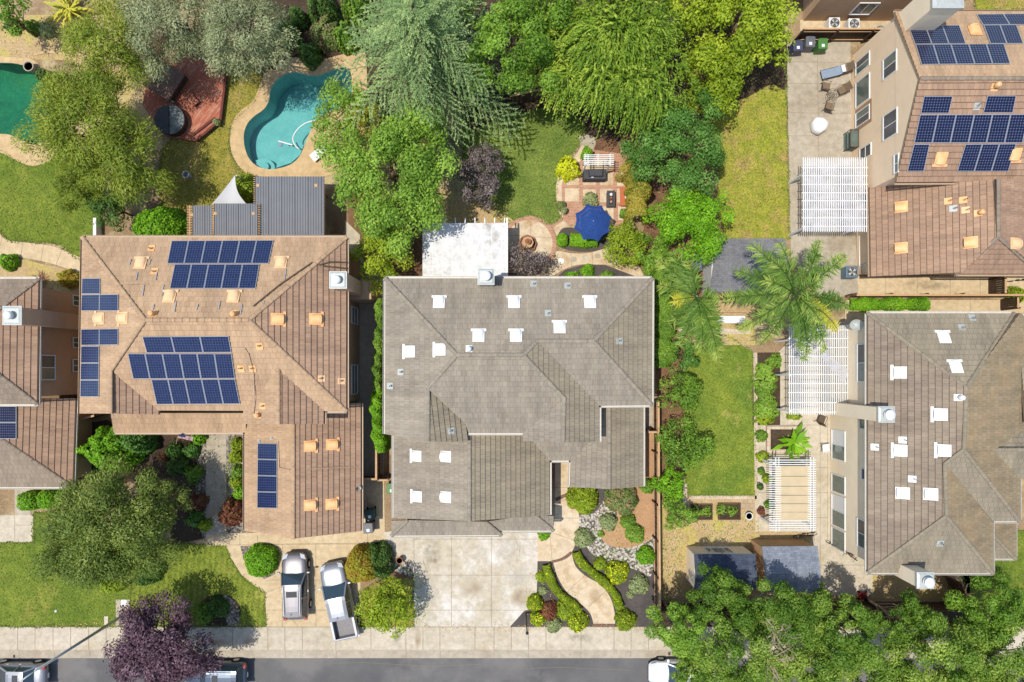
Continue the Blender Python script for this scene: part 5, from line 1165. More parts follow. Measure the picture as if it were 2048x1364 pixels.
for x, y, r, h, s, lb in ((10, 28, 40, 5, 60, 'dark tree whose crown fills the corner behind the dry bed'), (905, 10, 60, 8, 61, 'green tree at the top edge behind the cedar')):
    tree(lb, x, y, r, h, 'lf_green', s)
# ---- middle garden
hedge('ochre and green bamboo-like hedge standing beside the orange bench', [(1250, 326), (1272, 345), (1278, 380), (1275, 415), (1274, 440)], 40, 3.0, 'lf_bamboo', 70, leaf=.2, asp=.3, dens=.9, wild=.16)
tree('wide bright green bush at the end of the garden path', 1254, 490, 46, 3.0, 'lf_yel', 71, leaf=.16, kind='bush', cat='bush', nc=40, dens=1.1, to=-.05)
tree('leafy green bush filling the corner between the garden path and the ivy hedge', 1302, 505, 40, 3.0, 'lf_green', 170, leaf=.17, kind='bush', cat='bush', nc=30, dens=1.2)
shrub('golden yellow bush glowing at the lawn edge of the brick patio', 1137, 334, 24, 1.5, 'lf_gold', 72, leaf=.16, dens=.8, wild=.25)
shrub('green shrub behind the white arbor', 1175, 305, 12, 1.3, 'lf_bright', 73)
hedge('clipped bright green boxwood block under the blue umbrella', [(1140, 478), (1168, 481), (1194, 480)], 26, .9, 'lf_bright', 74, dens=1.3, wild=.04)
shrub('clipped small bright green boxwood mound beside the brick ring', 1125, 479, 11, .8, 'lf_bright', 75, boxy=1.0, dens=1.3, wild=.05, sy=1.2)
shrub('leafy green herb clump in the brick patio beside the umbrella', 1182, 398, 15, .7, 'lf_sage', 76, wild=.25)
shrub('green shrub nearest the fountain in the mulch bed by the taupe roof', 1144, 549, 14, .6, 'lf_bright', 77, sy=.5)
shrub('bushy green shrub in the middle of the mulch bed by the taupe roof', 1176, 541, 14, .8, 'lf_bright', 78)
shrub('low green shrub at the far end of the mulch bed by the taupe roof', 1215, 550, 15, .6, 'lf_green', 79, sy=.6)
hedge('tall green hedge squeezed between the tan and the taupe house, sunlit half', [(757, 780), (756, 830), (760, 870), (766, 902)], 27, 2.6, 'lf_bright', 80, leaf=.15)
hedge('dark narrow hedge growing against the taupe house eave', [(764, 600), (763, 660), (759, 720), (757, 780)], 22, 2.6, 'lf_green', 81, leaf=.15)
hedge('ivy-covered hedge along the fence beside the second palm', [(1326, 520), (1326, 600), (1327, 670), (1325, 735)], 48, 2.2, 'lf_green', 82, leaf=.15, wild=.18, dens=.9, to=-.05)
tree('small citrus tree nearest the palm along the fence', 1366, 708, 33, 2.6, 'lf_mag', 83, leaf=.18, nc=28, kind='fruit_tree')
tree('dense citrus tree, second from the palm along the fence', 1362, 788, 44, 3.2, 'lf_green', 84, leaf=.18, nc=34, kind='fruit_tree', to=-.12)
tree('largest citrus tree, leaning over the lawn beside the fence', 1372, 890, 56, 3.4, 'lf_green', 85, leaf=.18, nc=40, kind='fruit_tree', to=-.12)
tree('light green citrus tree at the lawn corner by the fence', 1340, 965, 34, 3.0, 'lf_bright', 86, leaf=.17, nc=30, kind='fruit_tree', sy=1.2)
tree('small citrus tree leaning over the raised vegetable bed', 1362, 1026, 36, 2.6, 'lf_green', 87, leaf=.17, nc=30, kind='fruit_tree')
palm('tall feathery palm whose crown spreads over the grey shed and white pergola', (1588, 588), 7.5, (1532, 628), [(1500, 486, 8.0), (1470, 540, 7.2), (1432, 598, 6.6), (1478, 660, 6.8), (1520, 690, 6.4), (1640, 470 + 10, 6.6), (1692, 510, 6.8), (1700, 612, 6.4), (1676, 660, 6.2), (1612, 720, 6.4), (1652, 700, 6.6), (1560, 486, 8.2), (1600, 690, 6.8), (1530, 560, 8.4), (1545, 520, 8.6), (1640, 560, 8.4), (1640, 640, 8.0)], 90, .8)
palm('shorter feathery palm beside the ivy hedge with drooping fronds', (1392, 594), 5.4, (1368, 602), [(1316, 520, 4.2), (1345, 505, 4.6), (1318, 570, 4.0), (1340, 650, 4.2), (1436, 724, 3.6), (1404, 706, 4.2), (1440, 660, 4.4), (1378, 522, 5.6), (1425, 660, 5.0), (1432, 600, 5.0), (1362, 690, 4.4), (1350, 600, 5.4), (1400, 640, 6.0)], 91, .95, 'lf_palm', .1)
hedge('leafy green row of garden plants between the lawn and the pergola path', [(1534, 728), (1530, 760), (1535, 800), (1532, 835)], 38, .9, 'lf_ash', 92, leaf=.18, wild=.22)
shrub('yellow-green ornamental grass at the end of the garden plant row', 1532, 835, 17, .8, 'lf_yel', 93, wild=.3); shrub('low yellowish shrub under the corner of the white pergola', 1590, 832, 15, .6, 'lf_yel', 94, sy=.55)
shrub('spiky green shrub near the pergola post', 1552, 722, 14, .9, 'lf_ash', 95, wild=.3)
for i, (x, y, r) in enumerate(((1525, 872, 12), (1527, 914, 12), (1536, 958, 9), (1540, 1010, 9))):
    shrub(('green shrub in the pebble strip beside the banana planter', 'bright green tuft by the corner of the canopy pergola', 'yellow-green shrub leaning on the middle of the canopy pergola', 'low shrub near the lower end of the canopy pergola')[i], x, y, r, .7, ('lf_green', 'lf_yel', 'lf_yel', 'lf_green')[i], 100 + i)
blades('broad-leaved banana-like plant in the square planter', 1584, 884, 26, 1.5, .34, 'lf_bright', 104, 'banana_plant', 'banana plant', seg=2)
hedge('low green hedge strip between the two east side paths', [(1700, 608), (1760, 608), (1810, 608), (1856, 607)], 25, .7, 'lf_bright', 105, wild=.14)
shrub('round bush beyond the wooden gate at the picture edge', 2040, 590, 18, 1.2, 'lf_yel', 106)
for i, (x, y) in enumerate(((1393, 1023), (1413, 1024), (1444, 1020), (1466, 1022))):
    shrub(('leafy vegetables at the dark end of the first raised bed', 'leafy vegetables at the sunny end of the first raised bed', 'leafy vegetables in the second raised bed, citrus side', 'leafy vegetables in the second raised bed, bucket side')[i], x, y, 10, .4, 'lf_ash', 110 + i, wild=.3, kind='vegetable_plant', cat='plant', z=.2, dens=.7)
# ---- front gardens
shrub('broad rounded bright green shrub against the front of the tan house', 212, 898, 56, 3.2, 'lf_bright', 120, leaf=.17, wild=.16, sy=.9)
shrub('dark leafy shrub in the house corner behind the broad green one', 268, 880, 32, 2.6, 'lf_mag', 121, leaf=.17, wild=.18)
tree('tall dark feathery birch-like tree over the front lawn', 224, 1064, 138, 9.0, 'lf_birch', 122, mode='plume', leaf=.2, asp=.36, dens=2.1, nc=110, rc=(.15, .27), sy=.95, bark='bark_p')
tree('second top of feathery dark foliage beside the entry walk', 322, 1000, 58, 6.8, 'lf_birch', 123, mode='plume', leaf=.2, asp=.3, dens=1.3, nc=40, bark='bark_p')
shrub('yellowish bush at the foot of the dark feathery tree', 222, 1170, 26, 1.2, 'lf_yel', 124, sy=.7); shrub('dark green bush in the tree shade beside the mown stripes', 290, 1145, 30, 1.3, 'lf_dark', 125)
tree('dark plum-purple tree on the pavement edge between two parked cars', 318, 1287, 98, 6.5, 'lf_purple', 126, mode='plume', leaf=.2, asp=.5, dens=2.7, nc=100, rc=(.17, .29), sy=.92)
shrub('maroon clipped shrub at the garage corner', 461, 1028, 28, 1.5, 'lf_maroon', 127, dens=1.1); shrub('round bright green shrub in its own pebble bed by the driveway', 518, 1124, 33, 1.5, 'lf_bright', 128, dens=1.2, wild=.06, boxy=.4)
shrub('round orange-tinged clipped shrub beside the silver pickup', 722, 1134, 35, 2.7, 'lf_redgreen', 129, dens=1.3, wild=.05, boxy=.6, leaf=.12)
shrub('dark green foliage added as shaded side of the orange-tinged clipped shrub', 749, 1126, 34, 2.0, 'lf_dark', 130, dens=1.2, boxy=.6)  # added bush, its dark leaves imitate the shaded flank of the orange-tinged one
tree('yellow-green tree between the pickup and the bleached driveway', 772, 1215, 60, 4.6, 'lf_yel', 131, leaf=.2, nc=50, rc=(.18, .3), dens=1.1)
for i, (x, y) in enumerate(((55, 1003), (95, 999), (132, 995))):
    shrub(('square-clipped bright green bush nearest the picture edge', 'clipped bright green bush in the middle of the row of three', 'clipped bright green bush nearest the dark feathery tree')[i], x, y, 19, 1.3, 'lf_bright', 132 + i, boxy=1.5, wild=.04, dens=1.2, group='clipped bushes in front of the brown house')
for i, (x, y, r, m) in enumerate(((345, 902, 16, 'lf_mag'), (380, 902, 16, 'lf_mag'), (327, 914, 10, 'lf_maroon'), (395, 876, 14, 'lf_bright'), (473, 890, 14, 'lf_yel'), (470, 914, 15, 'lf_yel'), (474, 945, 15, 'lf_green'), (470, 965, 13, 'lf_yel'), (480, 985, 16, 'lf_bright'), (408, 1052, 12, 'lf_yel'), (432, 1218, 22, 'lf_dark'), (408, 1228, 20, 'lf_green'))):
    shrub(('round dark green bush under the little flag', 'round dark green bush beside the entry walk', 'small brown round bush beside the flag', 'bright green shrub below the eave beside the walk', 'yellow-green shrub at the top of the pebble strip', 'yellow-green shrub second down the pebble strip', 'green leafy shrub third down the pebble strip', 'small yellowish shrub fourth down the pebble strip', 'bright green shrub just above the maroon one', 'yellowish shrub at the end of the entry walk bed', 'dark shrub in the round bed beside the plum tree', 'green shrub under the plum tree in the round bed')[i], x, y, r, .9, m, 140 + i, wild=.15)
for i, (x, y, r, h, m, lb) in enumerate(((352, 930, 22, 1.0, 'lf_dark', 'dark shrub below the round bushes beside the entry walk'), (384, 948, 18, .9, 'lf_green', 'green shrub in the shaded bed halfway down the entry walk'), (396, 1005, 17, .8, 'lf_maroon', 'reddish low shrub in the shaded bed by the entry walk'), (388, 1040, 18, .8, 'lf_mag', 'dark green shrub at the lower end of the shaded bed'),
        (572, 62, 26, 1.8, 'lf_mag', 'dark shrub between the olive tree and the small dark bush at the top'), (690, 70, 26, 2.2, 'lf_green', 'green shrub half under the cedar beside the curved terrace'), (640, 8, 30, 2.5, 'lf_dark', 'dark leafy shrub at the very top edge beside the cedar'), (712, 8, 30, 2.5, 'lf_green', 'green shrub at the very top edge under the cedar'))):
    shrub(lb, x, y, r, h, m, 400 + i, wild=.25)
hedge('low clipped hedge curving along the driveway side of the S-shaped path', [(1092, 1130), (1098, 1150), (1106, 1172), (1124, 1194), (1148, 1212), (1160, 1222)], 17, .6, 'lf_flower', 155, dens=1.2, flowers=.03)
hedge('low clipped hedge curving along the fence side of the S-shaped path', [(1152, 1104), (1162, 1125), (1184, 1145), (1210, 1166), (1230, 1188), (1240, 1216)], 17, .6, 'lf_flower', 156, dens=1.2, flowers=.03)
front = [(1083, 1155, 12, .6, 'lf_yel', 0, 'lime green little bush beside the driveway hedge'), (1070, 1208, 17, .9, 'lf_flower', .2, 'yellow-flowered bush at the driveway edge'), (1076, 1238, 17, .8, 'lf_flower', .2, 'yellow-flowered bush beside the slim dark pole'),
    (1098, 1224, 20, .8, 'lf_maroon', 0, 'dark red-brown bush among the yellow flowering ones'), (1132, 1222, 21, .9, 'lf_yel', 0, 'lime green leafy bush at the end of the driveway hedge'), (1108, 1252, 16, .5, 'lf_sage', 0, 'grey-green low bush spilling onto the sidewalk'),
    (1156, 1245, 22, .9, 'lf_flower', .15, 'round yellow-flowered bush beside the path mouth'), (1252, 1243, 22, .9, 'lf_flower', .04, 'round lime green bush beside the path mouth, fence side'), (1236, 1147, 24, 1.0, 'lf_flower', .3, 'big round bush covered with yellow flowers'),
    (1201, 1129, 13, .7, 'lf_yel', 0, 'small lime bush between the hedge and the yellow-flowered one'), (1280, 1172, 20, .9, 'lf_sage', 0, 'round grey-green bush beside the fence foot'), (1294, 1114, 19, 1.0, 'lf_bright', 0, 'bright green bush with white blooms against the fence'),
    (1167, 998, 33, 1.5, 'lf_yel', 0, 'wide yellow-green shrub below the wing roof'), (1246, 1000, 34, 1.6, 'lf_pink', 0, 'loose reddish-green rose bush below the wing roof'), (1218, 1046, 18, .9, 'lf_sage', 0, 'green shrub beside the tan gravel oval'),
    (1258, 1046, 16, .8, 'lf_green', 0, 'green shrub in the gravel below the rose bush'), (1272, 1070, 19, .9, 'lf_ash', 0, 'loose green shrub on the tan gravel oval'), (1168, 1078, 20, .8, 'lf_sage', 0, 'sage green shrub at the bend of the white walkway'),
    (1296, 974, 15, 1.3, 'lf_green', 0, 'narrow green shrub between the wing and the fence'), (1088, 1069, 13, .5, 'lf_bright', 0, 'small green shrub at the garage corner'), (1202, 1068, 7, .3, 'lf_ash', 0, 'tiny seedling at the rim of the gravel oval'), (1086, 1182, 9, .4, 'lf_sage', 0, 'pale silvery plant below the driveway hedge'), (1260, 1190, 7, .3, 'lf_sage', 0, 'tiny pale plant below the grey-green bush')]
for i, (x, y, r, h, m, fl, lb) in enumerate(front): shrub(lb, x, y, r, h, m, 160 + i, wild=.14, flowers=fl or None, dens=1.05)
# ---- grove along the southern edge
gv_ = [(1360, 1255, 60, 8.0, 'first grove tree, beside the corner post of the wooden fence'), (1436, 1200, 66, 8.4, 'grove tree hanging over the dark shed roof'), (1472, 1302, 84, 9.5, 'pale grove tree with bare grey twigs'), (1556, 1218, 84, 8.8, 'grove tree hanging over the pale blue shed roof'),
    (1598, 1332, 86, 7.0, 'grove tree at the lower edge below the pale shed'), (1690, 1266, 74, 9.0, 'grove tree beside the dark yard fence'), (1752, 1332, 82, 7.2, 'grove tree below the broad chimney'), (1800, 1240, 56, 7.0, 'small grove tree poking above the yard fence'), (1880, 1312, 88, 9.2, 'grove tree with yellow leaves below the house corner'),
    (1985, 1215, 72, 7.0, 'grove tree beside the far front lawn'), (2010, 1320, 100, 8.5, 'grove tree in the lower corner of the picture'), (1392, 1338, 46, 6.0, 'low grove tree over the white parked car'), (1640, 1190, 24, 3.5, 'small bright sapling beside the pale shed')]
for i, (x, y, r, h, lb) in enumerate(gv_):
    tree(lb, x, y, r, h, 'lf_grove' if i not in (0, 9, 12) else 'lf_green', 200 + i, leaf=.17, nc=44, rc=(.16, .28), dens=1.75, asp=.5, to=(.12, -.1, .06, -.06, .14, 0, .1, -.12, .16, -.05, .08, 0, .1)[i], bark='bark_p', group='trees along the street' if i not in (12,) else None)
def deadwood(label, px, py, z, n, ln, seed):
    rg = random.Random(seed); c = P(px, py, z); root = thing('bare_branch', label, 'branch', (c.x, c.y, 0)); b = Vector((c.x, c.y, 0)); mb = MB().tube([b, c], .1, 6, 0, .06)
    for i in range(n):
        az = rg.uniform(0, 6.28); e = c + Vector((math.cos(az) * ln, math.sin(az) * ln, rg.uniform(-.1, 1.0))) * rg.uniform(.5, 1); m = c.lerp(e, .5) + Vector((rg.uniform(-.2, .2), rg.uniform(-.2, .2), .2)); mb.tube([c, m, e], .045, 5, 0, .012)
        for k in range(4):
            s = c.lerp(e, rg.uniform(.4, .95)); mb.tube([s, s + Vector((rg.uniform(-.5, .5), rg.uniform(-.5, .5), rg.uniform(0, .4)))], .02, 4, 0, .008)
    mb.build('twigs', M['bark_p'], root)
deadwood('bare grey twigs sticking out of the grove above the fence corner tree', 1548, 1262, 7.3, 12, 1.4, 5); deadwood('second patch of bare grey twigs lower in the grove', 1540, 1318, 7.0, 14, 1.5, 6)
leafc('lf_litter', (110, 84, 52), (160, 128, 84), (206, 180, 128), .1)
litter('fallen_leaves', [(1340, 900, 24, 330), (1400, 1080, 80, 60), (800, 470, 60, 90), (1250, 1020, 60, 60), (400, 960, 60, 110), (1100, 1190, 60, 60), (1330, 420, 90, 150), (340, 330, 60, 80), (1640, 1190, 260, 36), (960, 415, 70, 24), (100, 90, 100, 50), (1060, 1255, 300, 8), (300, 1250, 240, 8), (1560, 1060, 60, 40)], 5200, 'lf_litter', 901)
litter('weeds', [(1400, 1090, 80, 90), (1470, 1070, 60, 40), (820, 1200, 40, 50), (1340, 1120, 24, 90), (60, 580, 90, 24), (400, 960, 60, 100), (470, 960, 18, 90), (1240, 1090, 60, 60)], 2600, 'lf_ash', 902, .09, .07)

def grass(name, seed):
    """real blades: thin sprinkling over the lawns, thicker along their ragged edges"""
    rg = np.random.default_rng(seed); out = []
    for q in LAWNS:
        A = np.array([((a - CX) / S, (CY - b) / S) for a, b in q]); A = np.clip(A, (-40, -30), (40, 30)); B_ = np.roll(A, -1, 0); ln = np.linalg.norm(B_ - A, axis=1)
        if ln.sum() < 1: continue
        n = int(ln.sum() * 55); i = rg.choice(len(A), n, p=ln / ln.sum()); t = rg.uniform(0, 1, (n, 1)); e = A[i] * (1 - t) + B_[i] * t
        wob = .05 * np.sin(e[:, :1] * 4 + e[:, 1:] * 3); out.append(e + rg.normal(size=(n, 2)) * .055 + wob)
        lo, hi = A.min(0), A.max(0); n = int((hi - lo).prod() * 34); p = rg.uniform(lo, hi, (n, 2)); ins = np.zeros(n, bool)
        for (x0, y0), (x1, y1) in zip(A, B_):
            c = ((y0 > p[:, 1]) != (y1 > p[:, 1])); ins ^= c & (p[:, 0] < (x1 - x0) * (p[:, 1] - y0) / ((y1 - y0) or 1e-9) + x0)
        out.append(p[ins])
    p = np.concatenate(out); n = len(p); p3 = np.c_[p, .03 + rg.uniform(0, .03, n)]
    o = leafmesh(name, None, p3, np.array([0, 0, .8]) + rg.normal(size=(n, 3)) * .5, .11 * rg.uniform(.5, 1.5, n), .4, .5 + .28 * rg.normal(size=n), M['lf_grass'], None, rg); o['kind'] = 'stuff'
grass('grass', 903)
# ---------------------------------------------------------------- fences, pergolas, covers
def fence(label, px, h=1.8, mat='wood_d', side=1, post=2.4, cap='wood_l', kind='fence', gap=.012, pw_=.14):
    q = [P(a, b) for a, b in px]; root = thing(kind, label, 'fence' if kind == 'fence' else 'gate', q[0])
    bd, rl = MB(), MB()
    for a, b in zip(q, q[1:]):
        d = (b - a); L = d.length; d.normalize(); u = Vector((-d.y, d.x, 0)) * side; n = max(1, int(L / pw_)); w = L / n
        for i in range(n):
            c = a + d * (w * (i + .5)); hh = h - RNG.uniform(0, .03); bd.box((c.x, c.y, .03), (w - gap, .022, hh), RNG.choice((0, 0, 1)), math.atan2(d.y, d.x))
        for z in (.35, h - .3): rl.bar(a + u * .045 + Vector((0, 0, z)), b + u * .045 + Vector((0, 0, z)), .045, .09)
        rl.bar(a + Vector((0, 0, h + .05)), b + Vector((0, 0, h + .05)), .13, .035)
        k = max(1, int(L / post))
        for i in range(k + 1):
            c = a + d * (L * i / k) + u * .1; MB().box((c.x, c.y, 0), (.1, .1, h + .08), 0, math.atan2(d.y, d.x)).build('post', M[mat], root)
    bd.build('board_panel', [M[mat], M['wood_dk']], root); rl.build('rail', M[cap], root); return root
fence('long brown board fence between the gravel front yard and the citrus garden', [(1306, 800), (1307, 1000), (1309, 1212)], 1.8, 'wood_d', -1)
fence('board fence with tree shade coloured into its boards along the south-east yard', [(1640, 1203), (1908, 1203), (1888, 1148)], 1.9, 'wood_dk', 1, 2.4, 'wood_d')  # dark wood puts the tree shade into the board colour
fence('brown board fence turning the corner behind the dark shed', [(1309, 1206), (1400, 1206), (1500, 1206)], 1.8, 'wood_dk', 1, 2.4, 'wood_d')
fence('weathered fence behind the three wheeled bins', [(1585, 83), (1790, 83)], 1.8, 'wood_dk', -1, 2.4, 'wood_l')
fence('low weathered fence between the two east side paths', [(1690, 595), (2036, 595)], 1.6, 'wood_d', 1, 2.4, 'wood_l')
fence('wooden fence between the tan and the taupe house, near the green bins', [(762, 880), (762, 952)], 1.7, 'wood_d', 1, 1.8)
fence('brown wooden gate closing the passage beside the taupe house', [(764, 953), (784, 953)], 1.6, 'wood_d', 1, .7, kind='gate')
fence('dark wooden gate across the passage of the tan house', [(726, 951), (761, 951)], 1.6, 'wood_dk', 1, 1.2, kind='gate')
fence('wooden gate across the upper east side path', [(1976, 557), (1976, 592)], 1.7, 'wood_dk', 1, .9, kind='gate')
fence('wooden gate across the lower east side path', [(2000, 600), (2000, 620)], 1.7, 'wood_dk', 1, .6, kind='gate')
fence('hidden board fence at the back of the middle lawn', [(1020, 212), (1072, 200), (1150, 186)], 1.7, 'wood_d', 1, 2.4)
fence('dark board fence beside the brown house', [(150, 846), (218, 828)], 1.7, 'wood_d', 1, 2.0)
fence('small wooden gate in the narrow strip beside the taupe wing', [(1288, 860), (1304, 860)], 1.6, 'wood_d', 1, .5, kind='gate')
o = MB().prism([tuple(P(a, b))[:2] for a, b in ((198, 440), (204, 440), (204, 478), (198, 478))], 0, .7).build('garden_wall', M['white'])
tag(o, 'low white garden wall at the end of the lush lawn', 'wall')

def lattice(label, x0, x1, y0, y1, z, beams, nsl, posts, cat='pergola', mat='white', notch=None, sw=.05):
    """slats along the plan's y, beams along x underneath"""
    root = thing('pergola', label, cat, P((x0 + x1) / 2, (y0 + y1) / 2, z) * 1 - Vector((0, 0, z)))
    for i in range(nsl):
        x = x0 + (x1 - x0) * (i + .5) / nsl; yb = y1
        if notch and x > notch[0]: yb = notch[1]
        MB().bar(P(x, y0, z), P(x, yb, z), sw, .045).build('slat', M[mat], root)
    for y in beams: MB().bar(P(x0 - 1, y, z - .09), P(x1 if not (notch and y > notch[1]) else notch[0], y, z - .09), .05, .12).build('beam', M[mat], root)
    for x, y in posts:
        c = P(x, y, z); MB().box((c.x, c.y, 0), (.12, .12, z - .13)).build('post', M[mat], root)
    return root
lt = lattice('white lattice patio pergola between the dry lawn and the pale stucco gable', 1604, 1735, 315, 464, 2.75, [336, 352, 369, 386, 402, 419, 436, 453], 30, [(1610, 345), (1610, 455), (1670, 336), (1722, 345), (1722, 453)])
t = NT('clear_plastic'); tr = t.n('ShaderNodeBsdfTransparent'); df = t.n('ShaderNodeBsdfDiffuse'); df.inputs[0].default_value = (.62, .62, .66, 1)
mx = t.n('ShaderNodeMixShader'); t.l(t.ramp(t.noise(t.pos(), 1.6, 6, .7), ((.38, (.1, .1, .1, 1)), (.66, (.4,) * 3 + (1,)))), mx.inputs[0]); t.l(tr.outputs[0], mx.inputs[1]); t.l(df.outputs[0], mx.inputs[2]); t.l(mx.outputs[0], t.out.inputs[0]); M['plastic'] = t.m
MB().hexa([P(a, b, 2.66) for a, b in ((1606, 462), (1728, 462), (1730, 318), (1606, 318))], [P(a, b, 2.67) for a, b in ((1606, 462), (1728, 462), (1730, 318), (1606, 318))]).build('plastic_sheet', M['plastic'], lt)
lt2 = lattice('white lattice pergola under the tall palm, attached to the ivory house', 1577, 1697, 651, 829, 2.75, [660, 677, 695, 713, 731, 749, 767, 785, 805, 824], 32, [(1582, 680), (1582, 822), (1582, 750), (1674, 822)], notch=(1680, 806))
MB().hexa([P(a, b, 2.83) for a, b in ((1690, 770), (1697, 740), (1650, 705), (1640, 712))], [P(a, b, 2.85) for a, b in ((1690, 770), (1697, 740), (1650, 705), (1640, 712))]).build('plastic_sheet', M['plastic'], lt2)
cp = thing('pergola', 'white pergola with a beige canvas canopy in six folds', 'pergola', P(1570, 990) + Vector((0, 0, 0)))
zc = 2.5
for x in (1551, 1557, 1620, 1626): MB().bar(P(x, 914, zc), P(x, 1062, zc), .05, .14).build('beam', M['white'], cp)
for i in range(32):
    y = 920 + i * 4.5
    if 931 < y < 1040:
        for a, b in ((1538, 1562), (1615, 1632)): MB().bar(P(a, y, zc + .11), P(b, y, zc + .11), .05, .07).build('rafter', M['white'], cp)
    else: MB().bar(P(1538, y, zc + .11), P(1632, y, zc + .11), .05, .07).build('rafter', M['white'], cp)
for y0, y1 in ((932, 952), (953, 972), (973, 990), (991, 1007), (1008, 1024), (1025, 1041)):
    mb = MB(); n = 6
    for i in range(n):
        za, zb = (.04 * math.sin(math.pi * j / n) for j in (i, i + 1)); ya, yb = y0 + (y1 - y0) * i / n, y0 + (y1 - y0) * (i + 1) / n
        mb.face([P(1551, yb, zc + .13 - zb), P(1620, yb, zc + .13 - zb), P(1620, ya, zc + .13 - za), P(1551, ya, zc + .13 - za)])
    mb.build('canopy', M['beige'], cp)
for x, y in ((1548, 928), (1622, 928), (1548, 1050), (1622, 1050)):
    c = P(x, y, zc); MB().box((c.x, c.y, 0), (.14, .14, zc)).build('post', M['white'], cp)
ab = thing('arbor', 'small white slatted arbor behind the covered barbecue', 'arbor', P(1190, 322))
for i in range(6): MB().bar(P(1167, 310 + i * 3.7, 2.3), P(1228, 310 + i * 3.7, 2.3), .05, .05).build('slat', M['white'], ab)
for x in (1170, 1176, 1196, 1220): MB().bar(P(x, 308, 2.22), P(x, 332, 2.22), .05, .1).build('beam', M['white'], ab)
for x in (1172, 1220):
    for y in (312, 328): c = P(x, y, 2.2); MB().box((c.x, c.y, 0), (.09, .09, 2.2)).build('post', M['white'], ab)
# slatted shade covers behind the tan house
M['shadecloth'] = m_plain('grey_shade_panel', rgb(122, 126, 132), .6, .4, 0, .14, .8)
def shade(label, quad, z, nx, ny, ends, posts):
    root = thing('patio_cover', label, 'patio cover', P(sum(a for a, b in quad) / 4, sum(b for a, b in quad) / 4, z) - Vector((0, 0, z)))
    A, B_, C_, D_ = [P(a, b, z) for a, b in quad]; W = lambda u, v, dz=0: A * (1 - u) * (1 - v) + B_ * u * (1 - v) + C_ * u * v + D_ * (1 - u) * v + Vector((0, 0, dz))
    MB().hexa([W(0, 1), W(1, 1), W(1, 0), W(0, 0)], [W(0, 1, .012), W(1, 1, .012), W(1, 0, .012), W(0, 0, .012)]).build('shade_panel', M['shadecloth'], root)
    mb = MB()
    for i in range(nx + 1): mb.bar(W(i / nx, 0, .02), W(i / nx, 1, .02), .022 if i % 5 else .05, .012)
    mb.build('seam', M['charcoal'], root)
    for j in range(ny + 1):
        v = (j + .5) / (ny + 1)
        MB().bar(P(ends[0], quad[0][1] + (quad[3][1] - quad[0][1]) * v, z - .05), P(ends[1], quad[1][1] + (quad[2][1] - quad[1][1]) * v, z - .05), .045, .06).build('slat', M['wood_l'], root)
    for x, y in posts:
        c = P(x, y, z); MB().box((c.x, c.y, 0), (.14, .14, z - .1)).build('post', M['wood_l'], root); MB().box((c.x, c.y, z + .012), (.2, .2, .03)).build('post_cap', M['wood_l'], root)
    for x in (ends[0] + 6, ends[1] - 4): MB().bar(P(x, quad[0][1], z - .14), P(x, quad[3][1], z - .14), .07, .12).build('beam', M['wood_l'], root)
    return root
shade('large grey slatted patio cover nearest the clear pool', [(511, 353), (648, 353), (648, 473), (511, 473)], 2.75, 26, 28, (507, 650), [(632, 371), (516, 371)])
shade('low narrow grey slatted patio cover beside the clipped green ball', [(386, 411), (424, 411), (424, 473), (386, 473)], 2.5, 8, 18, (374, 428), [(384, 430)])
shade('middle grey slatted patio cover behind the shade sail', [(429, 407), (515, 407), (515, 473), (429, 473)], 3.0, 18, 18, (424, 520), [(431, 427), (507, 427)])
o = MB().box((0, 0, 0), (.01, .01, .01)).build('tmp', M['white']); bpy.data.objects.remove(o)
# white shade sail: a doubly curved cloth
g = 10; mb = MB(); V = lambda u, v: None
A, B_, C_ = P(470, 350, 2.9), P(423, 409, 2.45), P(493, 408, 2.6)
def sail(u, v):
    left = A.lerp(B_, v) + Vector((.08, .05, 0)) * math.sin(math.pi * v); right = A.lerp(C_, v) + Vector((-.22, -.1, 0)) * math.sin(math.pi * v)
    return left.lerp(right, u) - Vector((0, 0, .25 * math.sin(math.pi * u) * v))
for i in range(g):
    for j in range(g): mb.face([sail(i / g, j / g), sail(i / g, (j + 1) / g), sail((i + 1) / g, (j + 1) / g), sail((i + 1) / g, j / g)])
sl = thing('shade_sail', 'pale grey triangular shade sail stretched beside the lime bush', 'shade sail', P(462, 385)); mb.build('cloth', M['sail'], sl, smooth=True)
MB().tube([P(474, 351, 2.9) - Vector((0, 0, 2.9)), P(473, 351, 2.9)], .05, 8).build('post', M['galv'], sl)
# white patio cover of the taupe house
M['aged'] = m_concrete('aged_white_roofing', rgb(244, 244, 244, .7), rgb(232, 232, 230, .68), rgb(150, 142, 126), (.56, .7), .25)
pcv = thing('patio_cover', 'aged white flat patio cover with rafter tails attached to the taupe house', 'patio cover', P(930, 500))
Z = 2.7; q = [(845, 561), (1016, 561), (1016, 446), (845, 446)]
MB().hexa([P(a, b, Z) for a, b in q], [P(a, b, Z + .05) for a, b in q]).build('roof_sheet', M['aged'], pcv)
for i in range(9):
    x = 852 + i * 19.6; MB().bar(P(x, 436, Z - .08), P(x, 560, Z - .08), .06, .13).build('rafter', M['white'], pcv)
for i in range(8): MB().bar(P(866 + i * 19.6, 446, Z + .06), P(866 + i * 19.6, 560, Z + .06), .03, .02).build('roof_seam', M['white'], pcv)
for y in (450,): MB().bar(P(845, y, Z - .2), P(1017, y, Z - .2), .09, .14).build('beam', M['white'], pcv)
MB().bar(P(1014, 436, Z + .0), P(1014, 560, Z), .09, .16).build('fascia_board', M['white'], pcv)
for x in (850, 930, 1010): c = P(x, 450, Z); MB().box((c.x, c.y, 0), (.12, .12, Z - .27)).build('post', M['white'], pcv)
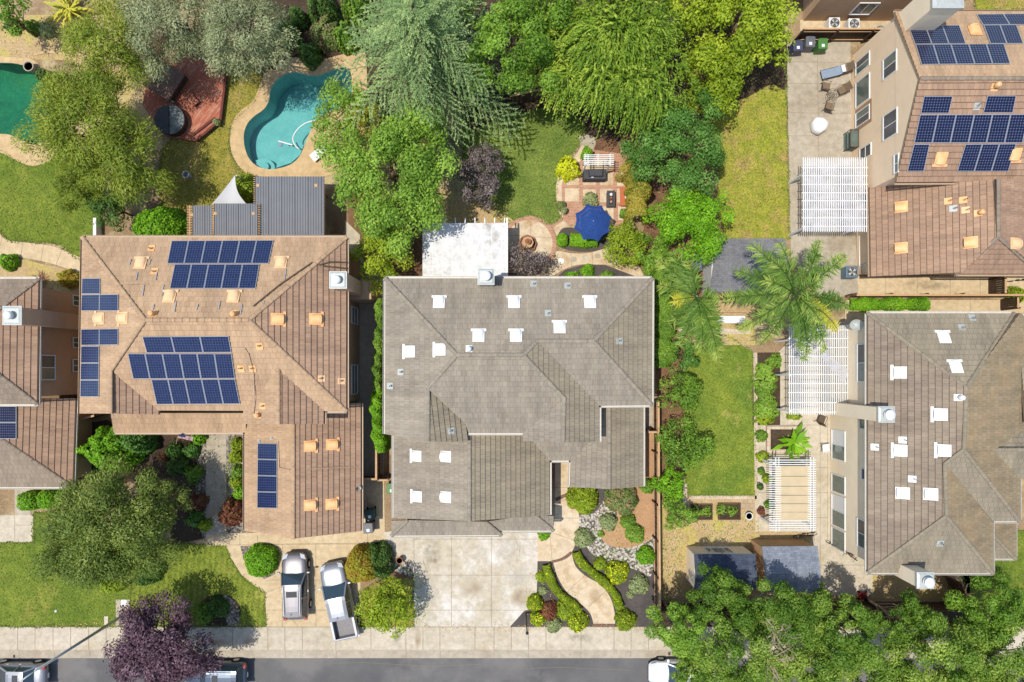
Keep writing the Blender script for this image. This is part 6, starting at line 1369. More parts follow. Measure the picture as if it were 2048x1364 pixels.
# sheds
def shed(label, top, z, zr, mat, wmat, ridge, wins=0, kind='shed'):
    """top: plan quad TL TR BR BL of the roof at height z; ridge: share of depth at which the ridge sits"""
    A, B_, C_, D_ = [P(a, b, z) for a, b in top]; c = (A + B_ + C_ + D_) / 4; root = thing(kind, label, 'shed', (c.x, c.y, 0))
    W = lambda u, v, zz: Vector((*(A * (1 - u) * (1 - v) + B_ * u * (1 - v) + C_ * u * v + D_ * (1 - u) * v).to_2d(), zz))
    MB().hexa([W(.012, .97, 0), W(.988, .97, 0), W(.988, .03, 0), W(.012, .03, 0)], [W(.012, .97, z - .04), W(.988, .97, z - .04), W(.988, .03, z - .04), W(.012, .03, z - .04)]).build('wall', M[wmat], root)
    mb = MB(); w = (B_ - A).length; d1 = (D_ - A).length
    for v0, v1, z0, z1 in ((0, ridge, z, zr), (ridge, 1, zr, z)):
        if v1 - v0 < .01: continue
        f = [W(0, v1, z1), W(1, v1, z1), W(1, v0, z0), W(0, v0, z0)]; dd = d1 * (v1 - v0)
        mb.hexa([p - Vector((0, 0, .05)) for p in f], f, 1); mb.face([p + Vector((0, 0, .004)) for p in f], 0, [(0, 0), (w, 0), (w, dd), (0, dd)])
    mb.build('roof', [M[mat], M['fascia']], root)
    for u in (0.03, .97):
        MB().hexa([W(u, .05, z - .05), W(u + .004, .05, z - .05), W(u + .004, .95, z - .05), W(u, .95, z - .05)], [W(u, ridge, zr - .06), W(u + .004, ridge, zr - .06), W(u + .004, ridge + .01, zr - .06), W(u, ridge + .01, zr - .06)]).build('gable_wall', M[wmat], root)
    return root, W
shed('grey shingled shed half hidden by the palm fronds', [(1424, 477), (1570, 477), (1574, 583), (1420, 583)], 2.2, 2.7, 'shingle', 'white', .5)
sd, W = shed('shed with tree shade painted on its roof and two white-framed windows facing the garden', [(1388, 1108), (1511, 1108), (1511, 1180), (1388, 1180)], 2.4, 2.75, 'shingle_shaded', 'stucco_r', .6)
yw = W(0, .03, 0).y
for a, b in ((.28, .47), (.49, .68)): window(sd, 'y', yw, W(a, 0, 0).x, W(b, 0, 0).x, .7, 2.0, 1, 'v', 'glass', 'glass_d')
shed('pale blue-grey shingled shed dappled by tree shade', [(1524, 1093), (1635, 1092), (1638, 1185), (1528, 1186)], 2.4, 2.8, 'shingle_b', 'wood_l', .55)
shed('small white storage hut between the bright round tree and the shingled shed', [(1384, 508), (1404, 508), (1404, 540), (1384, 540)], 2.0, 2.1, 'shingle_b', 'white', .5)
# playhouse bits under the palm
pb = thing('garden_bench', 'white garden bench with a pale wooden table top half under the palm', 'bench', P(1458, 636)); MB().box((P(1458, 640).x, P(1458, 640).y, .42), (2.0, .5, .05)).build('seat', M['white'], pb)
for x in (1432, 1484):
    for y in (634, 646): c = P(x, y); MB().box((c.x, c.y, 0), (.07, .07, .42)).build('leg', M['white'], pb)
MB().box((P(1458, 626).x, P(1458, 626).y, .45), (2.0, .05, .4)).build('backrest', M['wood_l'], pb)

# ---------------------------------------------------------------- garden furniture and small things
um = thing('parasol', 'navy blue eight-sided parasol over the brick patio', 'parasol', P(1187, 443, 2.4) - Vector((0, 0, 2.4))); zt = 2.75; c = P(1187, 442, zt); mb = MB(); Rm = 1.34; n = 8
ring = lambda r, z, k: [c + Vector((math.cos(k * math.pi / 4 + .30) * r, math.sin(k * math.pi / 4 + .30) * r, z))]
for k in range(n):
    for s in range(4):
        def pt(r, w):
            a0, a1 = ring(r, 0, k)[0], ring(r, 0, k + 1)[0]; p = a0.lerp(a1, w); sag = (1 - (2 * w - 1) ** 2) * r / Rm
            return p.lerp(c, .10 * sag * r / Rm) - Vector((0, 0, .5 * (r / Rm) ** 1.3 - .03 * sag))
        for u in range(4): mb.face([pt(Rm * s / 4 + .01, u / 4), pt(Rm * (s + 1) / 4, u / 4), pt(Rm * (s + 1) / 4, (u + 1) / 4), pt(Rm * s / 4 + .01, (u + 1) / 4)])
mb.build('canopy', M['bluecloth'], um); MB().tube([(c.x, c.y, 0), (c.x, c.y, zt + .05)], .025, 8).build('pole', M['alu'], um); MB().lathe([(.05, 0), (.05, .05), (.02, .12)], tuple(c), 10).build('finial', M['alu'], um)
for k in range(n): MB().bar(c - Vector((0, 0, .05)), ring(Rm * .98, -.53, k)[0], .015, .015).build('rib', M['alu'], um)
MB().lathe([(.28, 0), (.28, .06), (.1, .1)], (c.x, c.y, .03), 16).build('base', M['dark'], um)
tb = thing('patio_table', 'round patio table hidden under the blue parasol', 'table', P(1184, 447)); q = P(1184, 447)
MB().lathe([(.55, .7), (.55, .74)], (q.x + .0, q.y, .03), 20).build('table_top', M['brownmetal'], tb)
for k in range(3): MB().bar((q.x + .4 * math.cos(k * 2.09), q.y + .4 * math.sin(k * 2.09), .03), (q.x + .2 * math.cos(k * 2.09), q.y + .2 * math.sin(k * 2.09), .72), .04, .04).build('leg', M['brownmetal'], tb)
bq = thing('barbecue', 'barbecue under a charcoal fitted cover with a small white badge', 'barbecue', P(1191, 347)); q = P(1190, 348, .9)
MB().box((q.x, q.y, .03), (1.62, .72, .86), 0, 0, .97).box((q.x + .05, q.y + .05, .89), (1.1, .55, .26), 0, 0, .82).build('cover', M['charcoal'], bq, bevel=.07)
MB().box((q.x - .18, q.y - .22, .905), (.17, .06, .006)).build('badge', M['white'], bq)
ft = thing('fire_table', 'dark grey rectangular fire table with ornaments', 'table', P(1222, 398)); q = P(1222, 397, .6)
MB().box((q.x, q.y, .03), (.5, 1.05, .52)).build('cabinet', M['charcoal'], ft); MB().box((q.x, q.y, .55), (.58, 1.14, .05)).build('table_top', M['charcoal'], ft, bevel=.015); MB().box((q.x, q.y, .602), (.3, .85, .012)).build('burner_tray', M['dark'], ft)
for dy, m, r in ((.27, 'white', .11), (0.02, 'rust', .1), (-.24, 'wood_l', .09)):
    o = MB().lathe([(r * .6, 0), (r, .04), (r * .9, .1), (r * .5, .13), (.02, .1)], (q.x, q.y + dy, .615), 12).build('bowl', M[m]); tag(o, {'white': 'small white bowl on the fire table', 'rust': 'rusty bowl in the middle of the fire table', 'wood_l': 'wooden bowl on the lower end of the fire table'}[m], 'bowl')
bn = thing('garden_bench', 'orange stained bench with a white cushion beside the bamboo hedge', 'bench', P(1250, 393)); q = P(1249, 393, .45)
MB().box((q.x, q.y, .40), (.62, 1.3, .05)).build('seat', M['orange'], bn); MB().box((q.x + .15, q.y + .05, .45), (.25, .42, .1)).build('cushion', M['white'], bn, bevel=.03)
for dx in (-.25, .25):
    for dy in (-.55, .55): MB().box((q.x + dx, q.y + dy, .03), (.07, .07, .37)).build('leg', M['orange'], bn)
def pot(label, px, py, r, h, m, plant=None, seed=0, z=.03, kind='plant_pot', pr=None):
    q = P(px, py, h); root = thing(kind, label, 'plant pot', (q.x, q.y, z)); MB().lathe([(r * .7, 0), (r, h), (r * 1.08, h), (r * 1.08, h + .05), (r * .9, h + .05), (r * .88, h - .02)], (q.x, q.y, z), 18).build('pot', M[m], root)
    MB().lathe([(r * .88, h - .03), (r * .86, h - .02)], (q.x, q.y, z), 18).build('potting_soil', M['soil_or_shade'], root)
    if plant:
        s = shrub('x', px, py, (pr or r * 1.5) * F / (H - h), .45, plant, seed, z=z + h, leaf=.1); ch = kids(s)
        for c_ in ch: c_.parent = root; c_.location = Vector(c_.location) + Vector(s.location) - Vector(root.location)
        bpy.data.objects.remove(s)
    return root
pot('pot of mauve and white flowers on the patio edge', 1122, 410, .22, .3, 'charcoal', 'lf_pink', 301, pr=.34); pot('grey pot with a pale plant beside the mauve flowers', 1129, 420, .2, .35, 'galv', 'lf_sage', 302, pr=.22)
pot('pot with a round green plant below the orange bench', 1249, 426, .22, .3, 'terracotta', 'lf_green', 303, pr=.34); pot('brown urn standing in the pebbles by the bleached driveway', 799, 1121, .22, .55, 'terracotta')
pot('white bucket beside the raised vegetable beds', 1498, 1032, .25, .42, 'white'); pot('dark pot with a green plant at the upper pergola side', 1524, 944, .2, .35, 'charcoal', 'lf_green', 305, pr=.24); pot('second dark pot with a plant down the pebble strip', 1521, 974, .2, .35, 'charcoal', 'lf_dark', 306, pr=.2)
pot('small pot with red-brown leaves at the lower pergola side', 1524, 1024, .18, .3, 'terracotta', 'lf_maroon', 307, pr=.28); pot('stone urn on the rim of the green pool', 58, 133, .34, .5, 'conc_g'); pot('small potted plant on the corner of the red deck', 432, 243, .16, .3, 'terracotta', 'lf_sage', 309, pr=.24)
fo = thing('fountain', 'round tiered terracotta-coloured fountain in the middle of the brick ring', 'fountain', P(1055, 487)); q = P(1055, 487, .5)
MB().lathe([(.55, 0), (.6, .3), (.62, .36), (.54, .36), (.5, .22)], (q.x, q.y, .04), 28, 0, lambda t: 1 + .05 * math.cos(8 * t)).build('basin', M['terracotta'], fo)
MB().lathe([(.12, .2), (.1, .75), (.36, .85), (.4, .92), (.35, .92), (.1, .86)], (q.x, q.y, .04), 24, 0, lambda t: 1 + .04 * math.cos(8 * t)).build('bowl', M['wood_l'], fo); MB().lathe([(.08, .86), (.07, 1.2), (.18, 1.28), (.2, 1.32), (.12, 1.3), (.05, 1.42)], (q.x, q.y, .04), 20).build('finial', M['terracotta'], fo)
sheet('water', ell(1055, 487, 14.5, 14.5, 24), .3, M['water_a'])
# wheeled bins
def bin_(label, px, py, z, mat, rz, lid='dark', group=None):
    q = P(px, py, 1.0); root = thing('wheeled_bin', label, 'bin', (q.x, q.y, z), rz, group)
    MB().box((0, 0, .06), (.56, .62, .9), 0, 0, 1.12).build('body', M[mat], root, False); MB().box((0, .02, .96), (.68, .74, .05), 0, 0, .94).box((0, .36, .98), (.5, .06, .05)).build('lid', M[lid], root, False, bevel=.015)
    MB().box((0, -.12, 1.012), (.2, .2, .004)).build('sticker', M['white'], root, False)
    for s in (-1, 1): MB().tube([(s * .26, .33, .1), (s * .32, .33, .1)], .1, 12).build('wheel', M['rubber'], root, False)
    return root
bin_('navy wheeled bin nearest the leafy tree by the fence', 1596, 92, .03, 'navy_b', R(3), 'navy_b'); bin_('grey wheeled bin between the navy and the green bin', 1621, 84, .03, 'grey_b', R(-2), 'grey_b'); bin_('bright green wheeled bin on the east patio', 1646, 88, .03, 'green_b', 0, 'green_b')
bin_('dark green wheeled bin in the shade beside the tan garage', 739, 1030, .03, 'green_d', R(8), 'green_d'); bin_('grey wheeled bin in front of the dark green one', 736, 1057, .03, 'grey_b', R(4), 'grey_b')
bin_('green bin half hidden under the taupe garage eave', 783, 978, .03, 'green_b', 0, 'green_b')
def ac(label, px, py, mat, w=.78, h=.8, z=.03):
    q = P(px, py, h); root = thing('air_conditioner', label, 'air conditioner', (q.x, q.y, z)); MB().box((0, 0, 0), (w, w, h)).build('housing', M[mat], root, False, bevel=.03)
    MB().lathe([(w * .42, h), (w * .42, h + .012)], (0, 0, 0), 24).build('fan_opening', M['dark'], root, False); mb = MB()
    for k in range(4): a = k * math.pi / 2 + .4; mb.hexa([(0, 0, h + .014), (math.cos(a) * w * .36, math.sin(a) * w * .36, h + .014), (math.cos(a + .6) * w * .36, math.sin(a + .6) * w * .36, h + .02)], [(0, 0, h + .02), (math.cos(a) * w * .36, math.sin(a) * w * .36, h + .02), (math.cos(a + .6) * w * .36, math.sin(a + .6) * w * .36, h + .026)])
    mb.build('fan_blade', M['galv'], root, False); g = MB()
    for r in (.12, .22, .32): g.tube([(math.cos(t * .3142) * r * w * 1.3, math.sin(t * .3142) * r * w * 1.3, h + .05) for t in range(21)], .006, 4)
    g.build('guard', M['white'], root, False); return root
ac('cream air conditioner against the grey neighbouring wall, nearer the bins', 1669, 46, 'white'); ac('cream air conditioner against the grey neighbouring wall, nearer the gable house', 1708, 48, 'white'); ac('blue-grey air conditioner at the corner of the brown-tiled side wing', 1704, 544, 'bluemetal', .82, .85)
# patio seating
def chair(label, px, py, rz, m='sling', f='brownmetal', z=.03, group=None):
    q = P(px, py, .45); root = thing('patio_chair', label, 'chair', (q.x, q.y, z), rz, group)
    MB().box((0, 0, .4), (.5, .5, .03)).build('seat', M[m], root, False); MB().hexa([(-.25, .24, .43), (.25, .24, .43), (.25, .27, .43), (-.25, .27, .43)], [(-.25, .44, .95), (.25, .44, .95), (.25, .47, .95), (-.25, .47, .95)]).build('backrest', M[m], root, False)
    for s in (-1, 1):
        MB().tube([(s * .28, -.27, 0), (s * .28, -.25, .62), (s * .28, .3, .62)], .018, 6).build('armrest', M[f], root, False); MB().tube([(s * .28, .32, 0), (s * .28, .24, .4), (s * .28, .46, .97)], .018, 6).build('back_frame', M[f], root, False)
    return root
chair('brown sling chair nearest the lounger', 1653, 172, R(80)); chair('brown sling chair between the round table and the stucco wall', 1684, 180, R(-65)); chair('brown sling chair on the lower side of the round table', 1658, 212, R(165)); chair('brown sling chair pushed against the head of the lounger', 1689, 138, R(-75))
q = P(1665, 189, .7); pt_ = thing('patio_table', 'round wire patio table among the brown sling chairs', 'table', (q.x, q.y, .03)); mb = MB()
for r in (.4, .28, .15): mb.tube([(math.cos(t * .2618) * r, math.sin(t * .2618) * r, .7) for t in range(25)], .014, 5)
for k in range(6): mb.tube([(0, 0, .7), (math.cos(k * 1.047) * .4, math.sin(k * 1.047) * .4, .7)], .01, 4)
mb.build('table_top', M['brownmetal'], pt_, False)
for k in range(3): MB().tube([(math.cos(k * 2.09) * .3, math.sin(k * 2.09) * .3, 0), (math.cos(k * 2.09) * .15, math.sin(k * 2.09) * .15, .7)], .016, 5).build('leg', M['brownmetal'], pt_, False)
q = P(1664, 145, .35); lo = thing('sun_lounger', 'blue-grey sling lounger on the east patio', 'lounger', (q.x, q.y, .03), R(14))
MB().box((-.2, 0, .33), (1.15, .6, .03)).build('seat', M['lounge'], lo, False); MB().hexa([(.37, -.3, .33), (.85, -.3, .6), (.85, .3, .6), (.37, .3, .33)], [(.37, -.3, .36), (.85, -.3, .63), (.85, .3, .63), (.37, .3, .36)]).build('backrest', M['lounge'], lo, False); MB().box((.70, 0, .56), (.25, .5, .09)).build('pillow', M['white'], lo, False)
for s in (-1, 1):
    MB().bar((-.78, s * .32, .32), (.6, s * .32, .32), .03, .05).build('frame', M['dark'], lo, False)
    for x in (-.65, .5): MB().bar((x, s * .32, 0), (x, s * .32, .32), .03, .03).build('leg', M['dark'], lo, False)
q = P(1642, 248, .7); o = MB().lathe([(.5, 0), (.58, .2), (.56, .5), (.5, .68), (.3, .76), (.05, .78)], (q.x, q.y, .03), 28, 0, lambda t: 1 + .05 * math.sin(3 * t + 1) + .03 * math.sin(7 * t)).build('covered_table', M['white'], smooth=True); tag(o, 'round table under a crumpled white cover', 'covered table')
q = P(1702, 281, .6); sw = thing('plant_stand', 'brown metal rack with glass shelves against the stucco wall', 'rack', (q.x, q.y, .03)); 
for z in (.1, .5, .95): MB().box((0, 0, z), (.55, 1.2, .03)).build('shelf', M['glass'], sw, False)
for dx in (-.27, .27):
    for dy in (-.6, .6): MB().box((dx, dy, 0), (.04, .04, 1.1)).build('leg', M['brownmetal'], sw, False)
for dx in (-.27, .27): MB().bar((dx, -.6, 1.08), (dx, .6, 1.08), .04, .04).build('rail', M['brownmetal'], sw, False)
for dy in (-.6, .6): MB().bar((-.27, dy, 1.08), (.27, dy, 1.08), .04, .04).build('rail', M['brownmetal'], sw, False)
q = P(1690, 60, 1.8); q = P(1762, 62, .6); o = MB().lathe([(.3, 0), (.42, .5), (.45, .55), (.4, .55), (.3, .1)], (q.x, q.y, .03), 20).build('metal_tub', M['galv']); tag(o, 'round galvanised tub beside the gable house corner', 'tub')
q = P(1652, 896, .4); ch = chair('white plastic chair beside the ivory house wall', 1652, 896, R(95), 'white', 'white'); chair('thin metal chair under the lower pergola edge', 1643, 838, R(160), 'brownmetal', 'brownmetal')
# satellite dishes
def dish(label, p, r=.32, face=(-.5, -.1, .85)):
    root = thing('satellite_dish', label, 'satellite dish', p); d = Vector(face).normalized(); u = d.cross(Vector((0, 1, 0))).normalized(); w = d.cross(u); mb = MB(); n = 18
    for s in range(3):
        for k in range(n):
            f = lambda rr, a: u * (math.cos(a) * rr) + w * (math.sin(a) * rr * .9) + d * (.18 * (rr / r) ** 2 - .1)
            a0, a1 = 2 * math.pi * k / n, 2 * math.pi * (k + 1) / n; mb.face([f(r * s / 3 + .005, a0), f(r * (s + 1) / 3, a0), f(r * (s + 1) / 3, a1), f(r * s / 3 + .005, a1)])
    mb.build('reflector', M['galv'], root, False); MB().tube([d * .05 + u * .2, d * .42], .015, 5).build('feed_arm', M['dark'], root, False); MB().tube([-d * .1, (0, .0, -.35), (.35, 0, -.4)], .025, 6).build('mount', M['galv'], root, False); return root
dish('grey satellite dish on the ivory house wall above the pergola', (XR - .38, P(0, 650, 4.5).y, 4.6), .4)
dish('small antenna dish at the tan garage eave', P(716, 977, 2.95), .2, (.6, 0, .7))
# raised beds, decks, tubs
def rbed(label, x0, x1, y0, y1):
    q = [tuple(P(a, b))[:2] for a, b in ((x0, y1), (x1, y1), (x1, y0), (x0, y0))]; root = thing('raised_bed', label, 'raised bed', P((x0 + x1) / 2, (y0 + y1) / 2)); c = ((q[0][0] + q[2][0]) / 2, (q[0][1] + q[2][1]) / 2); w, d = q[1][0] - q[0][0], q[2][1] - q[1][1]
    for dy in (-d / 2, d / 2): MB().box((c[0], c[1] + dy, 0), (w + .05, .05, .24)).build('board', M['wood_d'], root)
    for dx in (-w / 2, w / 2): MB().box((c[0] + dx, c[1], 0), (.05, d - .05, .24)).build('board', M['wood_d'], root)
    MB().box((c[0], c[1], .01), (w - .05, d - .05, .18)).build('bed_soil', M['soil_or_shade'], root)
rbed('first raised vegetable bed, half under the citrus', 1382, 1423, 1008, 1038); rbed('second raised vegetable bed, next to the white bucket', 1436, 1479, 1006, 1038)
pl_ = thing('planter', 'pale square planter around the banana plant', 'planter', P(1566, 878))
for a, b, c_, d in ((1531, 1600, 852, 858), (1531, 1600, 898, 904), (1531, 1538, 858, 898), (1593, 1600, 858, 898)): MB().prism([tuple(P(x, y))[:2] for x, y in ((a, c_), (b, c_), (b, d), (a, d))], .02, .3).build('rim', M['stone'], pl_)
MB().prism([tuple(P(x, y))[:2] for x, y in ((1538, 858), (1593, 858), (1593, 898), (1538, 898))], .02, .22).build('bed_soil', M['soil_or_shade'], pl_)
dk = thing('deck', 'red-stained timber deck with worn boards beside the spa', 'deck', P(385, 200)); dq = [(300, 130), (350, 95), (452, 150), (441, 240), (392, 282), (330, 272), (285, 210)]
MB().prism([tuple(P(a, b, .3))[:2] for a, b in dq], .02, .3).build('boards', M['reddeck'], dk)
for a, b in (((452, 150), (441, 240)), ((441, 240), (392, 282)), ((430, 236), (386, 270))): MB().bar(P(*a, .36), P(*b, .36), .16, .12).build('edge_rail', M['redrim'], dk)
sb = thing('bench', 'small red timber step bench on the deck', 'bench', P(392, 205, .3)); MB().box((P(392, 205).x, P(392, 205).y, .55), (.5, .9, .06), 0, R(40)).build('seat', M['reddeck'], sb)
for k in (-.35, .35): MB().box((P(392, 205).x - k * .64, P(392, 205).y + k * .77, .3), (.4, .08, .25), 0, R(40)).build('leg', M['redrim'], sb)
sp = thing('hot_tub', 'square hot tub with a brown mottled cover, turned diagonally under the mustard tree', 'hot tub', P(330, 165)); q = P(328, 160, .9)
M['tubcover'] = m_ground('mottled_cover', rgb(150, 120, 106), rgb(116, 90, 80), 1.2, 8, .25)
MB().box((q.x, q.y, .3), (2.1, 2.1, .6), 0, R(-32)).build('cabinet', M['wood_dk'], sp); MB().box((q.x, q.y, .9), (2.2, 2.2, .12), 0, R(-32)).build('cover', M['tubcover'], sp, bevel=.05); MB().box((q.x + .1, q.y - 1.25, .85), (1.5, .2, .1), 0, R(-32)).build('cover_lifter', M['dark'], sp)
hd = thing('hot_tub', 'round hot tub with a folded grey half-moon cover', 'hot tub', P(340, 240)); q = P(340, 240, .9)
M['mottled'] = m_ground('grey_mottled_vinyl', rgb(150, 156, 154), rgb(104, 110, 108), 2, 9, .25)
MB().lathe([(.98, 0), (1.0, .8), (1.04, .82), (1.04, .88)], (q.x, q.y, .05), 32).build('cabinet', M['wood_dk'], hd)
for s in (0, 1): MB().prism([(q.x + (.03 if s else -.03) + 1.02 * math.cos(t) , q.y + 1.02 * math.sin(t)) for t in [(-math.pi / 2 if s else math.pi / 2) + math.pi * k / 16 for k in range(17)]], .93, 1.02).build('cover_half', M['mottled' if s else 'charcoal'], hd)
q = P(370, 348, .7); o = MB().lathe([(.2, 0), (.24, .6), (.26, .62), (.2, .62), (.17, .2)], (q.x, q.y, .01), 18).build('garden_can', M['galv']); tag(o, 'round metal can standing alone on the dry lawn', 'can')
lg = thing('sun_lounger', 'white lounger at the pool edge under the loose green tree', 'lounger', P(636, 307)); q = P(637, 307, .3); MB().box((q.x, q.y, .3), (1.2, .6, .05), 0, R(40)).build('seat', M['white'], lg)
for k in (-.45, .45): MB().box((q.x + k * .77, q.y + k * .64, .05), (.08, .5, .25), 0, R(40)).build('leg', M['white'], lg)
hs = sm([(632, 240), (612, 246), (596, 258), (586, 275), (590, 290), (597, 297)], 5, False); o = MB().tube([P(a, b, -.09) for a, b in hs] + [P(600, 297, -.2)], .045, 6).build('pool_hose', M['white'], smooth=True); tag(o, 'white cleaner hose curving through the clear pool', 'hose')
q = P(570, 285, -.1); pc = thing('pool_cleaner', 'white pool cleaner with a pale blue float near the pool shelf', 'pool cleaner', q); MB().tube([P(557, 282, -.1), P(585, 290, -.08)], .05, 6).build('tube', M['white'], pc); MB().lathe([(.05, 0), (.16, .03), (.16, .09), (.05, .14)], tuple(P(562, 290, -.16)), 12).build('float', M['lounge'], pc)
# flag, lamp, slim pole
fl = thing('flag', 'small red and white striped flag leaning out from the tan eave', 'flag', P(353, 880)); a, b = P(352, 888, 1.6), P(357, 868, 3.0)
MB().tube([(a.x, a.y, 0), a, b], .018, 6).build('pole', M['wood_l'], fl); d = (b - a).normalized(); u = Vector((.9, -.25, -.35)).normalized()
M['flagblue'] = m_plain('flag_blue', rgb(60, 66, 120), .9)
mb = MB()
for k in range(13):
    for j in range(6):
        f = lambda s, t: b - d * (s * .055) + u * (t * .16) + Vector((0, 0, 1)) * (.05 * math.sin(t * 2.1)) + Vector((1, 0, 0)) * .03 * math.sin(t * 1.7 + s * .2)
        mb.face([f(k, j), f(k, j + 1), f(k + 1, j + 1), f(k + 1, j)], 2 if (k < 7 and j < 3) else (0 if k % 2 == 0 else 1))
mb.build('cloth', [M['red'], M['white'], M['flagblue']], fl)
sl = thing('street_lamp', 'tall grey street lamp whose pole leans across the sidewalk towards the silver car', 'street lamp', P(246, 1231)); b = P(246, 1231); tp = Vector((b.x, b.y, 9.0))
MB().tube([b, b.lerp(tp, .5), tp], .11, 12, 0, .07).build('pole', M['galv'], sl, smooth=True); MB().lathe([(.2, 0), (.2, .1), (.13, .3)], tuple(b + Vector((0, 0, .03))), 12).build('base', M['galv'], sl)
e = tp + Vector((-1.3, -1.0, .35)) * .9; MB().tube([tp - Vector((0, 0, .1)), tp + Vector((-.35, -.25, .25)), e], .045, 8).build('arm', M['galv'], sl, smooth=True); MB().hexa([e + Vector(v) for v in ((.15, .2, -.1), (-.65, -.35, -.1), (-.5, -.6, -.1), (.25, .0, -.1))][::-1], [e + Vector(v) for v in ((.12, .17, .06), (-.6, -.33, .04), (-.47, -.55, .04), (.22, .02, .06))][::-1]).build('lamp_head', M['white'], sl)
sheet('path', [(232, 1199), (261, 1199), (262, 1252), (232, 1252)], .024, M['conc_g']); o = MB().prism([tuple(P(x, y))[:2] for x, y in ((243, 1199), (254, 1199), (254, 1212), (243, 1212))], .02, .06).build('utility_box', M['white']); tag(o, 'white utility cover on the concrete pad by the lamp post', 'utility cover')
o = MB().prism([tuple(P(x, y))[:2] for x, y in ((209, 1232), (217, 1232), (217, 1249), (209, 1249))], .01, .05).build('meter_cover', M['conc']); tag(o, 'small rounded pale meter cover in the lawn by the sidewalk', 'meter cover')
q = P(112, 1222); o = MB().lathe([(.1, 0), (.1, .04), (.04, .06)], (q.x, q.y, .01), 12).build('sprinkler_head', M['galv']); tag(o, 'small round sprinkler cap in the lush front lawn', 'sprinkler')
sp_ = thing('lamp_post', 'slim dark pole standing in the mulch at the driveway corner', 'pole', P(1052, 1226)); b = P(1052, 1226); MB().tube([b, b + Vector((0, 0, 3.6))], .05, 8, 0, .04).build('pole', M['dark'], sp_); MB().lathe([(.05, 0), (.1, .06), (.1, .2), (.03, .26)], tuple(b + Vector((0, 0, 3.6))), 10).build('lamp_head', M['dark'], sp_)
# bicycles by the house corner
def bicycle(label, px, py, rz, m):
    q = P(px, py); root = thing('bicycle', label, 'bicycle', (q.x, q.y, .03), rz)
    for x in (-.5, .5):
        w = MB().tube([(x + .33 * math.cos(t * .2618), .0, .34 + .33 * math.sin(t * .2618)) for t in range(25)], .022, 6).build('wheel', M['rubber'], root, False); MB().tube([(x, -.05, .34), (x, .05, .34)], .04, 8).build('hub', M['alu'], w, False)
    MB().tube([(-.5, 0, .34), (-.1, 0, .3), (.35, 0, .78), (-.2, 0, .8), (-.1, 0, .3)], .022, 6).tube([(-.5, 0, .34), (-.2, 0, .8)], .016, 6).tube([(.35, 0, .85), (.5, 0, .34)], .02, 6).build('frame', M[m], root, False)
    MB().tube([(.32, -.28, .98), (.36, 0, .92), (.32, .28, .98)], .016, 6).build('handlebar', M['dark'], root, False); MB().box((-.22, 0, .88), (.26, .14, .05), 0, 0, .7).build('saddle', M['dark'], root, False)
bicycle('dark bicycle leaning at the ivory house corner', 1668, 1093, R(-32), 'dark'); bicycle('rusty orange bicycle next to the dark one at the house corner', 1690, 1104, R(-38), 'rust'); bicycle('dark bicycle parked beside the pale shed wall', 1606, 1068, R(10), 'dark')
bicycle('dark bicycle lying against the fence beyond the wooden gate', 2034, 562, R(5), 'dark')
mw = thing('lawn_mower', 'red lawn mower in the shade of the yard fence', 'lawn mower', P(1727, 1192)); q = P(1727, 1192, .3); MB().box((q.x, q.y, .12), (.55, .5, .18), 0, .3).build('deck', M['red'], mw, bevel=.05); MB().lathe([(.16, .3), (.16, .45), (.08, .5)], (q.x, q.y, 0), 12).build('engine', M['dark'], mw); MB().tube([(q.x - .25, q.y - .2, .25), (q.x - .8, q.y - .25, .9), (q.x - .8, q.y + .2, .9), (q.x - .25, q.y + .2, .25)], .015, 6).build('handle', M['dark'], mw)
for dx, dy in ((.25, .25), (.25, -.25), (-.25, .25), (-.25, -.25)): MB().tube([(q.x + dx, q.y + dy - .03, .12), (q.x + dx, q.y + dy + .03, .12)], .1, 10).build('wheel', M['rubber'], mw)

M['grey_l'] = m_plain('grey_bed_liner', rgb(164, 160, 160), .7)
